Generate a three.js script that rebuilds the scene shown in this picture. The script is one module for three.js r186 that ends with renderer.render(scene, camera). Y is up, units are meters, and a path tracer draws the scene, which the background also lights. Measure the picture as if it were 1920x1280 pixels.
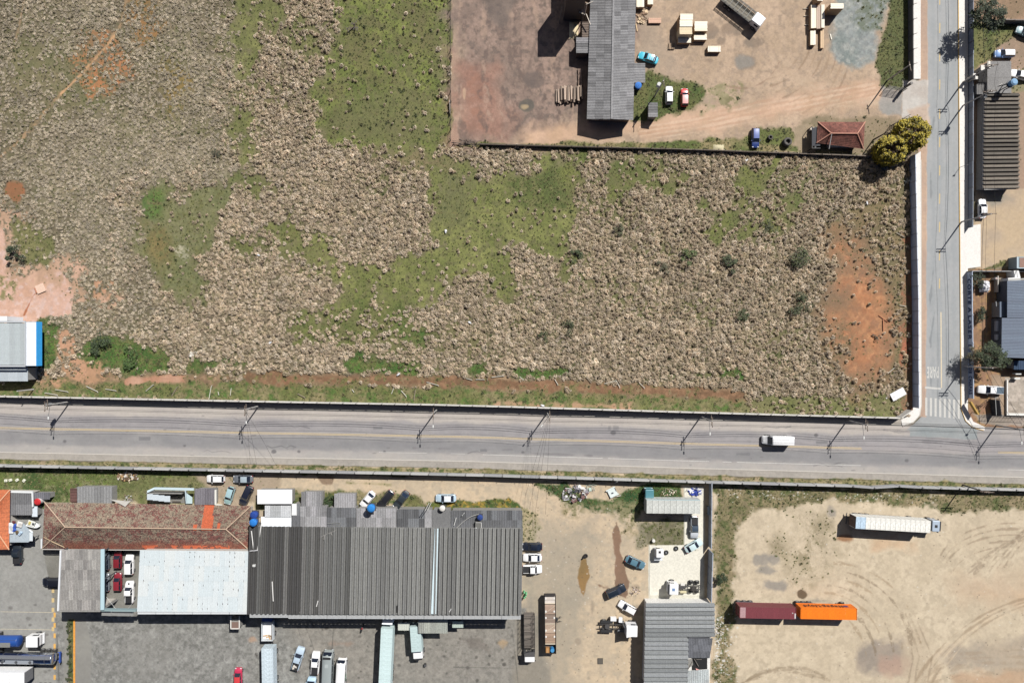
import * as THREE from 'three';
import { RoundedBoxGeometry } from 'three/addons/geometries/RoundedBoxGeometry.js';
import { TextGeometry } from 'three/addons/geometries/TextGeometry.js';
import { FontLoader } from 'three/addons/loaders/FontLoader.js';
import { Sky } from 'three/addons/objects/Sky.js';

// ---------- camera, sky, sun, exposure ----------
const S = 0.118, H = 150;                       // metres of ground per photo pixel, flying height
const scene = new THREE.Scene();
const camera = new THREE.PerspectiveCamera(2 * Math.atan(640 * S / H) * 180 / Math.PI, 1024 / 682, 1, 4000);
camera.position.set(0, H, 0); camera.up.set(0, 0, -1); camera.lookAt(0, 0, 0);
const EL = 48 * Math.PI / 180, SUN = new THREE.Vector3(0.58 * Math.cos(EL), Math.sin(EL), -0.815 * Math.cos(EL)).normalize();
const sky = new Sky(); sky.name = 'sky'; sky.scale.setScalar(3000); sky.userData.kind = 'structure';
sky.material.uniforms.sunPosition.value.copy(SUN);
sky.material.uniforms.turbidity.value = 2.2; sky.material.uniforms.rayleigh.value = 0.4;
sky.material.uniforms.mieCoefficient.value = 0.004; sky.material.uniforms.mieDirectionalG.value = 0.8;
scene.add(sky); scene.environmentIntensity = 0.1;
const sun = new THREE.DirectionalLight(new THREE.Color(1, 0.965, 0.91), 5);
sun.position.copy(SUN).multiplyScalar(260); sun.castShadow = true; sun.shadow.radius = 1;
sun.shadow.mapSize.set(8192, 8192);
Object.assign(sun.shadow.camera, { left: -140, right: 140, top: 110, bottom: -110, near: 10, far: 500 });
scene.add(sun, sun.target);
const renderer = new THREE.WebGLRenderer({ antialias: true });
renderer.toneMapping = THREE.LinearToneMapping; renderer.toneMappingExposure = 1.5;
renderer.shadowMap.enabled = true;

// ---------- helpers ----------
let seed = 1234567;
const rnd = () => { seed |= 0; seed = seed + 0x6D2B79F5 | 0; let t = Math.imul(seed ^ seed >>> 15, 1 | seed); t = t + Math.imul(t ^ t >>> 7, 61 | t) ^ t; return ((t ^ t >>> 14) >>> 0) / 4294967296; };
const rr = (a, b) => a + (b - a) * rnd();
let jk = 1; const j1 = (i, a, b) => i ? jk : (jk = rr(a, b));
const lerp = (a, b, t) => a + (b - a) * t, clamp = (x, a = 0, b = 1) => Math.min(b, Math.max(a, x));
const sstep = (a, b, x) => { const t = clamp((x - a) / (b - a)); return t * t * (3 - 2 * t); };
const X = (px, h = 0) => (px - 960) * S * (H - h) / H, Z = (py, h = 0) => (py - 640) * S * (H - h) / H;
const V = (px, py, h = 0) => new THREE.Vector3(X(px, h), h, Z(py, h));
const D2R = Math.PI / 180;
const lin = (c) => { c /= 255; return c <= 0.04045 ? c / 12.92 : Math.pow((c + 0.055) / 1.055, 2.4); };
const KA = 0.60;                                // photo brightness -> base colour
const alb = (c, k = KA) => [clamp(lin(c[0]) * k, 0.004, 0.82), clamp(lin(c[1]) * k, 0.004, 0.82), clamp(lin(c[2]) * k, 0.004, 0.82)];

// periodic noise fields, 1024 x 1024
const FN = 1024;
function makeField(cell, oct, sd) {
  const f = new Float32Array(FN * FN); let amp = 1, tot = 0;
  for (let o = 0; o < oct; o++) {
    const n = FN / cell, lat = new Float32Array(n * n);
    let s = sd * 7919 + o * 104729; const r = () => { s |= 0; s = s + 0x6D2B79F5 | 0; let t = Math.imul(s ^ s >>> 15, 1 | s); t = t + Math.imul(t ^ t >>> 7, 61 | t) ^ t; return ((t ^ t >>> 14) >>> 0) / 4294967296; };
    for (let i = 0; i < n * n; i++) lat[i] = r();
    for (let y = 0; y < FN; y++) {
      const fy = y / cell, iy = Math.floor(fy); let ty = fy - iy; ty = ty * ty * (3 - 2 * ty);
      const r0 = (iy % n) * n, r1 = ((iy + 1) % n) * n;
      for (let x = 0; x < FN; x++) {
        const fx = x / cell, ix = Math.floor(fx); let tx = fx - ix; tx = tx * tx * (3 - 2 * tx);
        const a = ix % n, b = (ix + 1) % n;
        f[y * FN + x] += amp * lerp(lerp(lat[r0 + a], lat[r0 + b], tx), lerp(lat[r1 + a], lat[r1 + b], tx), ty);
      }
    }
    tot += amp; amp *= 0.55; cell = Math.max(1, cell / 2);
  }
  let m = 0; for (let i = 0; i < FN * FN; i++) { f[i] /= tot; m += f[i]; } m /= FN * FN;
  let v = 0; for (let i = 0; i < FN * FN; i++) v += (f[i] - m) ** 2; v = Math.sqrt(v / FN / FN);
  for (let i = 0; i < FN * FN; i++) f[i] = 0.5 + (f[i] - m) / v * 0.2;   // mean .5, deviation .2
  return f;
}
const F = { 2: makeField(2, 1, 1), 4: makeField(4, 2, 2), 8: makeField(8, 3, 3), 32: makeField(32, 4, 4), 128: makeField(128, 5, 5) };
const fld = (k, x, y) => F[k][((y | 0) & 1023) * FN + ((x | 0) & 1023)];

// textures (grey multipliers) for grime and weathering; uv is in metres, `size` metres per repeat
const texCache = new Map();
function greyTex(kind) {
  if (texCache.has(kind)) return texCache.get(kind);
  const n = 512, d = new Uint8Array(n * n * 4);
  for (let y = 0; y < n; y++) for (let x = 0; x < n; x++) {
    let v, w = 0;
    if (kind === 'grime') v = 0.62 + 0.42 * fld(32, x * 2, y * 2) + 0.34 * (fld(8, x * 2 + 7, y * 2) - 0.5) + 0.2 * (fld(2, x * 2, y * 2) - 0.5);
    else if (kind === 'streak') v = 0.66 + 0.34 * fld(32, x * 2, y * 2) + 0.5 * (fld(8, x * 4, (y >> 3) * 2 + 3) - 0.5) + 0.16 * (fld(2, x * 2, y * 2) - 0.5);
    else if (kind === 'lichen') { v = 0.55 + 0.35 * fld(32, x * 2, y * 2) + 0.75 * (fld(8, x * 2, y * 2) - 0.5) + 0.3 * (fld(4, x * 2, y * 2) - 0.5); }
    else if (kind === 'wood') v = 0.7 + 0.5 * (fld(4, x * 2, y >> 4) - 0.5) + 0.25 * (fld(32, x * 2, y * 2) - 0.5) + 0.15;
    else if (kind === 'bump') v = 0.5 + 0.6 * (fld(8, x * 2, y * 2) - 0.5) + 0.5 * (fld(2, x * 2, y * 2) - 0.5);
    else v = 0.86 + 0.2 * (fld(32, x * 2, y * 2) - 0.5) + 0.12 * (fld(4, x * 2, y * 2) - 0.5);   // clean
    const b = clamp(v, 0.05, 1) * 255; const i = (y * n + x) * 4;
    d[i] = b; d[i + 1] = b; d[i + 2] = b; d[i + 3] = 255;
  }
  const t = new THREE.DataTexture(d, n, n, THREE.RGBAFormat); t.wrapS = t.wrapT = THREE.RepeatWrapping; t.magFilter = THREE.LinearFilter; t.minFilter = THREE.LinearFilter; t.needsUpdate = true;
  texCache.set(kind, t); return t;
}
const sizedCache = new Map();
function sized(kind, size, srgb) {
  const k = kind + size + srgb; if (sizedCache.has(k)) return sizedCache.get(k);
  const t = greyTex(kind).clone(); t.repeat.set(1 / size, 1 / size); t.needsUpdate = true; sizedCache.set(k, t); return t;
}
const matCache = new Map();
// colour as photographed (sRGB 0-255), scaled to a base colour
function M(c, o = {}) {
  const key = JSON.stringify([c, o]); if (matCache.has(key)) return matCache.get(key);
  const a = alb(c, o.k ?? KA);
  const P = { roughness: o.r ?? 0.85, metalness: o.m ?? 0 };
  const m = o.coat ? new THREE.MeshPhysicalMaterial({ ...P, clearcoat: o.coat, clearcoatRoughness: 0.12 }) : new THREE.MeshStandardMaterial(P);
  m.color.setRGB(...a);
  if (o.t) { m.map = sized(o.t, o.ts ?? 6); const b = 1.22; m.color.multiplyScalar(b); }
  if (o.b) { m.bumpMap = sized('bump', o.bs ?? 3); m.bumpScale = o.b; }
  m.name = 'surface'; matCache.set(key, m); return m;
}
const used = new Map();
function numbered(n) { const k = used.get(n) ?? 0; used.set(n, k + 1); return k ? n + '_' + String(k).padStart(3, '0') : n; }

// geometry pieces: non-indexed, with flat uv in metres
function planar(g) {
  if (g.index) g = g.toNonIndexed();
  const p = g.attributes.position, n = g.attributes.normal, uv = new Float32Array(p.count * 2);
  for (let i = 0; i < p.count; i += 3) {
    const ax = Math.abs(n.getX(i) + n.getX(i + 1) + n.getX(i + 2)), ay = Math.abs(n.getY(i) + n.getY(i + 1) + n.getY(i + 2)), az = Math.abs(n.getZ(i) + n.getZ(i + 1) + n.getZ(i + 2));
    for (let k = i; k < i + 3; k++) {
      const x = p.getX(k), y = p.getY(k), z = p.getZ(k);
      if (ay >= ax && ay >= az) { uv[k * 2] = x; uv[k * 2 + 1] = z; } else if (ax > az) { uv[k * 2] = z; uv[k * 2 + 1] = y; } else { uv[k * 2] = x; uv[k * 2 + 1] = y; }
    }
  }
  g.setAttribute('uv', new THREE.BufferAttribute(uv, 2)); return g;
}
function merge(list) {
  list = [].concat(list);
  if (list.length === 1) return list[0].index ? list[0].toNonIndexed() : list[0];
  list = list.map((g) => g.index ? g.toNonIndexed() : g);
  let c = 0; for (const g of list) c += g.attributes.position.count;
  const P = new Float32Array(c * 3), N = new Float32Array(c * 3), U = new Float32Array(c * 2); let o = 0;
  for (const g of list) { P.set(g.attributes.position.array, o * 3); N.set(g.attributes.normal.array, o * 3); if (g.attributes.uv) U.set(g.attributes.uv.array, o * 2); o += g.attributes.position.count; }
  const r = new THREE.BufferGeometry(); r.setAttribute('position', new THREE.BufferAttribute(P, 3)); r.setAttribute('normal', new THREE.BufferAttribute(N, 3)); r.setAttribute('uv', new THREE.BufferAttribute(U, 2)); return r;
}
const bx = (cx, cy, cz, sx, sy, sz, ry = 0) => { const g = new THREE.BoxGeometry(sx, sy, sz); if (ry) g.rotateY(ry); g.translate(cx, cy, cz); return planar(g); };
const rb = (cx, cy, cz, sx, sy, sz, r = 0.05, ry = 0, seg = 1) => { const g = new RoundedBoxGeometry(sx, sy, sz, seg, Math.min(r, sx / 2.01, sy / 2.01, sz / 2.01)); if (ry) g.rotateY(ry); g.translate(cx, cy, cz); return planar(g); };
const UP = new THREE.Vector3(0, 1, 0);
function rod(a, b, r0, r1 = r0, n = 8) {
  a = new THREE.Vector3(...a); b = new THREE.Vector3(...b); const d = b.clone().sub(a), L = d.length();
  const g = new THREE.CylinderGeometry(r1, r0, L, n, 1); g.translate(0, L / 2, 0);
  g.applyQuaternion(new THREE.Quaternion().setFromUnitVectors(UP, d.normalize())); g.translate(a.x, a.y, a.z); return planar(g);
}
const bar = (a, b, w, h) => { a = new THREE.Vector3(...a); b = new THREE.Vector3(...b); const d = b.clone().sub(a), L = d.length(); const g = new THREE.BoxGeometry(w, L, h); g.translate(0, L / 2, 0); g.applyQuaternion(new THREE.Quaternion().setFromUnitVectors(UP, d.normalize())); g.translate(a.x, a.y, a.z); return planar(g); };
// triangles from points (arrays of xyz), flat
function tris(list) {
  const P = new Float32Array(list.length * 9); list.forEach((t, i) => { for (let k = 0; k < 3; k++) P.set(t[k], i * 9 + k * 3); });
  const g = new THREE.BufferGeometry(); g.setAttribute('position', new THREE.BufferAttribute(P, 3)); g.computeVertexNormals(); return planar(g);
}
const quad = (a, b, c, d) => tris([[a, b, c], [a, c, d]]);
// grid of points g[i][j], optionally smooth
function gridGeo(rows, smooth = true) {
  const nr = rows.length, nc = rows[0].length, P = []; const idx = [];
  for (const r of rows) for (const p of r) P.push(p[0], p[1], p[2]);
  for (let i = 0; i < nr - 1; i++) for (let j = 0; j < nc - 1; j++) { const a = i * nc + j, b = a + 1, c = a + nc, d = c + 1; idx.push(a, c, b, b, c, d); }
  let g = new THREE.BufferGeometry(); g.setAttribute('position', new THREE.Float32BufferAttribute(P, 3)); g.setIndex(idx);
  if (!smooth) g = g.toNonIndexed(); g.computeVertexNormals(); return planar(g);
}
// polygon [[x, z] ...] as a prism from y0 to y1 (top, sides)
function prism(pts, y0, y1) {
  const sh = new THREE.Shape(pts.map(([x, z]) => new THREE.Vector2(x, -z)));
  const f = new THREE.ShapeGeometry(sh); f.rotateX(-Math.PI / 2); f.translate(0, y1, 0);
  const out = [planar(f)];
  if (y1 > y0) { const t = []; const ccw = THREE.ShapeUtils.area(pts.map(([x, z]) => new THREE.Vector2(x, -z))) > 0; for (let i = 0; i < pts.length; i++) { let a = pts[i], b = pts[(i + 1) % pts.length]; if (!ccw) [a, b] = [b, a]; t.push([[a[0], y0, a[1]], [b[0], y0, b[1]], [b[0], y1, b[1]]], [[a[0], y0, a[1]], [b[0], y1, b[1]], [a[0], y1, a[1]]]); } out.push(tris(t)); }
  return merge(out);
}
function tag(o, label, category, group, kind) { if (label) o.userData.label = label; if (category) o.userData.category = category; if (group) o.userData.group = group; if (kind) o.userData.kind = kind; return o; }
function mesh(name, geos, m, parent = scene, label) {
  const o = new THREE.Mesh(merge(geos), m); o.name = parent === scene ? numbered(name) : name; o.castShadow = o.receiveShadow = true; parent.add(o); if (label) o.userData.label = label; return o;
}
function thing(name, label, category, p = [0, 0, 0], turn = 0, group) {
  const o = new THREE.Group(); o.name = numbered(name); o.position.set(...p); o.rotation.y = turn; tag(o, label, category, group); scene.add(o); return o;
}
const struct = (name, geos, m) => tag(mesh(name, geos, m), null, null, null, 'structure');
// local frames: photo angle (0 = to the right, 90 = down) -> rotation about y so that +x is the front
const yaw = (deg) => -deg * D2R;
// ---------- ground colours, painted in plan (photo pixels = plan coordinates at ground level) ----------
const GW = 2048, GH = 1366, OX = -64, OY = -43;
const gc = new Float32Array(GW * GH * 3), dryN = new Float32Array(GW * GH), greenN = new Float32Array(GW * GH), toneN = new Float32Array(GW * GH);
const whiteNoise = (x, y) => { let h = Math.imul(x + 7919, 374761393) ^ Math.imul(y + 104729, 668265263); h = Math.imul(h ^ h >>> 13, 1274126177); return ((h ^ h >>> 16) >>> 0) / 4294967296; };
function inPoly(p, x, y) { let r = false; for (let i = 0, j = p.length - 1; i < p.length; j = i++) { const a = p[i], b = p[j]; if ((a[1] > y) !== (b[1] > y) && x < (b[0] - a[0]) * (y - a[1]) / (b[1] - a[1]) + a[0]) r = !r; } return r; }
function segD(p, closed, x, y) { let m = 1e9; for (let i = closed ? 0 : 1, n = p.length; i < n; i++) { const a = p[i], b = p[(i + n - 1) % n], dx = b[0] - a[0], dy = b[1] - a[1], t = clamp(((x - a[0]) * dx + (y - a[1]) * dy) / (dx * dx + dy * dy + 1e-9)), ex = x - a[0] - t * dx, ey = y - a[1] - t * dy, d = ex * ex + ey * ey; if (d < m) m = d; } return Math.sqrt(m); }
let layerNo = 0;
// o: c, c2 colours; e edge wander px; es its scale; s softness px; op opacity; brk break-up (0..1); bs its scale; vs variation scale; gr grain; d dry tufts; g green tufts; tn tuft tone; w stroke width
function paint(pts, o) {
  if (o.halo) { paint(pts, { ...o, halo: 0, s: 46, e: 12, op: 0.6, d: 0.36, g: 0.35, c3: [134, 126, 94] }); paint(pts, { ...o, halo: 0, s: 16, e: 20, brk: 0.24, bs: 8 }); return; }
  layerNo++; const q = layerNo * 137, e = o.e ?? 4, es = o.es ?? 32, s = o.s ?? 3, vs = o.vs ?? 32, bs = o.bs ?? 8, gr = o.gr ?? 0.1, w = o.w, pad = e + s + (w ?? 0) / 2 + 2, op = o.op ?? 1;
  const c = alb(o.c), c2 = alb(o.c2 ?? o.c), c3 = o.c3 ? alb(o.c3) : null;
  let x0 = 1e9, x1 = -1e9, y0 = 1e9, y1 = -1e9; for (const [x, y] of pts) { x0 = Math.min(x0, x); x1 = Math.max(x1, x); y0 = Math.min(y0, y); y1 = Math.max(y1, y); }
  x0 = Math.max(0, Math.floor(x0 - pad - OX)); x1 = Math.min(GW - 1, Math.ceil(x1 + pad - OX)); y0 = Math.max(0, Math.floor(y0 - pad - OY)); y1 = Math.min(GH - 1, Math.ceil(y1 + pad - OY));
  for (let y = y0; y <= y1; y++) for (let x = x0; x <= x1; x++) {
    const X_ = x + OX, Y_ = y + OY, ed = e ? e * (fld(es, x + q, y + q * 3) - 0.5) * 3 + Math.min(e, 4) * 0.8 * (fld(8, x + q, y) - 0.5) : 0;
    let d = w ? segD(pts, false, X_, Y_) - w / 2 : (inPoly(pts, X_, Y_) ? -1 : 1) * (o.rough ? (inPoly(pts, X_, Y_) ? 99 : segD(pts, true, X_, Y_)) : segD(pts, true, X_, Y_));
    let a = clamp(0.5 - (d + ed) / s); if (a <= 0) continue;
    if (o.brk) a *= sstep(o.brk - 0.16, o.brk + 0.16, fld(bs, x + q * 5, y + q * 2) * 0.75 + fld(2, x, y + q) * 0.25);
    a *= op; if (a <= 0.002 && !o.clear) continue;
    const i = y * GW + x, t = clamp(0.5 + (fld(vs, x + q * 2, y + q * 7) - 0.5) * 1.8), k = 1 + gr * ((whiteNoise(x, y) - 0.5) + 1.6 * (fld(4, x + q, y) - 0.5));
    const t3 = c3 ? sstep(0.42, 0.86, fld(8, x + q * 9, y + q * 4)) : 0;
    for (let ch = 0; ch < 3; ch++) { let v = lerp(c[ch], c2[ch], t); if (c3) v = lerp(v, c3[ch], t3); gc[i * 3 + ch] = lerp(gc[i * 3 + ch], v * k, a); }
    if (o.clear) { dryN[i] = greenN[i] = 0; continue; }
    if (o.d !== undefined) dryN[i] = lerp(dryN[i], o.d, a); if (o.g !== undefined) greenN[i] = lerp(greenN[i], o.g, a); if (o.tn !== undefined) toneN[i] = lerp(toneN[i], o.tn, a);
  }
}
const box = (x0, y0, x1, y1) => [[x0, y0], [x1, y0], [x1, y1], [x0, y1]];
const ell = (cx, cy, rx, ry, n = 14, rot = 0) => Array.from({ length: n }, (_, i) => { const a = i / n * Math.PI * 2, u = Math.cos(a) * rx, v = Math.sin(a) * ry, c = Math.cos(rot), s = Math.sin(rot); return [cx + u * c - v * s, cy + u * s + v * c]; });
const arc = (cx, cy, r, a0, a1, n = 12, ry = r) => Array.from({ length: n + 1 }, (_, i) => { const a = (a0 + (a1 - a0) * i / n) * D2R; return [cx + Math.cos(a) * r, cy + Math.sin(a) * ry]; });
// centre line of the main road, y for an x, and strips beside it
const RC = [[-400, 794], [0, 802], [400, 810], [860, 818.5], [1300, 832], [1600, 840], [1920, 849], [2300, 860]];
const yc = (x) => { for (let i = 1; i < RC.length; i++) if (x <= RC[i][0] || i === RC.length - 1) { const a = RC[i - 1], b = RC[i]; return a[1] + (b[1] - a[1]) * (x - a[0]) / (b[0] - a[0]); } };
const strip = (o0, o1, xa, xb, n = 24) => { const t = [], b = []; for (let i = 0; i <= n; i++) { const x = xa + (xb - xa) * i / n; t.push([x, yc(x) + o0]); b.push([x, yc(x) + o1]); } return t.concat(b.reverse()); };

// field of dry tussocks
paint(box(-80, -60, 2000, 1400), { c: [122, 109, 88], c2: [140, 125, 102], c3: [104, 98, 70], e: 0, d: 0.95, g: 0.22, tn: 0.75, gr: 0.3 });
paint([[-80, -60], [480, -60], [470, 100], [425, 200], [430, 330], [370, 360], [262, 360], [262, 480], [300, 560], [330, 640], [-80, 640]], { c: [132, 120, 98], c2: [112, 102, 80], c3: [106, 100, 72], e: 40, s: 110, d: 0.78, g: 0.2, tn: 0.1, gr: 0.34 });
paint([[30, 60], [140, 90], [240, 230], [330, 200], [350, 240], [240, 260], [120, 190], [20, 160]], { c: [118, 114, 82], c2: [134, 124, 94], e: 14, s: 24, d: 0.45, g: 0.4, gr: 0.3 });
paint([[0, 320], [300, 260], [420, 290], [440, 330], [250, 350], [60, 420]], { c: [128, 122, 94], c2: [152, 140, 112], e: 14, s: 24, op: 0.7, d: 0.75, g: 0.2, brk: 0.45, bs: 32 });
const GRASS = { c: [110, 114, 64], c2: [136, 136, 82], c3: [116, 116, 72], e: 9, s: 14, d: 0.035, g: 0.42, gr: 0.3, vs: 32, halo: 1 };
paint([[622, -60], [850, -60], [842, 275], [770, 285], [690, 272], [598, 247], [585, 195], [615, 140], [628, 70]], { ...GRASS, c: [104, 114, 56], c2: [130, 138, 70], e: 12, g: 0.5 });
for (const [x, y, a, b] of [[700, 90, 70, 60], [640, 200, 60, 50], [760, 60, 60, 60], [760, 200, 60, 60], [700, 240, 80, 30], [900, 420, 80, 40], [960, 370, 70, 40], [740, 540, 80, 40], [860, 480, 60, 40], [330, 470, 50, 60], [1000, 430, 60, 40], [640, 600, 60, 30]]) paint(ell(x, y, a, b), { c: [116, 106, 74], c2: [100, 98, 62], e: 14, s: 26, op: 0.62, brk: 0.5, bs: 32 });
paint([[640, 190], [780, 170], [830, 240], [780, 275], [690, 270], [610, 235]], { ...GRASS, c: [110, 112, 70], c2: [118, 116, 76], op: 0.7, s: 30, d: 0.1, halo: 0 });
paint([[446, 20], [495, -40], [560, -60], [520, 40], [482, 70], [462, 120], [462, 190], [478, 270], [462, 320], [440, 280], [436, 140], [430, 90]], { ...GRASS, d: 0.08 });
paint([[530, 40], [600, 60], [610, 100], [580, 110], [530, 80]], { ...GRASS, c: [112, 112, 66], d: 0.25, s: 14 });
paint([[262, 372], [302, 350], [335, 370], [392, 348], [440, 345], [415, 405], [382, 440], [372, 505], [398, 545], [378, 562], [300, 548], [275, 485], [258, 470], [270, 420]], { ...GRASS, c: [116, 120, 78], c2: [130, 128, 90], d: 0.04, e: 6 });
paint([[264, 372], [300, 352], [312, 372], [300, 405], [268, 410]], { ...GRASS, c: [86, 112, 52], c2: [102, 124, 60], e: 5, s: 14, halo: 0 });
paint([[270, 420], [310, 430], [320, 490], [296, 500], [262, 470]], { ...GRASS, c: [132, 118, 74], c2: [120, 112, 70], e: 6, s: 18, halo: 0 });
paint(ell(340, 475, 18, 13), { c: [196, 188, 160], c2: [150, 148, 120], e: 6, s: 5, brk: 0.52, bs: 4 });
paint([[520, 425], [600, 450], [640, 502], [690, 496], [790, 480], [806, 400], [815, 310], [760, 296], [850, 284], [905, 330], [1052, 312], [1064, 350], [1072, 440], [1084, 488], [952, 458], [962, 545], [912, 548], [890, 512], [832, 532], [790, 575], [722, 582], [642, 604], [560, 612], [600, 572], [638, 546], [600, 512], [540, 480]], { ...GRASS, c: [114, 120, 64], c2: [138, 140, 82], e: 8 });
paint([[955, 340], [1050, 315], [1062, 350], [1070, 400], [1000, 395], [960, 380]], { ...GRASS, c: [86, 98, 50], c2: [106, 114, 60], e: 8, s: 16, g: 0.8, halo: 0 });
paint([[830, 300], [890, 330], [870, 420], [812, 420]], { ...GRASS, c: [116, 114, 80], c2: [108, 110, 70], e: 8, s: 26, op: 0.8, halo: 0 });
paint([[690, 285], [840, 285], [845, 320], [780, 320], [700, 300]], { ...GRASS, c: [136, 122, 90], c2: [126, 116, 82], e: 8, s: 20, d: 0.2, halo: 0 });
for (const [p, o] of [
  [[[1125, 335], [1190, 305], [1260, 340], [1290, 332], [1255, 350], [1200, 345], [1160, 372], [1130, 372]], {}],
  [[[1392, 318], [1448, 312], [1448, 362], [1402, 392], [1378, 382], [1385, 350]], {}], [[[1322, 388], [1366, 388], [1384, 440], [1352, 446], [1340, 420]], {}],
  [[[1398, 425], [1440, 410], [1492, 412], [1480, 428], [1410, 438]], {}], [[[1470, 372], [1500, 360], [1508, 390], [1480, 405]], {}], [[[1560, 395], [1592, 388], [1590, 412], [1562, 416]], {}],
  [[[1060, 470], [1090, 480], [1090, 520], [1070, 515]], {}], [[[1050, 285], [1080, 292], [1075, 340], [1056, 330]], {}], [[[1200, 300], [1240, 300], [1250, 330], [1200, 330]], { op: 0.6 }],
  [[[440, 335], [500, 336], [520, 350], [470, 352]], { op: 0.8 }], [[[450, 440], [480, 450], [470, 480], [445, 470]], {}], [[[520, 420], [560, 430], [540, 450]], {}],
  [[[700, 560], [760, 585], [790, 640], [700, 650], [560, 615], [620, 600]], { d: 0.3 }], [[[560, 600], [660, 605], [640, 630], [545, 622]], { d: 0.2 }],
]) paint(p, { ...GRASS, c: [96, 108, 54], c2: [120, 124, 66], e: 7, g: 0.6, ...o });
// green weeds in the south of the field and along the walls
for (const p of [[[150, 640], [200, 625], [260, 640], [330, 660], [330, 690], [250, 705], [180, 690], [140, 665]], [[360, 672], [470, 668], [470, 690], [350, 694]], [[640, 672], [760, 680], [1000, 690], [1060, 695], [1040, 708], [800, 698], [640, 690]], [[750, 612], [800, 625], [790, 650], [740, 640]], [[1250, 700], [1380, 690], [1390, 708], [1250, 712]], [[70, 590], [130, 600], [110, 640], [80, 690], [70, 660]]])
  paint(p, { c: [66, 100, 38], c2: [90, 118, 50], c3: [112, 116, 66], e: 11, s: 9, d: 0.1, g: 0.95, gr: 0.35 });
paint([[-80, 715], [200, 712], [700, 722], [1400, 745], [1400, 790], [1000, 770], [500, 755], [-80, 745]], { c: [108, 114, 62], c2: [138, 128, 92], c3: [84, 108, 48], e: 5, s: 6, d: 0, g: 0.5, gr: 0.36 });
paint([[1380, 745], [1690, 735], [1690, 792], [1400, 785]], { c: [128, 124, 84], c2: [112, 116, 66], e: 5, s: 8, d: 0.3, g: 0.4, gr: 0.3 });
paint([[110, 712], [400, 708], [700, 711], [1000, 722], [1380, 738]], { w: 13, c: [150, 122, 94], c2: [130, 106, 80], c3: [166, 138, 108], e: 7, s: 8, d: 0, g: 0.05, gr: 0.24 });
paint([[470, 707], [700, 711], [1000, 722], [1200, 730], [1392, 741]], { w: 17, c: [140, 104, 76], c2: [122, 94, 68], c3: [156, 120, 90], e: 5, s: 6, d: 0, g: 0.02, gr: 0.2 });
paint([[60, 720], [400, 712], [900, 722], [1300, 742]], { w: 26, c: [112, 112, 62], c2: [150, 128, 96], e: 8, s: 8, brk: 0.62, bs: 8, d: 0, g: 0.5, gr: 0.3 });
paint([[240, 706], [345, 702], [345, 716], [230, 722]], { c: [206, 164, 138], c2: [188, 140, 112], e: 5, s: 4, d: 0, g: 0 });
paint([[900, 752], [1180, 758], [1180, 766], [900, 760]], { c: [188, 150, 120], c2: [168, 140, 108], e: 6, s: 5, brk: 0.5, d: 0, g: 0.1 });
for (const [x, y, a, b] of [[120, 650, 22, 26], [150, 690, 40, 14], [90, 720, 30, 14], [195, 545, 22, 22], [165, 700, 50, 12]]) paint(ell(x, y, a, b), { c: [208, 160, 128], c2: [186, 146, 112], e: 10, s: 7, brk: 0.44, d: 0.02, g: 0.05 });
for (const [x, y, a, b, r] of [[70, 110, 60, 26, -0.6], [140, 170, 70, 24, -0.5], [60, 230, 50, 20, 0], [330, 100, 40, 60, 0.3], [330, 220, 50, 26, 0.2], [210, 290, 60, 22, 0.2], [410, 110, 30, 60, 0], [380, 240, 40, 20, 0], [100, 60, 50, 30, 0], [20, 180, 30, 40, 0], [250, 440, 30, 40, 0], [150, 420, 60, 30, 0.4]]) paint(ell(x, y, a, b, 14, r), { c: [112, 112, 74], c2: [128, 120, 84], e: 16, s: 34, op: 0.6, brk: 0.42, bs: 32, d: 0.35, g: 0.35 });
for (const [x, y, a, b, r] of [[1130, 362, 70, 40, 0], [1220, 326, 60, 26, 0], [1180, 420, 50, 30, 0.3], [700, 622, 90, 36, 0.1], [860, 646, 90, 36, 0], [1000, 604, 50, 26, 0], [1420, 400, 70, 60, 0], [1520, 340, 60, 40, 0], [1090, 520, 60, 36, 0], [1190, 560, 60, 26, 0], [940, 550, 60, 30, 0], [560, 470, 60, 40, 0.4], [470, 460, 40, 30, 0], [1320, 580, 60, 30, 0], [1460, 640, 60, 40, 0], [1240, 470, 50, 30, 0], [500, 350, 40, 20, 0], [720, 340, 40, 24, 0], [540, 60, 60, 40, 0], [520, 170, 40, 50, 0]]) paint(ell(x, y, a, b, 14, r), { c: [106, 110, 64], c2: [124, 118, 78], e: 18, s: 30, op: 0.75, brk: 0.45, bs: 8, d: 0.42, g: 0.45 });
for (const [x, y, a, b] of [[370, 150, 60, 90], [350, 300, 70, 40], [250, 270, 90, 50], [120, 300, 90, 50], [160, 30, 50, 40], [200, 420, 60, 60], [330, 40, 40, 60], [160, 490, 70, 50]]) paint(ell(x, y, a, b), { c: [172, 160, 138], c2: [146, 134, 112], e: 24, s: 40, op: 0.5, brk: 0.4, bs: 8, d: 1, gr: 0.3 });
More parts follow.
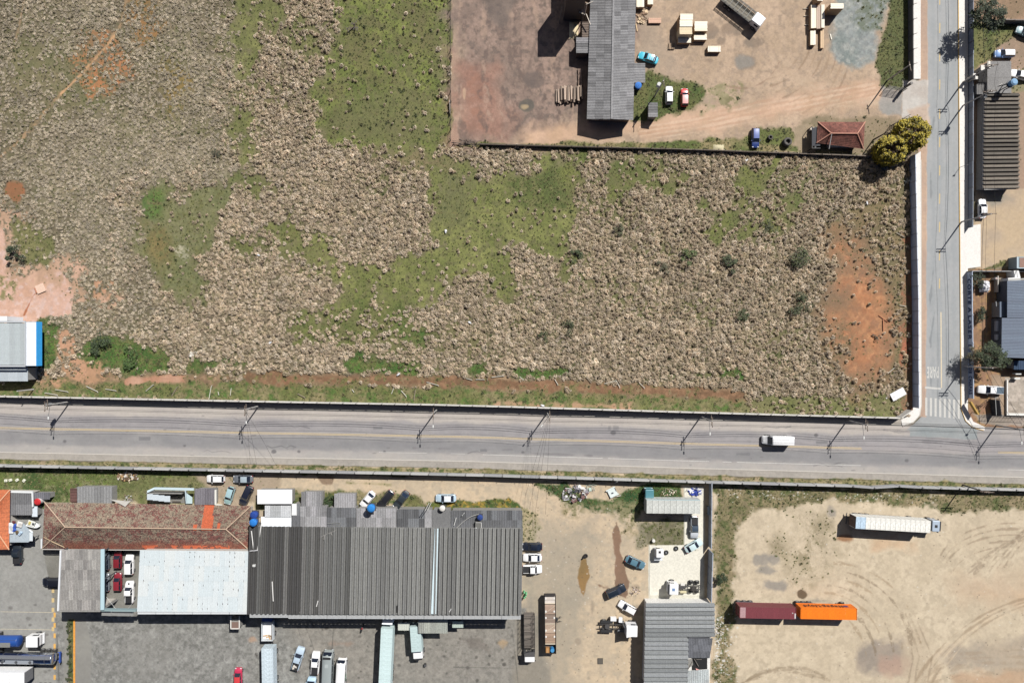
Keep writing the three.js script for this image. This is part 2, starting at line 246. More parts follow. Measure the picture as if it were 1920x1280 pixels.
// orange earth and footpaths
paint(ell(190, 112, 60, 58, 16, 0.5), { c: [188, 128, 84], c2: [150, 116, 80], e: 16, s: 16, brk: 0.5, bs: 4, d: 0.25 });
paint(ell(270, 20, 40, 60), { c: [160, 118, 72], c2: [132, 112, 72], e: 14, s: 16, brk: 0.52, bs: 4, d: 0.3 });
paint(ell(320, 170, 26, 60), { c: [146, 122, 70], c2: [120, 108, 66], e: 14, s: 20, brk: 0.5, bs: 4, d: 0.3 });
paint([[240, -20], [226, 48], [200, 86], [152, 138], [104, 186], [54, 244], [-20, 312]], { w: 7, c: [150, 128, 100], c2: [140, 120, 92], e: 5, es: 8, s: 5, op: 0.5, d: 0.05, g: 0.05, brk: 0.22, bs: 8 });
paint([[240, -20], [224, 50], [200, 84], [150, 140], [102, 186], [52, 248], [-20, 310]], { w: 2.6, c: [186, 152, 116], c2: [160, 134, 102], e: 3, es: 8, s: 2.5, op: 0.85, d: 0, g: 0, brk: 0.26, bs: 8 });
paint([[214, 66], [198, 86], [150, 140], [112, 176]], { w: 3.4, c: [212, 168, 124], c2: [190, 150, 110], e: 1.4, es: 8, s: 2.5, d: 0, g: 0 });
paint([[45, -10], [36, 40], [24, 92]], { w: 3, c: [180, 148, 116], c2: [160, 136, 106], e: 1.5, s: 3, d: 0, op: 0.8 });
paint([[100, 366], [150, 350], [190, 360], [258, 395]], { w: 2.5, c: [176, 156, 124], e: 2, s: 3, d: 0.3, op: 0.7 });
paint(ell(25, 358, 20, 15), { c: [178, 112, 74], c2: [150, 106, 72], e: 6, s: 8, d: 0.05 });
paint([[-80, 400], [8, 425], [20, 520], [60, 512], [92, 498], [132, 532], [138, 592], [60, 600], [-80, 598]], { c: [224, 184, 164], c2: [208, 166, 140], c3: [222, 190, 176], e: 5, s: 4, d: 0, g: 0.02, gr: 0.12 });
for (const [x, y, a, b] of [[20, 440, 26, 40], [120, 505, 40, 22], [60, 520, 60, 24], [205, 560, 20, 18], [150, 560, 24, 16], [30, 400, 24, 14]]) paint(ell(x, y, a, b), { c: [218, 178, 152], c2: [190, 156, 128], e: 14, s: 14, brk: 0.46, bs: 8, d: 0.03, g: 0.1 });
paint([[30, 415], [70, 420], [104, 468], [86, 492], [44, 488], [24, 450]], { c: [130, 126, 82], c2: [110, 112, 66], e: 8, s: 8, d: 0.3, g: 0.5, gr: 0.3 });
paint([[0, 520], [30, 530], [22, 560], [0, 556]], { c: [150, 140, 96], e: 6, s: 5, brk: 0.45, g: 0.4 });
paint([[44, 590], [60, 555], [75, 540]], { w: 2, c: [176, 110, 74], e: 1, s: 1.5 });
paint([[1560, 428], [1622, 428], [1652, 520], [1694, 556], [1688, 640], [1662, 705], [1604, 724], [1590, 672], [1548, 652], [1548, 560], [1572, 500]], { c: [164, 122, 90], c2: [146, 116, 90], e: 18, s: 60, d: 0.02, g: 0.05, gr: 0.24 });
paint([[1575, 470], [1610, 470], [1640, 540], [1672, 560], [1672, 640], [1640, 700], [1606, 712], [1592, 660], [1566, 640], [1580, 560]], { c: [190, 128, 88], c2: [166, 122, 92], c3: [204, 148, 106], e: 18, s: 44, d: 0, g: 0.02, gr: 0.22 });
paint([[1560, 500], [1600, 480], [1622, 560], [1600, 680], [1560, 650]], { c: [150, 124, 98], c2: [136, 112, 88], e: 16, s: 40, op: 0.6, brk: 0.42, bs: 32, d: 0.05 });
paint(ell(1625, 610, 50, 80), { c: [148, 104, 74], c2: [206, 150, 104], e: 14, s: 30, op: 0.55, brk: 0.52, bs: 4 });
paint([[1590, 390], [1700, 330], [1702, 730], [1664, 705], [1690, 600], [1650, 510], [1620, 430]], { c: [116, 108, 76], c2: [134, 118, 84], e: 10, s: 20, d: 0.38, g: 0.45, gr: 0.3, op: 0.85 });
paint([[1693, 440], [1712, 440], [1712, 780], [1690, 780]], { c: [178, 112, 84], c2: [136, 112, 84], e: 5, s: 6, d: 0.05, brk: 0.35 });
for (const [x, y, a, b] of [[1612, 455, 52, 50], [1570, 640, 34, 60], [1690, 560, 24, 60], [1620, 720, 60, 24]]) paint(ell(x, y, a, b), { c: [126, 112, 84], c2: [146, 118, 88], e: 20, s: 50, op: 0.7, brk: 0.42, bs: 8, d: 0.34, g: 0.3, gr: 0.3 });
for (const p of [[[520, 395], [1000, 400]], [[1060, 402], [1330, 412]], [[960, 640], [1330, 650]], [[830, 515], [960, 505]]]) paint(p, { w: 2, c: [130, 122, 74], e: 2, s: 2, op: 0.5 });
paint([[780, 160], [790, 210], [806, 265]], { w: 2, c: [140, 138, 84], e: 2, s: 2, op: 0.7 });

// timber yard
paint([[847, -60], [1718, -60], [1718, 265], [1690, 290], [1000, 276], [847, 272]], { c: [204, 178, 152], c2: [188, 164, 138], c3: [178, 156, 134], e: 3, s: 3, d: 0, g: 0.01, gr: 0.16 });
paint([[847, -60], [1195, -60], [1195, 150], [1120, 225], [1010, 258], [847, 275]], { c: [144, 124, 112], c2: [164, 140, 126], c3: [128, 112, 102], e: 16, s: 40, d: 0, g: 0, gr: 0.2 });
paint([[850, 110], [930, 130], [960, 200], [940, 260], [850, 262]], { c: [158, 118, 102], c2: [174, 136, 118], e: 14, s: 40, d: 0, g: 0, op: 0.85, gr: 0.24 });
paint([[880, 120], [905, 140], [900, 240], [880, 255], [872, 180]], { c: [170, 122, 100], c2: [150, 116, 100], e: 8, s: 12, op: 0.6, brk: 0.45 });
for (let i = 0; i < 16; i++) { const x = 865 + i * 15 + rr(-5, 5); paint([[x, -20], [x + rr(-20, 20), 90], [x + rr(-30, 30), 200], [x + rr(-30, 40), 262]], { w: rr(2, 5), c: i % 3 ? [112, 96, 88] : [188, 160, 140], e: 6, s: 3, op: 0.6, brk: 0.42 }); }
paint([[1020, 40], [1000, 90], [985, 150], [1010, 210]], { w: 7, c: [112, 98, 90], e: 4, s: 6, op: 0.6 });
paint([[1000, 255], [1130, 240], [1240, 232], [1400, 212], [1560, 182], [1660, 170]], { w: 34, c: [222, 186, 158], c2: [206, 172, 142], e: 10, s: 26, d: 0, g: 0 });
paint(ell(985, 198, 14, 11), { c: [132, 122, 106], c2: [104, 98, 90], e: 3, s: 3 }); paint(ell(985, 199, 8, 6), { c: [178, 158, 126], e: 2, s: 3 });
paint(ell(1000, 150, 16, 14), { c: [100, 90, 86], c2: [122, 108, 100], e: 6, s: 7, op: 0.8 }); paint(ell(870, 176, 3.5, 11), { c: [196, 164, 138], e: 1, s: 2 });
paint(ell(935, 10, 30, 30), { c: [108, 98, 92], c2: [124, 112, 104], e: 10, s: 14, op: 0.7 });
paint([[1192, 20], [1225, 25], [1262, 90], [1300, 160], [1340, 200], [1300, 190], [1230, 130], [1196, 90]], { c: [186, 164, 142], c2: [168, 152, 134], e: 8, s: 16, op: 0.6 });
for (const [x, y, a, b] of [[1372, 52, 16, 10], [1335, 55, 14, 14], [1412, 78, 18, 10], [1350, 76, 10, 8], [1328, 112, 8, 6], [1400, 118, 20, 14], [1230, 150, 14, 10]]) paint(ell(x, y, a, b), { c: [150, 130, 112], c2: [134, 122, 110], e: 5, s: 5, op: 0.75 });
paint(ell(1398, 118, 18, 14), { c: [152, 148, 140], e: 4, s: 6, op: 0.7 });
for (let i = 0; i < 9; i++) paint(arc(1420 + i * 3, 60 + i * 4, 90 + i * 9, 10, 80 - i * 3, 14), { w: 1.8, c: i % 2 ? [150, 124, 100] : [172, 146, 120], e: 1.5, s: 2, op: 0.5 });
paint(arc(1390, 90, 75, 20, 120), { w: 2.5, c: [148, 118, 98], e: 2, s: 3, op: 0.6 });
for (let i = 0; i < 5; i++) paint([[1690, 190 + i * 3], [1560, 178 + i * 5], [1480 - i * 6, 120], [1440 - i * 8, 60], [1420 - i * 12, -20]], { w: 3, c: [216, 192, 166], c2: [196, 170, 142], e: 4, s: 4, op: 0.5, brk: 0.36 });
for (let i = 0; i < 8; i++) paint([[1200, 262 - i * 4], [1300, 248 - i * 4], [1420, 226 - i * 5], [1640, 180 - i * 4]], { w: 1.6, c: i % 2 ? [196, 158, 130] : [234, 204, 178], e: 2, s: 2, op: 0.45 });
paint([[1192, 142], [1222, 140], [1320, 170], [1325, 196], [1262, 216], [1186, 226], [1188, 170]], { c: [84, 100, 48], c2: [112, 112, 66], e: 7, s: 8, d: 0, g: 0.8, gr: 0.3 });
paint([[1330, 165], [1390, 160], [1380, 190], [1320, 210]], { c: [180, 168, 132], c2: [140, 132, 96], e: 8, s: 8, brk: 0.45, g: 0.2 });
paint([[1330, 262], [1480, 236], [1502, 250], [1490, 284], [1330, 280]], { c: [104, 112, 58], c2: [132, 126, 84], e: 6, s: 6, d: 0, g: 0.6, gr: 0.3 });
paint([[900, 268], [1330, 262], [1640, 280], [1640, 290], [1000, 278], [850, 274]], { c: [96, 108, 54], c2: [150, 136, 98], e: 3, s: 4, d: 0.02, g: 0.7, gr: 0.3 });
paint([[1500, 222], [1640, 214], [1700, 220], [1690, 270], [1640, 290], [1500, 280]], { c: [158, 140, 114], c2: [142, 128, 102], e: 5, s: 8, d: 0, g: 0.08 });
paint([[1492, 240], [1520, 222], [1530, 250], [1525, 285], [1494, 285]], { c: [168, 150, 124], e: 4, s: 6, g: 0.02 });
paint([[1556, 40], [1590, -60], [1672, -60], [1655, 50], [1650, 70], [1634, 110], [1612, 132], [1560, 118], [1552, 80]], { c: [156, 160, 158], c2: [138, 146, 142], c3: [170, 172, 166], e: 9, s: 14, d: 0, g: 0.01, gr: 0.24 });
paint([[1600, -40], [1666, -40], [1655, 55], [1620, 60], [1600, 30]], { c: [120, 128, 112], c2: [144, 146, 134], e: 8, s: 10, brk: 0.45, g: 0.2 });
paint([[1668, -60], [1712, -60], [1712, 150], [1690, 170], [1655, 160], [1638, 128], [1650, 80], [1662, 30]], { c: [90, 98, 56], c2: [106, 108, 64], e: 5, s: 6, d: 0, g: 0.85, gr: 0.22 });
paint([[1652, 160], [1690, 168], [1692, 215], [1655, 212], [1648, 190]], { c: [176, 168, 160], c2: [160, 158, 152], e: 4, s: 6, g: 0 });

// east side
paint(box(1815, -60, 2000, 360), { c: [178, 150, 128], c2: [160, 138, 116], e: 3, s: 3, d: 0, g: 0.05 });
paint([[1818, -60], [2000, -60], [2000, 36], [1880, 36], [1818, 40]], { c: [176, 144, 118], c2: [150, 126, 100], e: 3, s: 3, d: 0.1, g: 0.05 });
paint([[1820, 40], [1920, 44], [1912, 66], [1880, 82], [1850, 116], [1822, 130]], { c: [84, 102, 46], c2: [126, 122, 76], e: 6, s: 6, g: 0.8, gr: 0.3 });
paint([[1895, 130], [1930, 120], [1930, 172], [1898, 172]], { c: [150, 142, 108], e: 4, s: 5, g: 0.3 });
paint([[1830, 360], [1930, 352], [1990, 360], [1990, 500], [1830, 502]], { c: [206, 182, 150], c2: [192, 172, 148], e: 3, s: 3, d: 0, g: 0.01 });
paint([[1842, 350], [1880, 360], [1900, 372], [1860, 390], [1845, 378]], { c: [166, 156, 140], e: 5, s: 10, g: 0.08 });
paint(box(1818, 505, 1990, 860), { c: [166, 128, 100], c2: [146, 114, 88], c3: [176, 140, 96], e: 3, s: 3, d: 0, g: 0.12 });
paint([[1860, 496], [1885, 488], [1888, 500], [1840, 506]], { c: [112, 112, 66], e: 4, s: 4, g: 0.8 });
paint(box(1862, 705, 1889, 778), { c: [176, 152, 128], c2: [160, 136, 110], e: 3, s: 4, g: 0 });
paint([[1885, 707], [1990, 703], [1990, 778], [1886, 778]], { c: [190, 178, 164], c2: [166, 154, 140], c3: [206, 192, 178], e: 0, s: 2, g: 0, gr: 0.22 });
paint([[1825, 775], [1990, 782], [1990, 798], [1840, 794]], { c: [176, 162, 150], c2: [154, 142, 128], e: 2, s: 3, g: 0 });

// southern yards
paint(box(-80, 873, 1338, 1400), { c: [216, 194, 164], c2: [202, 184, 158], c3: [194, 178, 154], e: 0, s: 2, d: 0, g: 0.01, gr: 0.1 });
paint([[-80, 873], [390, 878], [392, 915], [340, 925], [130, 950], [-80, 950]], { c: [68, 92, 40], c2: [104, 118, 58], c3: [132, 132, 92], e: 6, s: 5, d: 0, g: 0.85, gr: 0.34 });
paint([[200, 895], [390, 895], [400, 945], [230, 945]], { c: [132, 128, 88], c2: [96, 108, 54], e: 7, s: 8, d: 0, g: 0.45, gr: 0.34 });
paint([[360, 890], [520, 892], [520, 945], [420, 945]], { c: [178, 160, 138], c2: [164, 148, 124], e: 6, s: 8, d: 0, g: 0.08 });
paint([[478, 918], [780, 920], [800, 950], [480, 950]], { c: [110, 110, 64], c2: [150, 138, 104], c3: [70, 94, 42], e: 6, s: 7, d: 0, g: 0.55, gr: 0.3 });
paint([[800, 942], [960, 938], [985, 950], [1000, 960], [800, 960]], { c: [62, 92, 38], c2: [108, 112, 48], c3: [170, 140, 60], e: 4, s: 4, g: 0.95, gr: 0.34 });
paint([[975, 955], [1010, 956], [1020, 990], [1000, 1020], [980, 1015]], { c: [112, 118, 68], c2: [176, 162, 128], e: 6, s: 6, g: 0.55, gr: 0.3 });
paint([[595, 894], [626, 895], [622, 904], [604, 905]], { c: [150, 128, 106], e: 3, s: 3 }); paint([[650, 904], [730, 908]], { w: 5, c: [150, 144, 100], e: 3, s: 4, op: 0.7, g: 0.3 });
paint([[1000, 905], [1062, 902], [1100, 935], [1150, 940], [1190, 915], [1210, 905], [1280, 905], [1280, 940], [1190, 960], [1120, 955], [1060, 950], [1030, 925]], { c: [46, 82, 38], c2: [82, 104, 50], e: 5, s: 5, g: 0.95, gr: 0.3 });
paint([[1060, 940], [1130, 940], [1200, 950], [1200, 1010], [1170, 1000], [1150, 965], [1060, 960]], { c: [164, 150, 116], c2: [140, 136, 100], e: 8, s: 12, brk: 0.42, g: 0.25 });
paint(box(1196, 975, 1284, 1022), { c: [150, 142, 118], c2: [124, 118, 92], c3: [104, 106, 68], e: 6, s: 7, g: 0.35, gr: 0.3 });
paint([[1000, 985], [1100, 990], [1110, 1100], [1060, 1280], [1010, 1380], [985, 1380], [985, 1100]], { c: [178, 166, 146], c2: [164, 156, 140], e: 14, s: 40, op: 0.75 });
paint([[1156, 978], [1162, 1000], [1166, 1040], [1172, 1075], [1180, 1090], [1174, 1122], [1152, 1112], [1154, 1080], [1152, 1050], [1148, 1020], [1150, 1000]], { c: [146, 116, 94], c2: [132, 108, 88], e: 3, s: 2.5, gr: 0.06 });
paint([[1110, 1090], [1140, 1096], [1150, 1108], [1128, 1106]], { c: [140, 112, 90], e: 4, s: 3 });
paint([[1090, 1048], [1098, 1048], [1103, 1080], [1096, 1126], [1086, 1110], [1084, 1076]], { c: [158, 124, 78], c2: [142, 116, 74], e: 2.5, s: 2.5, gr: 0.05 });
for (const [x, y, a, b] of [[1085, 1201, 5, 5], [1104, 1270, 6, 5], [1190, 1100, 8, 4], [1198, 1145, 12, 8], [1110, 1140, 3, 14], [1040, 1170, 6, 4]]) paint(ell(x, y, a, b), { c: [136, 124, 106], c2: [176, 160, 140], e: 3, s: 4, op: 0.7 });
paint(box(1216, 1021, 1320, 1130), { c: [222, 220, 206], c2: [212, 208, 192], c3: [226, 222, 210], e: 0.6, s: 1.5, g: 0, gr: 0.08 });
paint(box(1282, 912, 1320, 1024), { c: [222, 220, 206], c2: [212, 208, 192], e: 0.6, s: 1.5, g: 0, gr: 0.08 });
paint([[-80, 950], [110, 955], [112, 1060], [118, 1400], [-80, 1400]], { c: [164, 163, 158], c2: [156, 155, 150], e: 1, s: 2, g: 0, gr: 0.14 });
paint([[78, 1020], [262, 1020], [262, 1160], [105, 1160]], { c: [142, 140, 132], c2: [126, 124, 116], e: 1, s: 2, g: 0, gr: 0.08 });
paint([[100, 1140], [986, 1140], [990, 1400], [100, 1400]], { c: [148, 147, 142], c2: [132, 131, 126], c3: [158, 157, 152], e: 2, s: 4, g: 0, gr: 0.34, vs: 8 });
paint([[520, 1150], [986, 1150], [1010, 1260], [980, 1400], [640, 1400], [560, 1200]], { c: [142, 138, 130], c2: [156, 151, 142], e: 14, s: 40, g: 0, gr: 0.24, vs: 8 });
paint([[118, 1150], [158, 1150], [168, 1215], [172, 1400], [118, 1400]], { c: [154, 152, 145], c2: [146, 144, 138], e: 1.5, s: 2, g: 0, gr: 0.07 });
paint([[968, 1150], [1012, 1150], [1030, 1280], [1010, 1400], [960, 1400]], { c: [156, 148, 134], c2: [144, 138, 126], e: 6, s: 12, g: 0 });
paint([[240, 1200], [300, 1180], [340, 1230], [300, 1290], [230, 1280]], { c: [160, 158, 152], c2: [134, 132, 126], e: 10, s: 20, op: 0.5, brk: 0.4, bs: 4 });
for (let i = 0; i < 110; i++) { const x = rr(470, 985), y = rr(1168, 1280), s = rr(0.8, 3.4); paint(ell(x, y, s, s * rr(0.6, 1.2)), { c: [72, 68, 64], e: 1, s: 2.5, op: rr(0.3, 0.8) }); }
for (let i = 0; i < 26; i++) { const x = rr(5, 98), y = rr(1080, 1290), s = rr(0.8, 3); paint(ell(x, y, s * 1.5, s), { c: [92, 88, 84], e: 1, s: 2.5, op: rr(0.3, 0.7) }); }
paint([[860, 1195], [905, 1188], [915, 1220], [880, 1215]], { c: [104, 96, 90], c2: [128, 120, 112], e: 8, s: 10, op: 0.6 }); paint(ell(945, 1204, 11, 7), { c: [186, 158, 120], e: 4, s: 6, op: 0.7 }); paint(ell(472, 1198, 8, 5), { c: [190, 156, 128], e: 3, s: 4, op: 0.7 }); paint(ell(640, 1206, 26, 5), { c: [162, 140, 124], e: 4, s: 6, op: 0.6 });
for (const p of [[[555, 1170], [570, 1215], [588, 1262]], [[570, 1170], [584, 1205], [600, 1260]], [[625, 1168], [622, 1215]], [[960, 1180], [972, 1290]], [[110, 1290], [104, 1150]], [[850, 1250], [965, 1252]]]) paint(p, { w: 1.2, c: [96, 94, 90], e: 0.8, s: 1.6, op: 0.7 });
paint([[127, 1160], [137, 1160], [136, 1400], [127, 1400]], { c: [74, 92, 44], c2: [120, 108, 74], e: 1.4, s: 2, g: 0.8 });

// eastern dirt yard
paint([[1338, 905], [2000, 917], [2000, 1400], [1338, 1400]], { c: [220, 203, 176], c2: [210, 193, 166], c3: [202, 186, 160], e: 0, s: 2, d: 0, g: 0.01, gr: 0.1 });
paint([[1338, 910], [2000, 925], [2000, 955], [1820, 958], [1700, 945], [1540, 940], [1420, 950], [1385, 985], [1378, 1090], [1372, 1180], [1372, 1400], [1338, 1400]], { c: [126, 118, 84], c2: [158, 142, 110], c3: [92, 100, 56], e: 9, s: 8, d: 0.03, g: 0.5, gr: 0.36 });
paint([[1480, 960], [1545, 970], [1560, 1040], [1520, 1090], [1470, 1070], [1450, 1020], [1500, 1000]], { c: [170, 156, 126], c2: [138, 126, 96], e: 18, s: 40, op: 0.75, brk: 0.42, bs: 32, g: 0.35, d: 0.05 });
for (const [x, y, a, b] of [[1425, 1048, 16, 10], [1450, 1050, 12, 9], [1440, 1070, 22, 8], [1455, 1098, 20, 12], [1530, 1126, 18, 4], [1560, 1138, 24, 4], [1560, 960, 8, 6]]) paint(ell(x, y, a, b), { c: [142, 138, 132], c2: [158, 150, 140], e: 5, s: 6, op: 0.75 });
paint(ell(1505, 1115, 9, 8), { c: [112, 94, 72], e: 3, s: 3 }); paint(ell(1582, 1008, 14, 7), { c: [166, 126, 92], e: 3, s: 5 });
paint([[1640, 1010], [1720, 1012], [1720, 1030], [1640, 1028]], { c: [216, 180, 144], e: 8, s: 16, op: 0.6 });
paint(ell(1655, 1230, 45, 34), { c: [148, 138, 128], c2: [164, 150, 136], e: 10, s: 16, op: 0.85 }); paint(ell(1680, 1245, 32, 22), { c: [190, 158, 138], e: 8, s: 14, op: 0.7 });
paint([[1780, 1090], [2000, 1070], [2000, 1140], [1800, 1130]], { c: [212, 178, 144], c2: [204, 178, 150], e: 12, s: 40, op: 0.6 });
paint([[1770, 1200], [2000, 1180], [2000, 1260], [1780, 1260]], { c: [164, 152, 138], c2: [178, 162, 142], e: 14, s: 24, op: 0.7 });
paint([[1780, 1262], [1920, 1256], [2000, 1262], [2000, 1300], [1790, 1300]], { c: [196, 158, 124], c2: [186, 156, 126], e: 8, s: 14, op: 0.7 });
paint([[1690, 1180], [1730, 1180], [1760, 1260], [1760, 1400], [1700, 1400]], { c: [200, 182, 156], e: 8, s: 14, op: 0.6 });
for (let k = 0; k < 7; k++) paint(arc(1560 - k * 4, 1230 + k * 3, 168 - k * 13, -88, -8, 20, 175 - k * 11), { w: k % 2 ? 2.6 : 1.6, c: k % 2 ? [136, 118, 94] : [166, 144, 114], e: 2.6, s: 2, op: 0.6, brk: 0.36, bs: 4 });
for (let k = 0; k < 6; k++) paint(arc(2010, 1420 - k * 3, 330 - k * 9, -158, -92, 22, 310 - k * 6), { w: 2.4, c: k % 2 ? [226, 204, 174] : [160, 138, 110], e: 2, s: 2.4, op: 0.6 });
for (let k = 0; k < 5; k++) paint(arc(1900, 1060 + k * 6, 140 - k * 6, -165, -85, 16, 80 - k * 5), { w: 1.6, c: [146, 126, 102], e: 2, s: 2, op: 0.55, brk: 0.34 });
for (let k = 0; k < 8; k++) paint([[1800 + k * 14, 1080 - k * 3], [1850 + k * 12, 1040 - k * 5], [1930 + k * 5, 990]], { w: 1.5, c: [140, 120, 98], e: 2, s: 2, op: 0.5, brk: 0.4 });
for (let k = 0; k < 5; k++) paint(arc(1480, 1330 + k * 7, 110 + k * 10, -150, -60, 14, 80 + k * 4), { w: 2, c: [150, 132, 106], e: 2.5, s: 2, op: 0.5, brk: 0.36 });
for (let k = 0; k < 4; k++) paint([[1700 + k * 12, 1300], [1712 + k * 12, 1230], [1690 + k * 8, 1150]], { w: 2, c: [148, 128, 104], e: 2, s: 2, op: 0.5, brk: 0.36 });
for (let k = 0; k < 6; k++) paint([[1720, 1270 + k * 6], [1800, 1225 + k * 8], [1960, 1215 + k * 14]], { w: 1.8, c: [172, 152, 126], e: 3, s: 2, op: 0.5, brk: 0.36 });
// main road and its verges
paint(strip(-58, -46, -80, 1692), { c: [176, 168, 158], e: 0, s: 1.5, d: 0, g: 0, gr: 0.1 });
paint(strip(-47, 46, -80, 2000), { c: [172, 166, 162], c2: [164, 160, 158], e: 0, s: 1.5, d: 0, g: 0, gr: 0.05 });
paint(strip(-47, -26, -80, 1720), { c: [190, 182, 174], c2: [182, 174, 168], e: 2, s: 6, gr: 0.05 });
paint(strip(-26, -2, -80, 2000), { c: [162, 158, 158], c2: [154, 150, 151], e: 2, s: 8, gr: 0.05 });
paint(strip(5, 30, -80, 2000), { c: [145, 143, 143], c2: [153, 151, 150], e: 2, s: 7, gr: 0.05 });
paint(strip(10, 24, 300, 2000), { c: [138, 137, 138], c2: [147, 145, 146], e: 2, s: 8, gr: 0.05, op: 0.8 });
paint(strip(33, 46, -80, 2000), { c: [180, 174, 168], c2: [172, 168, 164], e: 2, s: 5, gr: 0.05 });
paint(strip(-10, 4, 1100, 1900), { c: [166, 160, 160], e: 2, s: 6, op: 0.5, gr: 0.05 });
for (const o of [-19, -14, -8, 9, 14, 21]) paint(Array.from({ length: 30 }, (_, i) => { const x = -60 + i * 70; return [x, yc(x) + o]; }), { w: 2.2, c: [130, 128, 130], e: 3, s: 3, op: 0.28, brk: 0.4, bs: 32 });
for (const [x, o, r] of [[513, 34, 4.5], [1150, -17, 5], [120, 22, 2], [345, 26, 3], [720, 30, 2], [560, 33, 2.5], [980, 25, 3], [1700, 20, 3], [1530, -23, 3]]) paint(ell(x, yc(x) + o, r * 1.2, r), { c: [104, 102, 104], e: 1, s: 2, op: 0.8 });
for (let i = 0; i < 60; i++) { const x = rr(-20, 1900), o = rr(-44, 44); paint(ell(x, yc(x) + o, rr(1, 4), rr(0.6, 1.4)), { c: [118, 115, 116], e: 0.6, s: 2, op: rr(0.3, 0.7) }); }
for (let i = 0; i < 14; i++) { const x = rr(-20, 1850), o = rr(-40, 40), l = rr(20, 120); paint([[x, yc(x) + o], [x + l, yc(x + l) + o + rr(-4, 4)]], { w: 1, c: [120, 116, 118], e: 2, s: 1.6, op: 0.5 }); }
paint(box(1140, 798, 1160, 808), { c: [120, 118, 120], e: 1, s: 2, op: 0.5, brk: 0.35 });
paint(strip(46, 59, -80, 2000), { c: [172, 165, 156], c2: [160, 154, 146], e: 0, s: 1.5, d: 0, g: 0.01, gr: 0.12 });
paint(strip(59, 74, -80, 2000), { c: [138, 132, 88], c2: [168, 150, 120], c3: [86, 98, 50], e: 2.5, s: 3, d: 0, g: 0.6, gr: 0.3 });
for (let i = 0; i < 9; i++) { const x = rr(0, 1700), o = rr(-42, 40); paint(Array.from({ length: 7 }, (_, k) => [x + k * 9, yc(x + k * 9) + o + rr(-3, 3)]), { w: 0.8, c: [96, 94, 96], e: 0.5, s: 1.2, op: 0.6 }); }
for (const [x, o, w, h] of [[700, -16, 16, 4], [1380, 14, 26, 5], [260, 12, 20, 5], [900, 22, 12, 4], [1530, -12, 22, 5]]) paint(box(x, yc(x) + o, x + w, yc(x) + o + h), { c: [122, 121, 123], e: 0.6, s: 1.2, op: 0.8 });
// side road
paint([[1739, -60], [1796, -60], [1802, 770], [1838, 806], [1700, 806], [1734, 775]], { c: [172, 173, 173], c2: [166, 168, 168], e: 0, s: 1.5, d: 0, g: 0, gr: 0.05 });
paint(box(1708, -60, 1832, 806), { c: [200, 190, 180], op: 0, clear: 1, e: 0 });
paint([[1706, 799], [1832, 803], [1833, 823], [1706, 818]], { c: [148, 154, 155], c2: [158, 162, 162], e: 1, s: 1.5, gr: 0.07 });
for (const x of [1750, 1762, 1776, 1788]) paint([[x, -40], [x + 1, 400], [x - 1, 780]], { w: 5, c: [152, 157, 160], e: 3, s: 5, op: 0.4 });
for (const [a, b] of [[560, 5], [640, 7], [280, 6]]) paint([[1746 + b, a - 60], [1744, a], [1746, a + 90]], { w: 1.2, c: [128, 132, 134], e: 2, s: 1.5, op: 0.6 });
paint([[1723, -60], [1740, -60], [1736, 780], [1722, 780]], { c: [206, 176, 152], c2: [190, 164, 146], e: 1, s: 2, d: 0, g: 0.03 });
paint([[1694, 150], [1740, 150], [1740, 226], [1694, 226]], { c: [214, 208, 200], c2: [200, 190, 180], e: 2, s: 3, g: 0 });
paint([[1700, 205], [1742, 196], [1742, 240], [1710, 232]], { c: [206, 184, 166], e: 4, s: 5, g: 0 });

// scattered small pale stones and litter specks on bare ground
for (let i = 0; i < 420; i++) { const a = rnd(), x = a < 0.5 ? rr(1340, 1920) : rr(990, 1200), y = a < 0.5 ? rr(925, 1280) : rr(900, 1275); paint(ell(x, y, rr(0.5, 1.4), rr(0.5, 1.2), 6), { c: rnd() < 0.4 ? [226, 220, 208] : [112, 98, 80], e: 0, s: 1.4, op: 0.85 }); }
for (let i = 0; i < 160; i++) { const x = 1340 + rnd() * rnd() * 50, y = rr(1150, 1280); paint(ell(x, y, rr(0.6, 2), rr(0.5, 1.5), 6), { c: [228, 226, 220], e: 0.4, s: 1.2, op: 0.9 }); }
for (let i = 0; i < 130; i++) { const x = rr(1345, 1760), y = yc(x) + rr(82, 100); paint(ell(x, y, rr(0.5, 1.6), rr(0.5, 1.2), 6), { c: [222, 218, 208], e: 0.4, s: 1.2, op: 0.85 }); }

const gpx = new Uint8Array(GW * GH * 4);
const enc = (v) => { v = clamp(v); return Math.round(255 * (v <= 0.0031308 ? v * 12.92 : 1.055 * Math.pow(v, 1 / 2.4) - 0.055)); };
for (let y = 0; y < GH; y++) for (let x = 0; x < GW; x++) { const i = (y * GW + x) * 3, o = ((GH - 1 - y) * GW + x) * 4; gpx[o] = enc(gc[i]); gpx[o + 1] = enc(gc[i + 1]); gpx[o + 2] = enc(gc[i + 2]); gpx[o + 3] = 255; }
const groundTex = new THREE.DataTexture(gpx, GW, GH, THREE.RGBAFormat); groundTex.colorSpace = THREE.SRGBColorSpace; groundTex.magFilter = THREE.LinearFilter; groundTex.minFilter = THREE.LinearFilter; groundTex.needsUpdate = true;
const plan = new THREE.MeshStandardMaterial({ map: groundTex, roughness: 0.95 }); plan.name = 'plan';
function planUV(g) { const p = g.attributes.position, u = new Float32Array(p.count * 2); for (let i = 0; i < p.count; i++) { u[i * 2] = (p.getX(i) / S + 960 - OX) / GW; u[i * 2 + 1] = 1 - (p.getZ(i) / S + 640 - OY) / GH; } g.setAttribute('uv', new THREE.BufferAttribute(u, 2)); return g; }
const bump1 = greyTex('bump').clone(); bump1.repeat.set(60, 40); bump1.needsUpdate = true;
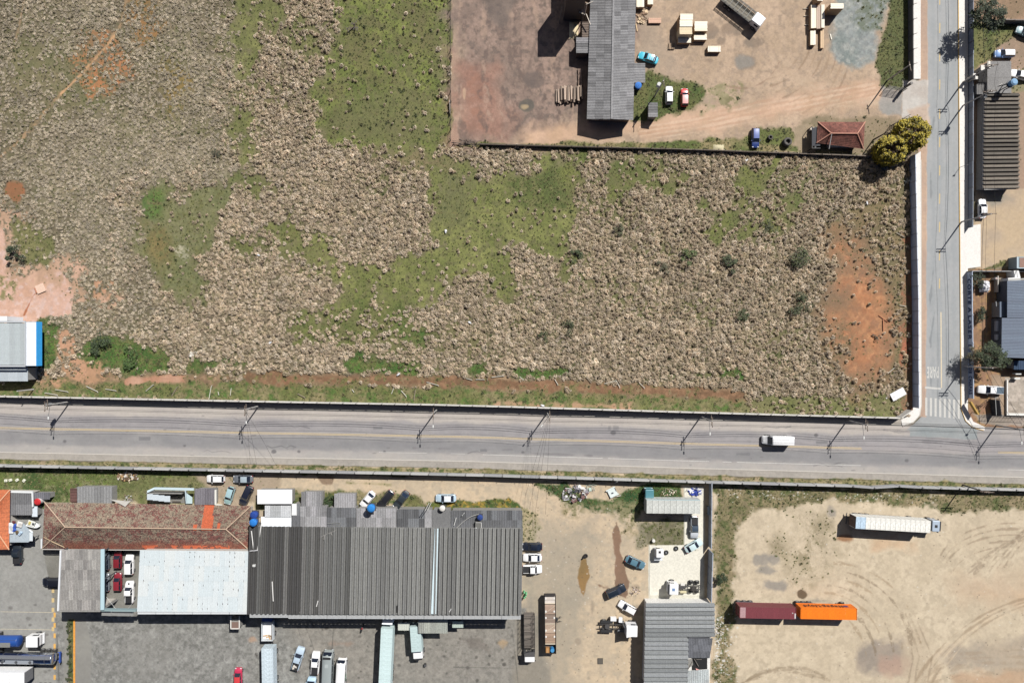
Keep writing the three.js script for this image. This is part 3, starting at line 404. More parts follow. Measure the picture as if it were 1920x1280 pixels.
const planRough = plan.clone(); planRough.bumpMap = bump1; planRough.bumpScale = 0.05; planRough.name = 'plan_rough';
const at0 = (pts) => pts.map(([x, y]) => [X(x), Z(y)]);
const gx0 = X(OX), gx1 = X(OX + GW), gz0 = Z(OY), gz1 = Z(OY + GH);
struct('ground', planUV(prism([[gx0, gz0], [gx1, gz0], [gx1, gz1], [gx0, gz1]], 0, 0)), planRough);
const FAR = 1600;
struct('surrounding_land', [prism([[-FAR, -FAR], [FAR, -FAR], [FAR, gz0], [-FAR, gz0]], 0, 0), prism([[-FAR, gz1], [FAR, gz1], [FAR, FAR], [-FAR, FAR]], 0, 0), prism([[-FAR, gz0], [gx0, gz0], [gx0, gz1], [-FAR, gz1]], 0, 0), prism([[gx1, gz0], [FAR, gz0], [FAR, gz1], [gx1, gz1]], 0, 0)], M([134, 122, 92], { t: 'grime', ts: 40, r: 0.95 }));
// paved surfaces as sheets above the ground, kerbed pavements as real steps
struct('main_road', planUV(prism(at0(strip(-46.5, 45.5, OX + 1, OX + GW - 1)), 0, 0.004)), plan);
struct('side_road', planUV(prism(at0([[1739, -42], [1796, -42], [1801.5, 765], [1808, 785], [1822, 800], [1833, 803], [1833, 823], [1706, 818], [1706, 800], [1722, 794], [1731, 782], [1734.5, 765]]), 0.004, 0.008)), plan);
struct('pavement', planUV(prism(at0(strip(-56, -47, OX + 1, 1690)), 0, 0.12)), plan);
struct('pavement', planUV(prism(at0(strip(46, 58.5, OX + 1, OX + GW - 1)), 0, 0.12)), plan);
const whiteConcrete = M([232, 228, 222], { t: 'clean', ts: 5, k: 0.62 }), kerbM = M([204, 198, 188], { t: 'clean', ts: 2 });
struct('pavement', prism(at0([[1711, -42], [1726.5, -42], [1726.5, 148], [1711, 148]]), 0, 0.12), whiteConcrete);
struct('pavement', prism(at0([[1714, 292], [1726.5, 284], [1727.5, 760], [1724, 778], [1712, 791], [1692, 798], [1690, 787], [1712, 768]]), 0, 0.12), whiteConcrete);
struct('pavement', prism(at0([[1797.5, -42], [1815, -42], [1815, 770], [1825, 790], [1847, 800], [1846, 807], [1826, 802], [1812, 790], [1803, 768]]), 0, 0.12), whiteConcrete);
struct('pavement', prism(at0([[1815, 424], [1839, 420], [1839, 500], [1815, 503]]), 0, 0.1), whiteConcrete);
struct('concrete_pad', prism(at0([[1218, 1022], [1318, 1022], [1318, 1116], [1218, 1116]]), 0, 0.06), M([226, 222, 208], { t: 'clean', ts: 9, k: 0.6 }));
struct('concrete_pad', prism(at0([[1283.5, 913], [1318, 913], [1318, 1021.8], [1283.5, 1021.8]]), 0, 0.06), M([226, 222, 208], { t: 'clean', ts: 9, k: 0.6 }));
// kerbs
const kerb = (pts, m = kerbM, hh = 0.14) => { const g = []; for (let i = 1; i < pts.length; i++) { const a = pts[i - 1], b = pts[i]; g.push(bar([X(a[0]), hh / 2, Z(a[1])], [X(b[0]), hh / 2, Z(b[1])], 0.16, hh)); } return g; };
const along = (o, xa, xb, n) => Array.from({ length: n + 1 }, (_, i) => { const x = xa + (xb - xa) * i / n; return [x, yc(x) + o]; });
struct('kerb', kerb(along(-46.4, OX + 1, 1690, 30)), kerbM); struct('kerb', kerb(along(45.6, OX + 1, OX + GW - 1, 30)), kerbM);
const yellowKerb = M([222, 186, 120], { t: 'grime', ts: 2 });
struct('kerb', kerb([[1797, -42], [1799, 300], [1802.4, 766], [1811, 789], [1825, 801.5], [1845, 806.5]]), yellowKerb);
struct('kerb', kerb([[1727.2, 300], [1728, 760], [1724.8, 779], [1712.6, 792], [1693, 799]]), kerbM);
// painted markings, 4 mm above the road each
const yel = M([226, 200, 146], { t: 'grime', ts: 1.5, k: 0.52 }), wht = M([216, 214, 208], { t: 'grime', ts: 1.2, k: 0.55 });
const mk = (pts, y) => prism(at0(pts), y, y);
for (const [a, b] of [[OX + 2, 1616], [1872, OX + GW - 2]]) { struct('centre_line', mk(strip(-1.5, -0.6, a, b), 0.012), yel); struct('centre_line', mk(strip(0.7, 1.6, a, b), 0.012), yel); }
struct('edge_line', [[905, 1012], [1020, 1130], [1140, 1330], [1355, 1372], [1382, 1615], [1890, 1985]].map(([a, b]) => mk(strip(31.6, 32.5, a, b), 0.008)), wht);
struct('edge_line', [[710, 800], [845, 872]].map(([a, b]) => mk(strip(31.6, 32.2, a, b), 0.008)), wht);
for (let i = 0; i < 11; i++) { const y = -10 + i * 53 + (i > 3 ? 2 : 0); if (y > 560) break; struct('lane_dash', mk([[1762 - y * 0.001, y], [1764 - y * 0.001, y], [1763.6 - y * 0.001, y + 19], [1761.6 - y * 0.001, y + 19]], 0.012), yel); }
struct('lane_line', mk([[1764, 585], [1766, 585], [1767, 727], [1765, 727]], 0.012), M([222, 206, 176], { t: 'grime', ts: 1.5 }));
struct('stop_line', mk([[1735, 724.5], [1765, 727], [1765, 730.5], [1735, 728]], 0.012), wht);
for (let i = 0; i < 8; i++) { const x = 1735.5 + i * 8.7; struct('crosswalk_bar', mk([[x, 745 + i * 0.6], [x + 4, 745.3 + i * 0.6], [x + 4, 779 + i * 0.9], [x, 778.7 + i * 0.9]], 0.012), wht); }
for (let i = 0; i < 6; i++) struct('parking_line', mk([[96, 1085 + i * 18], [101, 1085 + i * 18], [101, 1093 + i * 18], [96, 1093 + i * 18]], 0.006), i ? yel : wht);
for (const y of [1147.5, 1180]) struct('parking_line', mk([[0, y - 1.5], [98, y], [98, y + 0.9], [0, y - 0.6]], 0.006), M([206, 196, 172], { t: 'grime', ts: 2 }));
struct('garden_kerb', bx(X(139), 0.09, Z(1250), 0.32, 0.18, (1340 - 1163) * S), M([244, 168, 70], { t: 'grime', ts: 3 }));
for (let i = 0; i < 7; i++) struct('parking_line', mk([[99.6, 1148 + i * 19.5], [103.6, 1148 + i * 19.5], [103.6, 1157 + i * 19.5], [99.6, 1157 + i * 19.5]], 0.006), M([230, 178, 92], { t: 'grime', ts: 1.5 }));
// ---------- vegetation that nobody could count ----------
const dnAt = (arr, px, py) => { const x = Math.round(px - OX), y = Math.round(py - OY); return x < 0 || y < 0 || x >= GW || y >= GH ? 0 : arr[y * GW + x]; };
// a tussock: blades arching outwards; unit radius 1, height about 1
function tuftGeo(n, sd, wide, droop) {
  let s0 = seed; seed = sd; const t = [];
  for (let i = 0; i < n; i++) {
    const a = rnd() * 6.283, r = rr(0.35, 1), h = rr(0.55, 1) * (1.15 - 0.35 * r), w = wide * rr(0.7, 1.3), c = Math.cos(a), s = Math.sin(a), b0 = rr(0, 0.3);
    const bx0 = c * b0 - s * w, bz0 = s * b0 + c * w, bx1 = c * b0 + s * w, bz1 = s * b0 - c * w;
    const mx = c * (b0 + r * 0.55), mz = s * (b0 + r * 0.55), tx = c * (b0 + r), tz = s * (b0 + r), ty = h * (1 - droop * r);
    const L = [bx0, 0, bz0], R = [bx1, 0, bz1], ML = [mx - s * w * 0.9, h, mz + c * w * 0.9], MR = [mx + s * w * 0.9, h, mz - c * w * 0.9], T = [tx, ty, tz];
    t.push([L, R, MR], [L, MR, ML], [ML, MR, T]);
  }
  seed = s0; return tris(t);
}
const tuftMat = new THREE.MeshPhysicalMaterial({ roughness: 0.9, color: 0xffffff, transmission: 0.2, thickness: 0 }); tuftMat.name = 'dry_blades';
const leafMat = new THREE.MeshPhysicalMaterial({ roughness: 0.8, color: 0xffffff, transmission: 0.25, thickness: 0 }); leafMat.name = 'green_blades';
function scatter(name, label, geo, m, list) {
  const o = new THREE.InstancedMesh(geo, m, list.length), d = new THREE.Object3D(), c = new THREE.Color();
  list.forEach((p, i) => { d.position.set(p.x, p.y ?? 0, p.z); d.rotation.set(rr(-0.12, 0.12), rnd() * 6.283, rr(-0.12, 0.12)); d.scale.set(p.r, p.h, p.r * rr(0.72, 1.35)); d.updateMatrix(); o.setMatrixAt(i, d.matrix); c.setRGB(...p.c); o.setColorAt(i, c); });
  o.name = numbered(name); o.castShadow = o.receiveShadow = true; tag(o, label, name.replace('_', ' '), null, 'stuff'); scene.add(o); return o;
}
const shade = (c, k) => c.map((v) => v * k);
{
  const dry = [], grey = [], short = [];
  const tanC = [[212, 193, 167], [198, 179, 153], [223, 207, 184], [184, 168, 138]].map((c) => alb(c, 0.88)), greyC = [[196, 184, 162], [186, 172, 148], [208, 194, 172], [170, 158, 130]].map((c) => alb(c, 0.88));
  for (let py = -40; py < 1315; py += 4.5) for (let px = -60; px < 1980; px += 4.5) {
    const x = px + rr(-2.7, 2.7), y = py + rr(-2.7, 2.7), d = dnAt(dryN, x, y); if (d < 0.02 || y > yc(x) - 60 || x > 1709) continue;
    const tone = dnAt(toneN, x, y), n8 = fld(8, x * 1.1, y * 1.1), keep = sstep(0.28, 0.6, d * 0.9 + (n8 - 0.5) * 0.95) * (0.86 + 0.14 * sstep(0.2, 0.4, fld(32, x + 300, y + 500)));
    if (tone + (rnd() - 0.5) * 0.5 > 0.42) { if (rnd() < keep) { const r = rr(0.23, 0.46) * (rnd() < 0.14 ? 1.45 : 1); dry.push({ x: X(x), z: Z(y), r, h: r * rr(0.7, 1.4) * (0.6 + 0.8 * n8), c: shade(tanC[rnd() * 4 | 0], rr(0.78, 1.1) * (0.78 + 0.44 * fld(32, x * 2, y * 2))) }); } }
    else for (let k = 0; k < 2; k++) if (rnd() < keep * 0.8) { const r = rr(0.18, 0.44); grey.push({ x: X(x + rr(-2.5, 2.5)), z: Z(y + rr(-2.5, 2.5)), r, h: r * rr(0.5, 1.1), c: shade(greyC[rnd() * 4 | 0], rr(0.78, 1.1) * (0.74 + 0.52 * fld(32, x * 2, y * 2))) }); }
  }
  const gC = [alb([114, 120, 62], 0.75), alb([132, 134, 76], 0.75), alb([100, 112, 54], 0.75), alb([150, 142, 94], 0.75)];
  for (let py = -40; py < 1315; py += 3.6) for (let px = -60; px < 1980; px += 3.6) {
    const x = px + rr(-1.8, 1.8), y = py + rr(-1.8, 1.8), g = dnAt(greenN, x, y); if (rnd() > g * 0.8 || g < 0.03) continue;
    if (yc(x) - 56 < y && y < yc(x) + 58 && x < 1700) continue;
    const big = fld(4, x, y) > 0.72 && rnd() < (x > 590 && y < 290 ? 0.6 : y > 600 ? 0.5 : 0.12), i = y < 760 && y > -50 ? 0 : 1, r = big ? rr(0.3, 0.5) : rr(0.14, 0.26);
    short.push({ x: X(x), z: Z(y), r, h: r * rr(0.5, 1), c: shade(gC[rnd() * 4 | 0], (big ? 0.62 : 0.95) * rr(0.75, 1.15)) });
  }
  scatter('dry_grass', 'tan dry tussock grass standing thick over the middle of the open field', tuftGeo(60, 11, 0.075, 0.4), tuftMat, dry);
  scatter('dry_grass', 'grey flattened dry grass over the open field west of the green strip', tuftGeo(44, 12, 0.065, 0.3), tuftMat, grey);
  scatter('green_grass', 'short green grass and low weeds in the field, along the verges and in the yards', tuftGeo(14, 13, 0.16, 0.4), leafMat, short);
  console.log('tufts', dry.length, grey.length, short.length);
}
// ---------- shrubs and trees: leaf clusters spread through the crown, on limbs ----------
function leafCloud(n, fn, size, sd, flat = 0.5) {          // fn() -> [x, y, z] in the crown
  const s0 = seed; seed = sd; const t = [];
  for (let i = 0; i < n; i++) {
    const [x, y, z] = fn(), a = rnd() * 6.283, el = rr(-0.6, 0.9) * flat, s = size * rr(0.6, 1.4), ux = Math.cos(a), uz = Math.sin(a), vx = -uz * Math.cos(el), vy = Math.sin(el), vz = ux * Math.cos(el), b = rr(-0.4, 0.4) * s;
    const p0 = [x - ux * s, y, z - uz * s], p1 = [x + vx * s * 0.5, y + vy * s * 0.5 + b, z + vz * s * 0.5], p2 = [x + ux * s, y - b * 0.4, z + uz * s], p3 = [x - vx * s * 0.5, y - vy * s * 0.5 + b, z - vz * s * 0.5];
    t.push([p0, p1, p2], [p0, p2, p3]);
  }
  seed = s0; return tris(t);
}
const leafMats = new Map();
const leafM = (c, tr = 0.3) => { const k = c.join() + tr; if (!leafMats.has(k)) { const m = new THREE.MeshPhysicalMaterial({ roughness: 0.75, transmission: tr, thickness: 0 }); m.color.setRGB(...alb(c)); m.name = 'leaves'; leafMats.set(k, m); } return leafMats.get(k); };
const barkM = M([118, 100, 84], { t: 'wood', ts: 1 }), twigM = M([142, 126, 112]);
function shrub(name, label, px, py, r, h, cols, n = 260, group, bare = 0) {
  const o = thing(name, label, name === 'shrub' ? 'shrub' : 'tree', [X(px), 0, Z(py)], rnd() * 6, group), sd = Math.round(px * 13 + py);
  const lobes = []; const s0 = seed; seed = sd; for (let i = 0; i < 7; i++) { const a = rnd() * 6.283, q = rr(0.15, 1.0) * r; lobes.push([Math.cos(a) * q, h * rr(0.45, 0.8), Math.sin(a) * q, r * rr(0.18, 0.52)]); }
  const st = []; for (let i = 0; i < 6 + bare * 22; i++) { const L = lobes[i % 7], tip = [L[0] * rr(0.7, 1.35), L[1] * rr(0.8, 1.25), L[2] * rr(0.7, 1.35)]; st.push(rod([0, 0, 0], tip, 0.035 + 0.02 * h, 0.012, 5)); }
  seed = s0;
  mesh('stem', st, twigM, o);
  cols.forEach((c, k) => mesh('foliage', leafCloud(Math.round(n / cols.length), () => { const L = lobes[rnd() * 7 | 0], a = rnd() * 6.283, b = Math.acos(rr(-0.5, 1)), q = L[3] * Math.pow(rnd(), 0.4); return [L[0] + Math.cos(a) * Math.sin(b) * q, Math.max(0.05, L[1] + Math.cos(b) * q * 0.9), L[2] + Math.sin(a) * Math.sin(b) * q]; }, 0.11 + r * 0.03, sd + k, 1), leafM(c), o));
  return o;
}
const FS = 'shrubs in the field';
shrub('shrub', 'round dark green bush on the pink earth at the west edge of the field', 33, 478, 1.9, 2.2, [[52, 70, 40], [72, 88, 52]], 700);
shrub('shrub', 'grey leafless bush in the green grass north of the field', 664, 52, 1.7, 1.5, [[136, 126, 120]], 60, FS, 1);
shrub('shrub', 'small dark shrub with a bright green top, westmost of the row in the tan grass', 1290, 484, 1.7, 1.7, [[94, 112, 66], [120, 140, 70]], 420, FS);
shrub('shrub', 'dark green shrub in the tan grass between two smaller shrubs', 1370, 494, 2.3, 1.7, [[90, 100, 66], [108, 120, 74], [80, 82, 66]], 560, FS);
shrub('shrub', 'wide olive green shrub at the west edge of the orange earth', 1503, 486, 2.7, 1.9, [[102, 112, 70], [120, 128, 78], [90, 90, 70]], 640, FS);
shrub('shrub', 'sparse thin shrub beside the green corridor in the field', 1160, 434, 1.6, 1.3, [[116, 118, 86], [132, 132, 98]], 240, FS, 1);
shrub('shrub', 'thin grey green shrub just west of the dark shrub with the green top', 1242, 502, 1.5, 1.3, [[120, 118, 90], [108, 108, 82]], 220, FS, 1);
shrub('shrub', 'low dark shrub in the tan grass south of the wide shrubs', 1390, 592, 1.7, 1.3, [[92, 102, 64], [104, 112, 72]], 360, FS);
shrub('shrub', 'long dark bush along the tan grass near the orange earth', 1496, 570, 2.4, 1.6, [[100, 110, 68], [84, 90, 64]], 520, FS);
shrub('shrub', 'small dark bush standing alone above the green weed strip', 1020, 632, 1.1, 1.1, [[94, 104, 64]], 200, FS);
shrub('shrub', 'pair of low dark bushes grown together in the tan grass', 1068, 618, 1.6, 1.1, [[96, 108, 66], [84, 90, 64]], 260, FS);
shrub('shrub', 'small bush at the edge of the green grass beside the bare timber yard', 1080, 478, 1.5, 1.1, [[88, 104, 62]], 260, FS);
shrub('shrub', 'low olive bush in the green hollow north of the orange earth', 1440, 424, 1.7, 1.1, [[104, 112, 76], [122, 124, 86]], 260, FS);
shrub('shrub', 'dark weed bush in the rough grass west of the big green strip', 405, 290, 1.0, 1.0, [[94, 94, 70]], 160, FS);
shrub('shrub', 'low dark bush on the orange earth south of the loose boards', 1640, 631, 0.8, 0.7, [[116, 104, 82]], 120, FS);
shrub('shrub', 'dark leafy bush in the weeds east of the blue and white building', 188, 640, 2.6, 1.4, [[70, 86, 54], [88, 108, 60]], 640, FS);
shrub('shrub', 'bright leafy bush in the weed strip south of the blue and white building', 240, 672, 2.4, 1.0, [[86, 118, 56], [104, 132, 62]], 520, FS);
shrub('shrub', 'tall green bush against the inside of the wall beside the eastern dirt yard', 1349, 1082, 1.6, 1.7, [[44, 66, 32], [66, 86, 42]], 480);
shrub('shrub', 'green bush inside the lettered wall near its north corner', 1831, 524, 1.9, 2.2, [[54, 66, 42], [70, 84, 50]], 480);
shrub('shrub', 'green bush inside the lettered wall below the covered machine', 1832, 588, 1.7, 1.9, [[54, 70, 42], [74, 90, 52]], 420);
shrub('shrub', 'green shrub growing between two small corrugated roofs', 616, 938, 1.7, 1.4, [[50, 78, 34], [70, 96, 44]], 420);
function tree(name, label, px, py, r, h, cols, leaf, n, form, group) {
  const o = thing(name, label, 'tree', [X(px), 0, Z(py)], 0, group), sd = Math.round(px * 7 + py * 3), s0 = seed; seed = sd;
  const tr = [rod([0, 0, 0], [0.1, h * 0.5, 0.05], h * 0.032, h * 0.02, 9), rod([0.1, h * 0.5, 0.05], [0, h * 0.9, 0], h * 0.02, h * 0.006, 7)], limbs = [];
  const N = form === 'cone' ? 190 : 44;
  for (let i = 0; i < N; i++) { const t = form === 'cone' ? 1 - Math.pow(rnd(), 0.7) * 0.999 : rr(0.1, 1), a = i * 2.4 + rr(-0.4, 0.4), y = h * lerp(form === 'cone' ? 0.12 : 0.4, 0.95, t), q = form === 'cone' ? r * (t > 0.3 ? Math.sqrt(1 - ((t - 0.3) / 0.7) ** 2) : 0.8 + 0.2 * t / 0.3) * (0.8 + 0.2 * Math.sqrt(rnd())) : r * Math.sin(Math.acos(clamp(2 * t - 1, -1, 1)) ) * rr(0.45, 1); const tip = [Math.cos(a) * q, y, Math.sin(a) * q]; limbs.push([...tip, form === 'cone' ? r * rr(0.07, 0.19) : r * rr(0.14, 0.34)]); tr.push(rod([0.05, y * 0.8, 0.02], tip, h * 0.008, 0.02, 5)); }
  seed = s0;
  mesh('trunk', tr, barkM, o);
  cols.forEach((c, k) => mesh('crown', leafCloud(Math.round(n / cols.length), () => { const L = limbs[(rnd() * N) | 0], a = rnd() * 6.283, b = Math.acos(rr(-1, 1)), q = L[3] * (rnd() + 0.5 * rnd()), inn = form === 'cone' ? 1 - 0.25 * rnd() * rnd() : 1; return [(L[0] + Math.cos(a) * Math.sin(b) * q) * inn, L[1] + Math.cos(b) * q * 0.9, (L[2] + Math.sin(a) * Math.sin(b) * q) * inn]; }, leaf, sd + k * 17, 1), leafM(c), o));
  return o;
}
tree('conifer_tree', 'yellow green rounded conifer beside the road, the taller of the pair by the yard gate', 1690, 261, 3.5, 8.2, [[232, 210, 62], [206, 186, 54], [112, 108, 36]], 0.24, 9000, 'cone');
tree('conifer_tree', 'yellow green conifer next to the tiled gatehouse, the smaller of the pair', 1653, 290, 3.1, 7.4, [[230, 208, 62], [200, 180, 54], [106, 102, 36]], 0.24, 7600, 'cone');
tree('broadleaf_tree', 'dark green tree over the wall beside the side road, north of the grey flat roof', 1819, 52, 3.3, 8.5, [[66, 82, 48], [84, 98, 58], [54, 68, 42]], 0.2, 3200, 'round');
tree('broadleaf_tree', 'leafy grey green tree inside the lettered wall beside the bare reddish tree', 1833, 667, 3.2, 6.5, [[74, 90, 50], [94, 108, 66], [60, 74, 46]], 0.17, 2800, 'round');
tree('bare_tree', 'thin half bare reddish tree against the lettered wall', 1812, 668, 2.5, 5.5, [[118, 104, 72], [94, 96, 62]], 0.13, 900, 'round');
// hedge plants in the narrow bed beside the orange kerb
for (let i = 0; i < 8; i++) shrub('hedge_plant', ['dark green clump in the narrow bed beside the orange kerb, nearest the canopy roof', 'spiky clump second from the canopy roof beside the orange kerb', 'third clump from the canopy roof beside the orange kerb', 'fourth clump from the canopy roof beside the orange kerb', 'clump of the kerb bed level with the white truck cab', 'clump of the kerb bed level with the steel tank trailer', 'clump of the kerb bed just below the steel tank trailer', 'clump at the lower end of the orange kerb bed'][i], 131.5, 1168 + i * 14.5, 0.62, 0.8, [[58, 78, 36], [84, 92, 46]], 110, 'plants in the kerb bed').userData.category = 'plant';
// ---------- vehicles ----------
const glassM = new THREE.MeshPhysicalMaterial({ roughness: 0.06, color: 0x000000, clearcoat: 0.4 }); glassM.color.setRGB(0.012, 0.016, 0.026); glassM.name = 'dark_glass';
const tyreM = M([46, 46, 46], { r: 0.9 }), rimM = M([176, 178, 182], { r: 0.4, m: 0.6 }), blackM = M([44, 44, 46], { r: 0.6 }), lampM = M([230, 232, 236], { r: 0.15 }), redLampM = M([170, 30, 28], { r: 0.25 }), steelM = M([96, 98, 102], { r: 0.6, m: 0.3, t: 'grime', ts: 3 }), darkSteel = M([70, 68, 68], { r: 0.75, t: 'grime', ts: 2 });
const paintM = (c) => M(c, { r: 0.38, coat: 0.6, k: 0.66 });
const gcache = new Map(); const cached = (k, f) => { if (!gcache.has(k)) gcache.set(k, f()); return gcache.get(k); };
function wheelG(r, w) { return cached('wheel' + r + w, () => { const g = new THREE.CylinderGeometry(r, r, w, 18); g.rotateX(Math.PI / 2); const e = new THREE.TorusGeometry(r * 0.88, r * 0.14, 6, 18); return merge([planar(g), planar(e.translate(0, 0, w * 0.46))]); }); }
const rimG = (r, w) => cached('rim' + r + w, () => { const g = new THREE.CylinderGeometry(r * 0.6, r * 0.6, w + 0.03, 12); g.rotateX(Math.PI / 2); return planar(g); });
function wheel(p, x, z, r, w) { const o = mesh('wheel', wheelG(r, w), tyreM, p); o.position.set(x, r, z); mesh('rim', rimG(r, w), rimM, o); return o; }
const TYPES = {   // L, W, roof height, belt; cabin: [rear base, rear top, front top, front base] as fractions of length from the rear
  hatch: { L: 3.9, W: 1.66, h: 1.48, belt: 0.95, cab: [0.02, 0.1, 0.56, 0.74], hood: 0.84, tail: 0.92 },
  sedan: { L: 4.4, W: 1.74, h: 1.45, belt: 0.93, cab: [0.12, 0.26, 0.56, 0.73], hood: 0.82, tail: 0.88 },
  suv: { L: 4.4, W: 1.82, h: 1.68, belt: 1.08, cab: [0.02, 0.08, 0.58, 0.73], hood: 0.98, tail: 1.05 },
  pickup: { L: 5.0, W: 1.84, h: 1.75, belt: 1.08, cab: [0.38, 0.41, 0.62, 0.74], hood: 1.0, tail: 1.03 },
  van: { L: 5.2, W: 1.98, h: 2.3, belt: 1.25, cab: [0.01, 0.02, 0.72, 0.86], hood: 1.08, tail: 1.25 },
};
function bodyG(type) {
  return cached('body' + type, () => {
    const T = TYPES[type], w = T.W / 2, xs = [0, 0.015, 0.06, 0.16, 0.34, 0.55, 0.74, 0.86, 0.94, 0.985, 1], rows = [];
    for (const f of xs) {
      const x = (f - 0.5) * T.L, end = Math.min(f, 1 - f), wf = w * (0.8 + 0.2 * Math.sqrt(clamp(end / 0.12))), nose = f > 0.5 ? sstep(1.02, 0.86, f) : sstep(-0.02, 0.1, f);
      const top = f > T.cab[3] ? lerp(0.58, lerp(T.belt, T.hood, sstep(T.cab[3], 0.95, f)), 0.35 + 0.65 * nose) : f < T.cab[0] ? lerp(0.62, T.tail, 0.4 + 0.6 * nose) : lerp(0.62, T.belt, 0.4 + 0.6 * nose), bot = 0.24;
      rows.push([[x, bot, -wf * 0.9], [x, 0.4, -wf], [x, top * 0.72, -wf * 0.995], [x, top * 0.94, -wf * 0.95], [x, top, -wf * 0.84], [x, top + 0.035, -wf * 0.4], [x, top + 0.045, 0], [x, top + 0.035, wf * 0.4], [x, top, wf * 0.84], [x, top * 0.94, wf * 0.95], [x, top * 0.72, wf * 0.995], [x, 0.4, wf], [x, bot, wf * 0.9]]);
    }
    const first = rows[0], last = rows[rows.length - 1], caps = [];
    for (let j = 1; j < first.length - 1; j++) { caps.push([first[0], first[j], first[j + 1]]); caps.push([last[0], last[j + 1], last[j]]); }
    return merge([gridGeo(rows.map((r) => r.slice().reverse())), tris(caps)]);
  });
}
function car(type, label, px, py, deg, c, o = {}) {
  const T = TYPES[type], t = thing(o.name ?? (type === 'pickup' ? 'pickup_truck' : type === 'van' ? 'van' : 'parked_car'), label, type === 'pickup' ? 'pickup' : type === 'van' ? 'van' : 'car', [X(px, 0.8), o.y ?? 0, Z(py, 0.8)], yaw(deg), o.group);
  const pm = paintM(c), rm = o.roof ? paintM(o.roof) : pm, sx = (o.L ?? T.L) / T.L, fx = (f) => (f - 0.5) * T.L, w = T.W / 2, y0 = T.belt + 0.03, y1 = T.h - 0.03;
  const [ra, rb_, fa, fb] = T.cab, wb = w * 0.86, wt = w * 0.72;
  mesh('body', bodyG(type), pm, t);
  const A = (x, y, z) => [fx(x), y, z];
  mesh('windshield', cached('ws' + type, () => quad(A(fb, y0, wb), A(fb, y0, -wb), A(fa, y1, -wt), A(fa, y1, wt))), o.screen ?? glassM, t);
  mesh('rear_window', cached('rw' + type, () => quad(A(ra, y0, -wb), A(ra, y0, wb), A(rb_, y1, wt), A(rb_, y1, -wt))), glassM, t);
  for (const s of [-1, 1]) mesh('side_window', cached('sw' + type + s, () => { const q = [A(ra, y0, wb * s), A(fb, y0, wb * s), A(fa, y1, wt * s), A(rb_, y1, wt * s)]; return s > 0 ? quad(...q) : quad(...q.reverse()); }), glassM, t);
  mesh('roof', cached('rf' + type, () => { const rows = []; for (let i = 0; i <= 6; i++) { const f = lerp(rb_ - 0.012, fa + 0.012, i / 6), cr = 0.05 * Math.sin(Math.PI * i / 6); rows.push([1.02, 0.7, 0.3, -0.3, -0.7, -1.02].map((k) => A(f, y1 + 0.01 + cr + 0.05 * (1 - k * k), wt * k))); } return merge([gridGeo(rows), quad(A(rb_, y1, -wt), A(rb_, y1, wt), A(fa, y1, wt), A(fa, y1, -wt))]); }), rm, t);
  for (const s of [-1, 1]) [[fb, fa, 0.07], [ra, rb_, 0.09], [(ra + fb) / 2, (rb_ + fa) / 2, 0.08]].forEach(([f0, f1, q], i) => mesh('pillar', cached('pl' + type + s + i, () => bar(A(f0, y0 - 0.02, wb * s), A(f1, y1 + 0.03, wt * s), q, 0.06)), pm, t));
  const wx = T.L * 0.31, r = type === 'pickup' || type === 'suv' ? 0.36 : 0.31;
  for (const sx_ of [-1, 1]) for (const s of [-1, 1]) wheel(t, sx_ * wx, s * (w - 0.1), r, 0.22);
  for (const s of [-1, 1]) {
    mesh('headlight', cached('hl' + type, () => rb(0, 0, 0, 0.2, 0.14, 0.36, 0.05)), lampM, t).position.set(T.L / 2 - 0.12, 0.68, s * w * 0.66);
    mesh('tail_light', cached('tl' + type, () => rb(0, 0, 0, 0.12, 0.26, 0.24, 0.04)), redLampM, t).position.set(-T.L / 2 + 0.05, 0.78, s * w * 0.76);
    mesh('wing_mirror', cached('wm' + type, () => rb(0, 0, 0, 0.14, 0.14, 0.24, 0.05)), o.mirror ?? pm, t).position.set(fx(fb) - 0.3, T.belt + 0.08, s * (w + 0.1));
  }
  if (type === 'pickup') {
    const len = T.L * (ra - 0.035), cx = fx(ra / 2 + 0.012), bm = o.bed ?? blackM;
    mesh('bed_cover', rb(cx, T.belt + 0.07, 0, len, 0.06, T.W * 0.78, 0.02), bm, t);
    for (const s of [-1, 1]) mesh('bed_rail', rb(cx, T.belt + 0.06, s * T.W * 0.41, len, 0.12, 0.08, 0.03), pm, t);
    if (o.load) for (let i = 0; i < 7; i++) mesh('cargo_sack', rb(cx + rr(-0.6, 0.6), T.belt + 0.16, rr(-0.5, 0.5), rr(0.3, 0.6), 0.16, rr(0.15, 0.3), 0.06, rnd() * 3), M([222, 216, 206]), t);
  }
  if (o.rack) for (let i = 0; i < 4; i++) mesh('roof_bar', rb(fx(0.2 + i * 0.1), T.h + 0.09, 0, 0.13, 0.05, T.W * 0.74, 0.02), M([214, 222, 230]), t);
  if (o.rails) for (const s of [-1, 1]) mesh('roof_rail', rod(A(rb_ + 0.06, T.h + 0.06, wt * 0.9 * s), A(fa - 0.06, T.h + 0.06, wt * 0.9 * s), 0.025), rimM, t);
  if (o.sunroof) mesh('sunroof', rb(fx(0.4), T.h + 0.045, 0, 0.7, 0.03, 0.8, 0.01), glassM, t);
  if (o.stripe) mesh('bonnet_stripe', rb(fx(0.87), T.hood + 0.06, 0, 0.75, 0.03, 0.34, 0.01), blackM, t);
  t.scale.x = sx; return t;
}
const WHITE = [246, 246, 246], SILVER = [178, 190, 200], BLACK = [40, 44, 54], NAVY = [38, 48, 66], GREY = [122, 126, 132], MAROON = [128, 38, 48];
car('sedan', 'bright cyan car with four pale roof bars beside the long grey shed', 1216, 108, 199, [70, 196, 222], { rack: 1, L: 4.5 });
car('hatch', 'white hatchback on the grass beside a red car', 1255, 178, 270, WHITE);
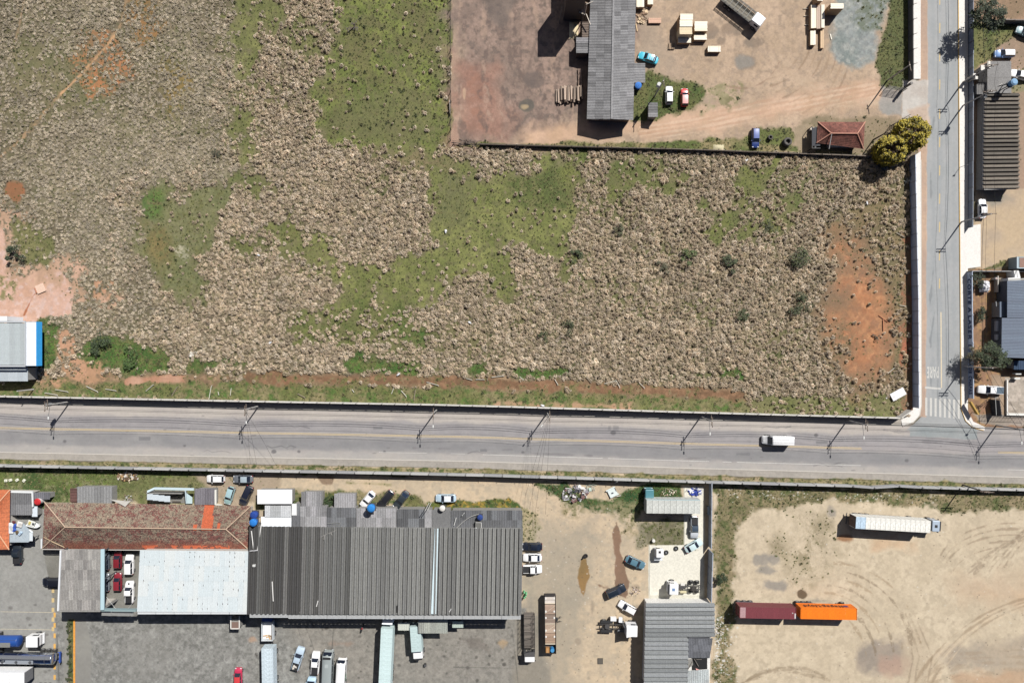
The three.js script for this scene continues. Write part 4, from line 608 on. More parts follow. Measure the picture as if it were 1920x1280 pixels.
car('hatch', 'red car with a sun faded pink roof on the grass beside a white hatchback', 1284, 182, 270, [208, 52, 52], { roof: [232, 168, 164] });
car('hatch', 'dark blue car parked by the low wall near the stacked tyres', 1417, 258, 90, [44, 66, 128], { roof: [92, 110, 172], L: 4.3 });
car('hatch', 'white hatchback parked along the road wall, west of a grey sedan', 403.5, 897.5, 180, WHITE);
car('sedan', 'grey sedan with a bluish roof parked along the road wall', 455, 898, 180, [112, 116, 122], { roof: [168, 182, 190], L: 4.3 });
car('hatch', 'pale teal hatchback parked at a slant beside a black car', 429.5, 929, 107, [152, 182, 182], { roof: [170, 200, 206] });
car('suv', 'black car at a slant beside the pale teal hatchback', 461, 929, 115, [32, 36, 52]);
car('sedan', 'white sedan parked at a slant above the blue roof tank', 689, 936, 129.5, WHITE, { L: 4.0, mirror: blackM });
car('suv', 'long black car at a slant next to the white sedan', 722, 937, 128.5, [34, 34, 40], { L: 4.8 });
car('sedan', 'dark grey green sedan at a slant, eastmost of the three slanted cars', 752, 937, 128, [48, 56, 62], { L: 4.5 });
car('sedan', 'pale blue sedan with a white roof alone on the sandy lane', 836, 934, 180, [184, 206, 220], { roof: [232, 238, 244], L: 4.5 });
const EC = 'cars parked at the east end of the big shed';
car('sedan', 'dark navy car against the east wall of the big shed above two white cars', 998, 1025, 180, [24, 32, 48], { group: EC });
car('sedan', 'white sedan parked against the big shed between a dark car and a white pickup', 998.5, 1045.5, 180, WHITE, { group: EC, L: 4.1 });
car('pickup', 'white pickup with a dark bed parked against the east end of the big shed', 998, 1067, 0, WHITE, { L: 4.3 });
const CC = 'cars in the open court between two roofs';
car('hatch', 'maroon car in the narrow court, the one nearer the tiled roof', 220, 1049, 270, MAROON, { group: CC });
car('suv', 'white car with a dark windscreen in the narrow court beside the upper maroon car', 242, 1058, 270, WHITE, { group: CC });
car('hatch', 'maroon car in the narrow court, the lower one with its front to the other', 220, 1091, 270, [140, 44, 56], { group: CC });
car('pickup', 'white pickup with a black bed and striped bonnet in the narrow court', 242, 1110, 270, WHITE, { stripe: 1, L: 4.8 });
car('hatch', 'dark grey car half under the canopy roof beside the upper maroon car', 197, 1052, 270, [86, 92, 100], { group: CC });
car('hatch', 'silver grey car half under the canopy roof beside the lower maroon car', 197, 1092, 270, [122, 128, 134], { group: CC });
car('suv', 'black car pulled halfway under the western canopy roof', 97, 1091, 180, [26, 28, 36], { L: 4.3 });
car('pickup', 'black pickup in the paved yard south of the pale roof by the orange tiled house', 32, 1038, 270, [38, 46, 54], { L: 4.5 });
car('hatch', 'magenta red car on the stone yard near the long white trailer', 446, 1269, 270, [196, 48, 84], { roof: [212, 70, 74] });
car('pickup', 'silver blue pickup with sacks in its black bed on the stone yard', 558, 1235, 287, [186, 204, 220], { load: 1, L: 5.3 });
car('pickup', 'white pickup with a black bed parked between the silver pickup and the grey minibus', 591, 1243, 274, WHITE, { L: 5.0 });
car('van', 'pale blue car below the white pickup at the lower edge of the yard', 583, 1289, 274, [176, 204, 224], { L: 4.6 });
car('sedan', 'teal sedan standing in the wet streak on the dirt yard', 1191.5, 1054.5, 24, [92, 128, 144], { L: 4.5 });
car('suv', 'dark navy car with roof rails at the end of the wet streak', 1155, 1108, 337, [30, 40, 52], { rails: 1, L: 4.5 });
car('hatch', 'white hatchback at a slant beside the striped roof of the lower shed', 1176.5, 1139, 209, WHITE, { L: 4.2 });
car('pickup', 'stripped silver and dark pickup on the concrete strip by the long wall', 1302, 988, 90, [206, 212, 218], { roof: [70, 84, 100], L: 4.8 });
car('sedan', 'pale teal sedan at a slant on the concrete pad', 1301, 1023, 330, [206, 226, 228], { L: 4.2 });
car('sedan', 'white car parked by the south end of the brown ribbed roof', 1843, 391, 270, WHITE, { L: 4.2 });
car('pickup', 'white pickup with a slate bed cover in front of the steel gate', 1859, 731, 183, WHITE, { bed: M([92, 108, 122]), L: 5.5 });
car('hatch', 'white car with a blue bonnet on the earth north of the grey flat roof', 1885, 100, 180, [110, 150, 204], { roof: WHITE, L: 4.3 });
car('sedan', 'white car beside the grey flat roof and the pale blue tank', 1914, 140, 195, WHITE, { L: 4.4 });
car('sedan', 'teal car at the edge of the green patch near the yard wall', 1925, 60, 200, [120, 152, 160], { L: 4.4 });

// ---------- trucks ----------
function cabParts(t, x, c, o = {}) {          // cab-over cab with its front at x
  const pm = paintM(c), L = o.len ?? 2.1, W = o.W ?? 2.35, h = o.h ?? 2.75, y0 = 0.75;
  mesh('cab', rb(x - L / 2, y0 + (h - y0) / 2, 0, L, h - y0, W, 0.22, 0, 2), pm, t);
  mesh('windshield', quad([x + 0.015, 1.45, W * 0.46], [x + 0.015, 1.45, -W * 0.46], [x - 0.13, h - 0.28, -W * 0.42], [x - 0.13, h - 0.28, W * 0.42]), glassM, t);
  for (const s of [-1, 1]) {
    mesh('side_window', bx(x - L * 0.36, h - 0.75, s * (W / 2 - 0.005), L * 0.4, 0.6, 0.03), glassM, t);
    mesh('headlight', rb(x - 0.02, 0.95, s * W * 0.37, 0.12, 0.2, 0.4, 0.04), lampM, t);
    mesh('wing_mirror', rb(x - 0.12, h - 0.6, s * (W / 2 + 0.16), 0.12, 0.5, 0.2, 0.04), blackM, t);
  }
  mesh('bumper', rb(x - 0.05, 0.62, 0, 0.3, 0.4, W, 0.08), o.bumper ?? pm, t);
  if (o.sunvisor) mesh('sun_visor', rb(x + 0.12, h - 0.18, 0, 0.34, 0.05, W * 0.86, 0.02), blackM, t);
  if (o.hatch) mesh('roof_hatch', rb(x - L * 0.5, h + 0.02, 0, 0.6, 0.05, 0.6, 0.02), blackM, t);
  if (o.deflector) mesh('roof_deflector', quad([x - L * 0.35, h + 0.02, W * 0.4], [x - L * 0.35, h + 0.02, -W * 0.4], [x - L + 0.05, o.deflector, -W * 0.46], [x - L + 0.05, o.deflector, W * 0.46]), pm, t);
}
function chassis(t, xa, xb, axles, o = {}) {
  mesh('chassis', [bx((xa + xb) / 2, 0.85, 0.45, xb - xa, 0.24, 0.1), bx((xa + xb) / 2, 0.85, -0.45, xb - xa, 0.24, 0.1), ...Array.from({ length: 5 }, (_, i) => bx(lerp(xa, xb, (i + 0.5) / 5), 0.85, 0, 0.14, 0.16, 0.9))], darkSteel, t);
  for (const x of axles) for (const s of [-1, 1]) wheel(t, x, s * (o.W ?? 1.0), 0.5, o.single === x ? 0.3 : 0.5);
}
function boxBody(t, xa, xb, y0, y1, W, c, o = {}) {       // side walls, doors and a roof of separate panels
  const cm = M(c, { r: 0.55, t: o.t ?? 'clean', ts: 5, k: 0.62 }), n = o.n ?? Math.max(3, Math.round((xb - xa) / 1.2)), d = (xb - xa) / n;
  for (const s of [-1, 1]) mesh('side_wall', merge([bx((xa + xb) / 2, (y0 + y1) / 2, s * (W / 2 - 0.03), xb - xa, y1 - y0, 0.06), ...Array.from({ length: n + 1 }, (_, i) => bx(xa + d * i * 0.998 + 0.01, (y0 + y1) / 2, s * (W / 2 + 0.012), 0.07, y1 - y0 - 0.05, 0.026))]), o.side ?? cm, t);
  mesh('front_wall', bx(xb - 0.03, (y0 + y1) / 2, 0, 0.06, y1 - y0, W - 0.14), cm, t); for (const s of [-1, 1]) mesh('rear_door', bx(xa + 0.03, (y0 + y1) / 2, s * (W / 4 - 0.03), 0.06, y1 - y0 - 0.05, W / 2 - 0.1), o.rear ?? cm, t);
  mesh('floor', bx((xa + xb) / 2, y0 + 0.04, 0, xb - xa - 0.14, 0.08, W - 0.14), darkSteel, t);
  if (!o.open) for (let i = 0; i < n; i++) { const k = o.roofC ? o.roofC(i, n) : 1; mesh('roof_panel', cached('rp' + d.toFixed(2) + W, () => merge([bx(0, 0, 0, d - 0.03, 0.04, W - 0.02), bx(d / 2 - 0.06, 0.03, 0, 0.05, 0.03, W - 0.06)])), Array.isArray(k) ? M(k, { r: 0.5, t: o.t ?? 'clean', ts: 4, k: 0.62 }) : M(c.map((v, i_) => Math.min(252, v * k * j1(i_, 0.975, 1.01))), { r: 0.5, t: o.t ?? 'clean', ts: 4, k: 0.62 }), t).position.set(xa + d * (i + 0.5), y1 + 0.01, 0); }
}
const truckAt = (name, label, cat, px, py, deg, h = 2, group) => thing(name, label, cat, [X(px, h), 0, Z(py, h)], yaw(deg), group);
{ // stake truck in the timber yard: cab front at (1432,49), bed back to upper edge
  const t = truckAt('stake_truck', 'white flatbed truck with an empty slatted bed driving out of the timber yard', 'truck', 1392, 18.5, 38.2, 1.5);
  cabParts(t, 5.3, WHITE, { len: 2.4, h: 2.7, W: 2.3 }); chassis(t, -5.2, 4.6, [-3.6, -2.4, 4.2]);
  for (let i = 0; i < 12; i++) mesh('floor_plank', bx(-1.15, 1.3, -1.05 + i * 0.19, 8.1, 0.05, 0.175), M([128, 122, 110].map((v, i_) => v * j1(i_, 0.85, 1.12)), { t: 'wood', ts: 3 }), t);
  for (const s of [-1, 1]) { for (let k = 0; k < 3; k++) mesh('side_slat', bx(-1.15, 1.55 + k * 0.26, s * 1.2, 8.2, 0.14, 0.04), M([150, 150, 146], { t: 'wood', ts: 3 }), t); for (let i = 0; i < 8; i++) mesh('stake', bx(-5.1 + i * 1.13, 1.75, s * 1.24, 0.1, 0.95, 0.06), darkSteel, t); }
  for (let i = 0; i < 8; i++) mesh('cross_bar', bx(-5.1 + i * 1.13, 2.2, 0, 0.08, 0.06, 2.4), M([176, 176, 170]), t);
  mesh('headboard', bx(2.95, 1.9, 0, 0.08, 1.3, 2.4), darkSteel, t);
}
{ // moving van on the main road
  const t = truckAt('delivery_van', 'white panel van driving on the main road', 'van', 1462, 826.5, 180.8, 2.4); const m = paintM(WHITE);
  const rows = []; for (const [x, top, w] of [[-3.2, 2.52, 0.96], [-3.1, 2.6, 0.99], [0, 2.62, 1.0], [1.3, 2.58, 1.0], [1.5, 2.5, 0.98], [2.25, 1.42, 0.96], [2.95, 1.12, 0.9], [3.2, 0.8, 0.78], [3.25, 0.5, 0.7]]) rows.push([[x, 0.3, -w * 0.95], [x, 0.7, -w], [x, top * 0.9, -w * 0.97], [x, top, -w * 0.88], [x, top + 0.02, 0], [x, top, w * 0.88], [x, top * 0.9, w * 0.97], [x, 0.7, w], [x, 0.3, w * 0.95]].reverse());
  mesh('body', [gridGeo(rows), quad([-3.2, 0.3, -0.92], [-3.2, 0.3, 0.92], [-3.2, 2.5, 0.86], [-3.2, 2.5, -0.86])], m, t);
  mesh('windshield', quad([2.24, 1.5, 0.82], [2.24, 1.5, -0.82], [1.56, 2.5, -0.8], [1.56, 2.5, 0.8]), glassM, t);
  for (const s of [-1, 1]) { mesh('side_window', bx(1.6, 1.75, s * 0.985, 0.8, 0.55, 0.04), glassM, t); mesh('wing_mirror', rb(1.95, 1.5, s * 1.14, 0.16, 0.34, 0.22, 0.05), blackM, t); mesh('headlight', rb(3.05, 0.85, s * 0.68, 0.25, 0.22, 0.3, 0.06), lampM, t); mesh('tail_light', rb(-3.2, 1.2, s * 0.84, 0.08, 0.6, 0.16, 0.03), redLampM, t); for (const x of [-2, 2.1]) wheel(t, x, s * 0.88, 0.36, 0.24); }
}
{ // semi-trailer in the eastern yard
  const t = truckAt('semi_trailer_truck', 'white box semi trailer with a small silver blue tractor on the eastern dirt yard', 'truck', 1679, 981, 3.4, 2.6);
  cabParts(t, 9.5, [176, 190, 206], { len: 1.7, h: 3.1, W: 2.45, bumper: blackM, sunvisor: 1, hatch: 1 }); mesh('cab_rear', rb(7.45, 1.9, 0, 0.5, 2.3, 2.2, 0.1), blackM, t);
  chassis(t, 3.2, 8.2, [4.2, 8.3]); boxBody(t, -9.3, 6.85, 1.15, 4.05, 2.55, [236, 234, 226], { n: 15, t: 'grime', roofC: (i) => i < 2 ? [192, 214, 232] : [240, 238, 230], rear: M([118, 100, 92], { t: 'grime', ts: 2 }) });
  chassis(t, -9, 3, [-7.8, -6.5, -5.2]); mesh('side_guard', [bx(-1, 0.85, 1.2, 6, 0.3, 0.06), bx(-1, 0.85, -1.2, 6, 0.3, 0.06)], steelM, t); mesh('rear_bumper', bx(-9.7, 0.7, 0, 0.14, 0.2, 2.4), steelM, t);
}
// shipping containers on two coupled skeletal trailers
const font = await new FontLoader().loadAsync('fonts/droid/droid_sans_bold.typeface.json');
function lettering(txt, size, depth = 0.012) { const g = new TextGeometry(txt, { font, size, depth, curveSegments: 4, bevelEnabled: false }); g.computeBoundingBox(); const b = g.boundingBox; g.translate(-(b.min.x + b.max.x) / 2, -(b.min.y + b.max.y) / 2, 0); return planar(g); }
function container(label, px, py, deg, c, wear) {
  const t = thing('shipping_container', label, 'shipping container', [X(px, 4), 1.42, Z(py, 4)], yaw(deg)), m = M(c, { r: 0.5, t: 'clean', ts: 4, k: 0.66 }), L = 12.19, W = 2.44, h = 2.6;
  const corr = (n, len, at) => { const p = []; for (let i = 0; i < n; i++) { const x = -len / 2 + len * i / n, d = len / n; p.push([x, 0], [x + d * 0.3, 0], [x + d * 0.5, -0.045], [x + d * 0.8, -0.045]); } p.push([len / 2, 0]); return p; };
  const side = (s) => gridGeo([corr(42, L - 0.3).map(([x, d]) => [x, 0.12, s * (W / 2 - 0.02 + d)]), corr(42, L - 0.3).map(([x, d]) => [x, h - 0.1, s * (W / 2 - 0.02 + d)])], false);
  for (const s of [-1, 1]) mesh('side_wall', side(s), m, t);
  for (let i = 0; i < 10; i++) mesh('roof_panel', gridGeo([corr(5, (L - 0.3) / 10 - 0.015).map(([x, d]) => [x, h - 0.015 + d * 0.5, -W / 2 + 0.1]), corr(5, (L - 0.3) / 10 - 0.015).map(([x, d]) => [x, h - 0.015 + d * 0.5, W / 2 - 0.1])], false), wear && i < 1 ? M([186, 150, 152], { t: 'grime', ts: 2 }) : M(c.map((v, i_) => Math.min(250, v * j1(i_, 0.97, 1.02))), { r: 0.5, t: 'clean', ts: 4, k: 0.66 }), t).position.x = -(L - 0.3) / 2 + (L - 0.3) / 10 * (i + 0.5);
  const g = []; for (const s of [-1, 1]) { g.push(bx(0, h - 0.05, s * (W / 2 - 0.05), L, 0.1, 0.1), bx(0, 0.08, s * (W / 2 - 0.05), L, 0.16, 0.1)); for (const e of [-1, 1]) g.push(bx(e * (L / 2 - 0.06), h / 2, s * (W / 2 - 0.06), 0.12, h + 0.01, 0.125)); }
  for (const e of [-1, 1]) g.push(bx(e * (L / 2 - 0.05), h - 0.06, 0, 0.1, 0.12, W - 0.2), bx(e * (L / 2 - 0.05), 0.08, 0, 0.1, 0.16, W - 0.2)); mesh('frame', g, m, t);
  for (const e of [-1, 1]) for (const s of [-1, 1]) mesh('corner_casting', bx(e * (L / 2 - 0.085), h + 0.005, s * (W / 2 - 0.08), 0.18, 0.06, 0.17), M(c.map((v) => v * 0.8)), t);
  mesh('end_wall', bx(L / 2 - 0.1, h / 2, 0, 0.05, h - 0.2, W - 0.2), m, t); for (const s of [-1, 1]) { mesh('door', bx(-L / 2 + 0.1, h / 2, s * 0.55, 0.05, h - 0.25, 1.06), m, t); mesh('lock_rod', rod([-L / 2 + 0.05, 0.1, s * 0.3], [-L / 2 + 0.05, h - 0.15, s * 0.3], 0.02), steelM, t); }
  return t;
}
{
  const a = container('dark maroon shipping container behind the orange one on the coupled trailers', 1440, 1149, 1.2, [122, 60, 66], 1);
  mesh('roof_patch', [bx(5.9, 2.63, 0.5, 0.28, 0.02, 1.1), bx(5.35, 2.63, -0.1, 0.22, 0.02, 0.2)], M([214, 206, 204]), a);
  const b = container('bright orange shipping container with dark lettering on its side', 1554.5, 1150.5, 1.2, [242, 126, 20]);
  const tx = lettering('Hapag-Lloyd', 1.05); tx.rotateY(Math.PI); tx.translate(-0.7, 1.35, -1.235); mesh('lettering', tx, M([74, 40, 28]), b);
  const em = []; for (const [dx, dy] of [[-0.28, 0.2], [0.28, 0.2], [-0.28, -0.22], [0.28, -0.22]]) em.push(bx(4.2 + dx, 1.4 + dy, -1.24, 0.44, 0.32, 0.02)); em.push(bx(4.2, 1.4, -1.242, 0.16, 0.9, 0.02)); mesh('emblem', em, M([70, 48, 110]), b);
  for (const [px, l, ax] of [[1440, 'skeletal trailer carrying the maroon container', [-5.2, -3.9, -2.6]], [1554.5, 'skeletal trailer carrying the orange container', [-5.4, -4.1, -2.8, 4.5]]]) {
    const t = thing('container_trailer', l, 'trailer', [X(px, 4), 0, Z(px === 1440 ? 1149 : 1150.5, 4)], yaw(1.2)); mesh('frame', [bx(0, 1.2, 0.5, 12.1, 0.4, 0.14), bx(0, 1.2, -0.5, 12.1, 0.4, 0.14), ...[-5.9, -2, 2, 5.9].map((x) => bx(x, 1.32, 0, 0.25, 0.16, 2.4))], darkSteel, t);
    for (const x of ax) for (const s of [-1, 1]) wheel(t, x, s * 1.0, 0.5, 0.46); mesh('mudguard', [-1, 1].map((s) => bx(-4, 1.1, s * 1.05, 3.6, 0.04, 0.46)), steelM, t);
    if (px !== 1440) mesh('landing_leg', [bx(3.4, 0.55, 0.8, 0.14, 1.1, 0.14), bx(3.4, 0.55, -0.8, 0.14, 1.1, 0.14)], steelM, t); else mesh('rear_bar', bx(-6.3, 0.9, 0, 0.1, 0.2, 2.3), steelM, t);
  }
}
{ // long white truck backed to the big shed
  const t = truckAt('semi_trailer_truck', 'long white semi trailer truck with its cab under the eaves of the big shed', 'truck', 724, 1222, 272.6, 3.6);
  boxBody(t, -8.6, 5.2, 1.15, 4.1, 2.55, [206, 226, 226], { n: 14 }); chassis(t, -8.4, 6.5, [-7.2, -5.9, -4.6, 3.2, 4.4]);
  cabParts(t, 8.4, [240, 246, 252], { len: 2.3, h: 3.2, W: 2.45, deflector: 4.15 });
}
{ const t = truckAt('box_truck', 'pale teal box truck with a white cab partly under the small canopy', 'truck', 780.5, 1203, 86, 3);
  boxBody(t, -3.4, 2.0, 1.0, 3.4, 2.3, [194, 214, 214], { n: 5 }); chassis(t, -3.2, 2.2, [-1.8, 2.9]); cabParts(t, 4.0, WHITE, { len: 1.85, h: 2.5, W: 2.1, sunvisor: 1 }); }
{ const t = truckAt('stake_truck', 'empty black stake bed truck with a white cab east of the big shed', 'truck', 992.5, 1193, 89.5, 2);
  chassis(t, -5, 4.6, [-3.4, -2.1, 3.9]); cabParts(t, 5.4, WHITE, { len: 1.5, h: 2.6, W: 2.2 }); mesh('cab_shade_board', bx(3.6, 2.7, 0, 1.0, 0.06, 2.3), M([84, 82, 82], { t: 'grime', ts: 2 }), t);
  for (let i = 0; i < 14; i++) mesh('floor_plank', bx(-4.7 + i * 0.56, 1.25, 0, 0.54, 0.06, 2.3), M([116, 108, 100].map((v, i_) => v * j1(i_, 0.84, 1.12)), { t: 'wood', ts: 2 }), t);
  for (const s of [-1, 1]) { for (let i = 0; i < 8; i++) mesh('stake', rod([-4.8 + i * 1.1, 1.2, s * 1.16], [-4.8 + i * 1.1, 2.9, s * 1.16], 0.045), blackM, t); for (let k = 0; k < 3; k++) mesh('rail', bar([-4.9, 1.5 + k * 0.6, s * 1.17], [3.1, 1.5 + k * 0.6, s * 1.17], 0.06, 0.05), blackM, t); }
  for (let i = 0; i < 6; i++) mesh('cross_bar', bar([-4.8 + i * 1.5, 2.88, -1.16], [-4.8 + i * 1.5 + (i % 2) * 0.5, 2.88, 1.16], 0.07, 0.06), blackM, t); for (const i of [1, 3, 4]) mesh('brace', bar([-4.6 + i * 1.5, 2.8, -1.1], [-3.6 + i * 1.5, 1.4, -0.2], 0.06, 0.06), blackM, t); }
{ const t = truckAt('cargo_trailer', 'open trailer loaded with boards and crates under straps, a blue drum at its end', 'trailer', 1031.5, 1170, 89.5, 2);
  chassis(t, -6.3, 6.3, [3.2, 4.5]); mesh('floor', bx(0, 1.15, 0, 12.8, 0.12, 2.45), darkSteel, t); for (const s of [-1, 1]) mesh('side_wall', bx(0, 1.75, s * 1.24, 12.8, 1.2, 0.06), M([40, 40, 42]), t); mesh('front_wall', bx(-6.4, 1.9, 0, 0.08, 1.5, 2.4), M([54, 50, 48]), t); mesh('tail_wall', bx(6.4, 1.6, 0, 0.08, 0.9, 2.4), M([54, 50, 48]), t); }
{ let k = 0; for (const [u, len, c, l] of [[-5.4, 1.7, [222, 212, 202], 'pale board bundle at the front of the loaded open trailer'], [-3.3, 2.1, [174, 150, 132], 'brown crate second from the front in the loaded open trailer'], [-1.1, 2.0, [150, 132, 118], 'grey brown crate in the middle of the loaded open trailer'], [0.9, 1.8, [188, 166, 146], 'wide tan crate just behind the middle of the loaded open trailer'], [3.1, 2.4, [168, 142, 120], 'brown crate with white pads near the tail of the loaded open trailer']]) {
    const a = 89.5 * D2R, x = X(1031.5, 2) + Math.cos(a) * u, z = Z(1170, 2) + Math.sin(a) * u, t = thing('crate', l, 'crate', [x, 1.22, z], yaw(89.5), 'crates in the open trailer');
    const nb = Math.round(len / 0.28); for (let i = 0; i < nb; i++) mesh('board', bx(-len / 2 + (i + 0.5) * len / nb, 0.98, 0, len / nb - 0.02, 0.05, 2.2), M(c.map((v, i_) => Math.min(240, v * j1(i_, 0.9, 1.08))), { t: 'wood', ts: 2 }), t); mesh('box', bx(0, 0.48, 0, len - 0.02, 0.95, 2.16), M(c.map((v) => v * 0.8)), t);
    mesh('strap', k % 2 ? bar([-len * 0.4, 1.03, -1.1], [len * 0.4, 1.03, 1.1], 0.14, 0.02) : bx(len * 0.46, 1.03, 0, 0.18, 0.02, 2.2), M([228, 214, 190]), t); for (const s of [-1, 1]) mesh('pad', bx(len * 0.2 * (k % 2 ? 1 : -1), 1.04, s * 0.92, 0.4, 0.05, 0.3), M([244, 240, 234]), t); k++; }
  const dr = thing('drum', 'blue plastic drum at the tail of the loaded open trailer', 'drum', [X(1035.5, 2), 1.22, Z(1218, 2)]); mesh('barrel', [rod([0, 0, 0], [0, 1.15, 0], 0.44, 0.44, 16), rod([0, 0.38, 0], [0, 0.44, 0], 0.47, 0.47, 16), rod([0, 0.78, 0], [0, 0.84, 0], 0.47, 0.47, 16)], M([44, 128, 186]), dr); mesh('lid', rod([0, 1.15, 0], [0, 1.2, 0], 0.4, 0.38, 16), M([70, 150, 204]), dr);
  const cb = thing('carton', 'brown cardboard carton beside the blue drum in the open trailer', 'carton', [X(1026.8, 2), 1.22, Z(1219, 2)]); mesh('box', rb(0, 0.45, 0, 0.8, 0.9, 1.0, 0.02), M([184, 136, 84]), cb); mesh('tape', bx(0, 0.905, 0, 0.1, 0.012, 1.0), M([204, 170, 120]), cb); }
{ // blue-cab truck with an open white body, and its drawbar trailer
  const t = truckAt('tipper_truck', 'truck with an open white body, its blue cab under the eaves of the big shed', 'truck', 501, 1178, 270, 2);
  cabParts(t, 3.6, [44, 72, 140], { len: 2.0, h: 2.5, W: 2.2 }); chassis(t, -2.4, 2.4, [-1.6, 2.6]); boxBody(t, -2.6, 1.5, 1.0, 2.4, 2.4, [222, 228, 232], { open: 1 }); mesh('floor_sheet', bx(-0.55, 1.5, 0, 3.8, 0.05, 2.2), M([244, 244, 244], { t: 'grime', ts: 2 }), t);
  for (let i = 0; i < 6; i++) mesh('loose_board', bx(-2.0 + rr(-0.3, 0.5), 1.58 + i * 0.03, rr(-0.7, 0.7), rr(0.6, 1.2), 0.04, 0.22, rnd() * 3), M(i % 2 ? [206, 168, 120] : [150, 132, 112], { t: 'wood', ts: 1 }), t);
  const d = truckAt('drawbar_trailer', 'long pale drawbar trailer behind the truck with the open white body', 'trailer', 504, 1258, 269, 2.4); boxBody(d, -5.6, 5.3, 1.0, 3.3, 2.5, [208, 222, 230], { n: 12, t: 'grime' }); chassis(d, -5.4, 5.2, [-3.6, -2.3, 3.6]); mesh('drawbar', [bar([5.2, 0.8, 0.5], [6.6, 0.75, 0], 0.12, 0.12), bar([5.2, 0.8, -0.5], [6.6, 0.75, 0], 0.12, 0.12)], darkSteel, d); }
function bus(name, label, cat, px, py, L, W, h, c, o = {}) {
  const t = truckAt(name, label, cat, px, py, o.deg ?? 272, h * 0.8), m = paintM(c), rows = [];
  for (const [f, k, w] of [[-0.5, 0.9, 0.92], [-0.49, 0.98, 0.98], [0.36, 1, 1], [0.42, 0.93, 0.99], [0.475, 0.62, 0.95], [0.497, 0.42, 0.86], [0.5, 0.3, 0.8]]) { const x = f * L, top = h * k; rows.push([[x, 0.35, -W / 2 * w], [x, top * 0.85, -W / 2 * w], [x, top, -W / 2 * w * 0.84], [x, top + 0.04, 0], [x, top, W / 2 * w * 0.84], [x, top * 0.85, W / 2 * w], [x, 0.35, W / 2 * w]].reverse()); }
  mesh('body', [gridGeo(rows), quad([-L / 2, 0.35, -W * 0.46], [-L / 2, 0.35, W * 0.46], [-L / 2, h * 0.9, W * 0.4], [-L / 2, h * 0.9, -W * 0.4])], m, t);
  const x0 = 0.475 * L, x1 = 0.415 * L; mesh('windshield', quad([x0 + 0.03, h * 0.63, W * 0.44], [x0 + 0.03, h * 0.63, -W * 0.44], [x1 + 0.03, h * 0.945, -W * 0.4], [x1 + 0.03, h * 0.945, W * 0.4]), glassM, t);
  for (const s of [-1, 1]) { for (let i = 0; i < 4; i++) mesh('side_window', bx(-L * 0.36 + i * L * 0.2, h * 0.66, s * (W / 2 - 0.005), L * 0.17, h * 0.24, 0.05), glassM, t); mesh('wing_mirror', rb(x0, h * 0.62, s * (W / 2 + 0.16), 0.14, 0.3, 0.2, 0.05), blackM, t); mesh('headlight', rb(L * 0.497, 0.8, s * W * 0.36, 0.14, 0.2, 0.3, 0.05), lampM, t); for (const x of [-0.28, 0.32]) wheel(t, x * L, s * (W / 2 - 0.15), 0.4, 0.26); }
  return t; }
{ const a = bus('minibus', 'grey minibus with a roof hatch between the white pickup and the green and white van', 'bus', 612.5, 1258, 8.2, 2.15, 2.7, [156, 164, 164]); mesh('roof_hatch', rb(1.3, 2.76, 0, 0.8, 0.06, 0.8, 0.03), M([176, 184, 184]), a); mesh('dark_roof_front', bx(3.0, 2.745, 0, 0.5, 0.03, 1.7), blackM, a);
  const b = bus('panel_van', 'white van with green corner markings beside the grey minibus', 'van', 638, 1266, 6.6, 2.0, 2.4, WHITE, { deg: 273 }); mesh('green_panel', [bx(2.75, 1.5, -0.75, 0.5, 0.05, 0.42), bx(-0.8, 1.2, 0.985, 1.6, 0.7, 0.03)], M([52, 150, 88]), b); }
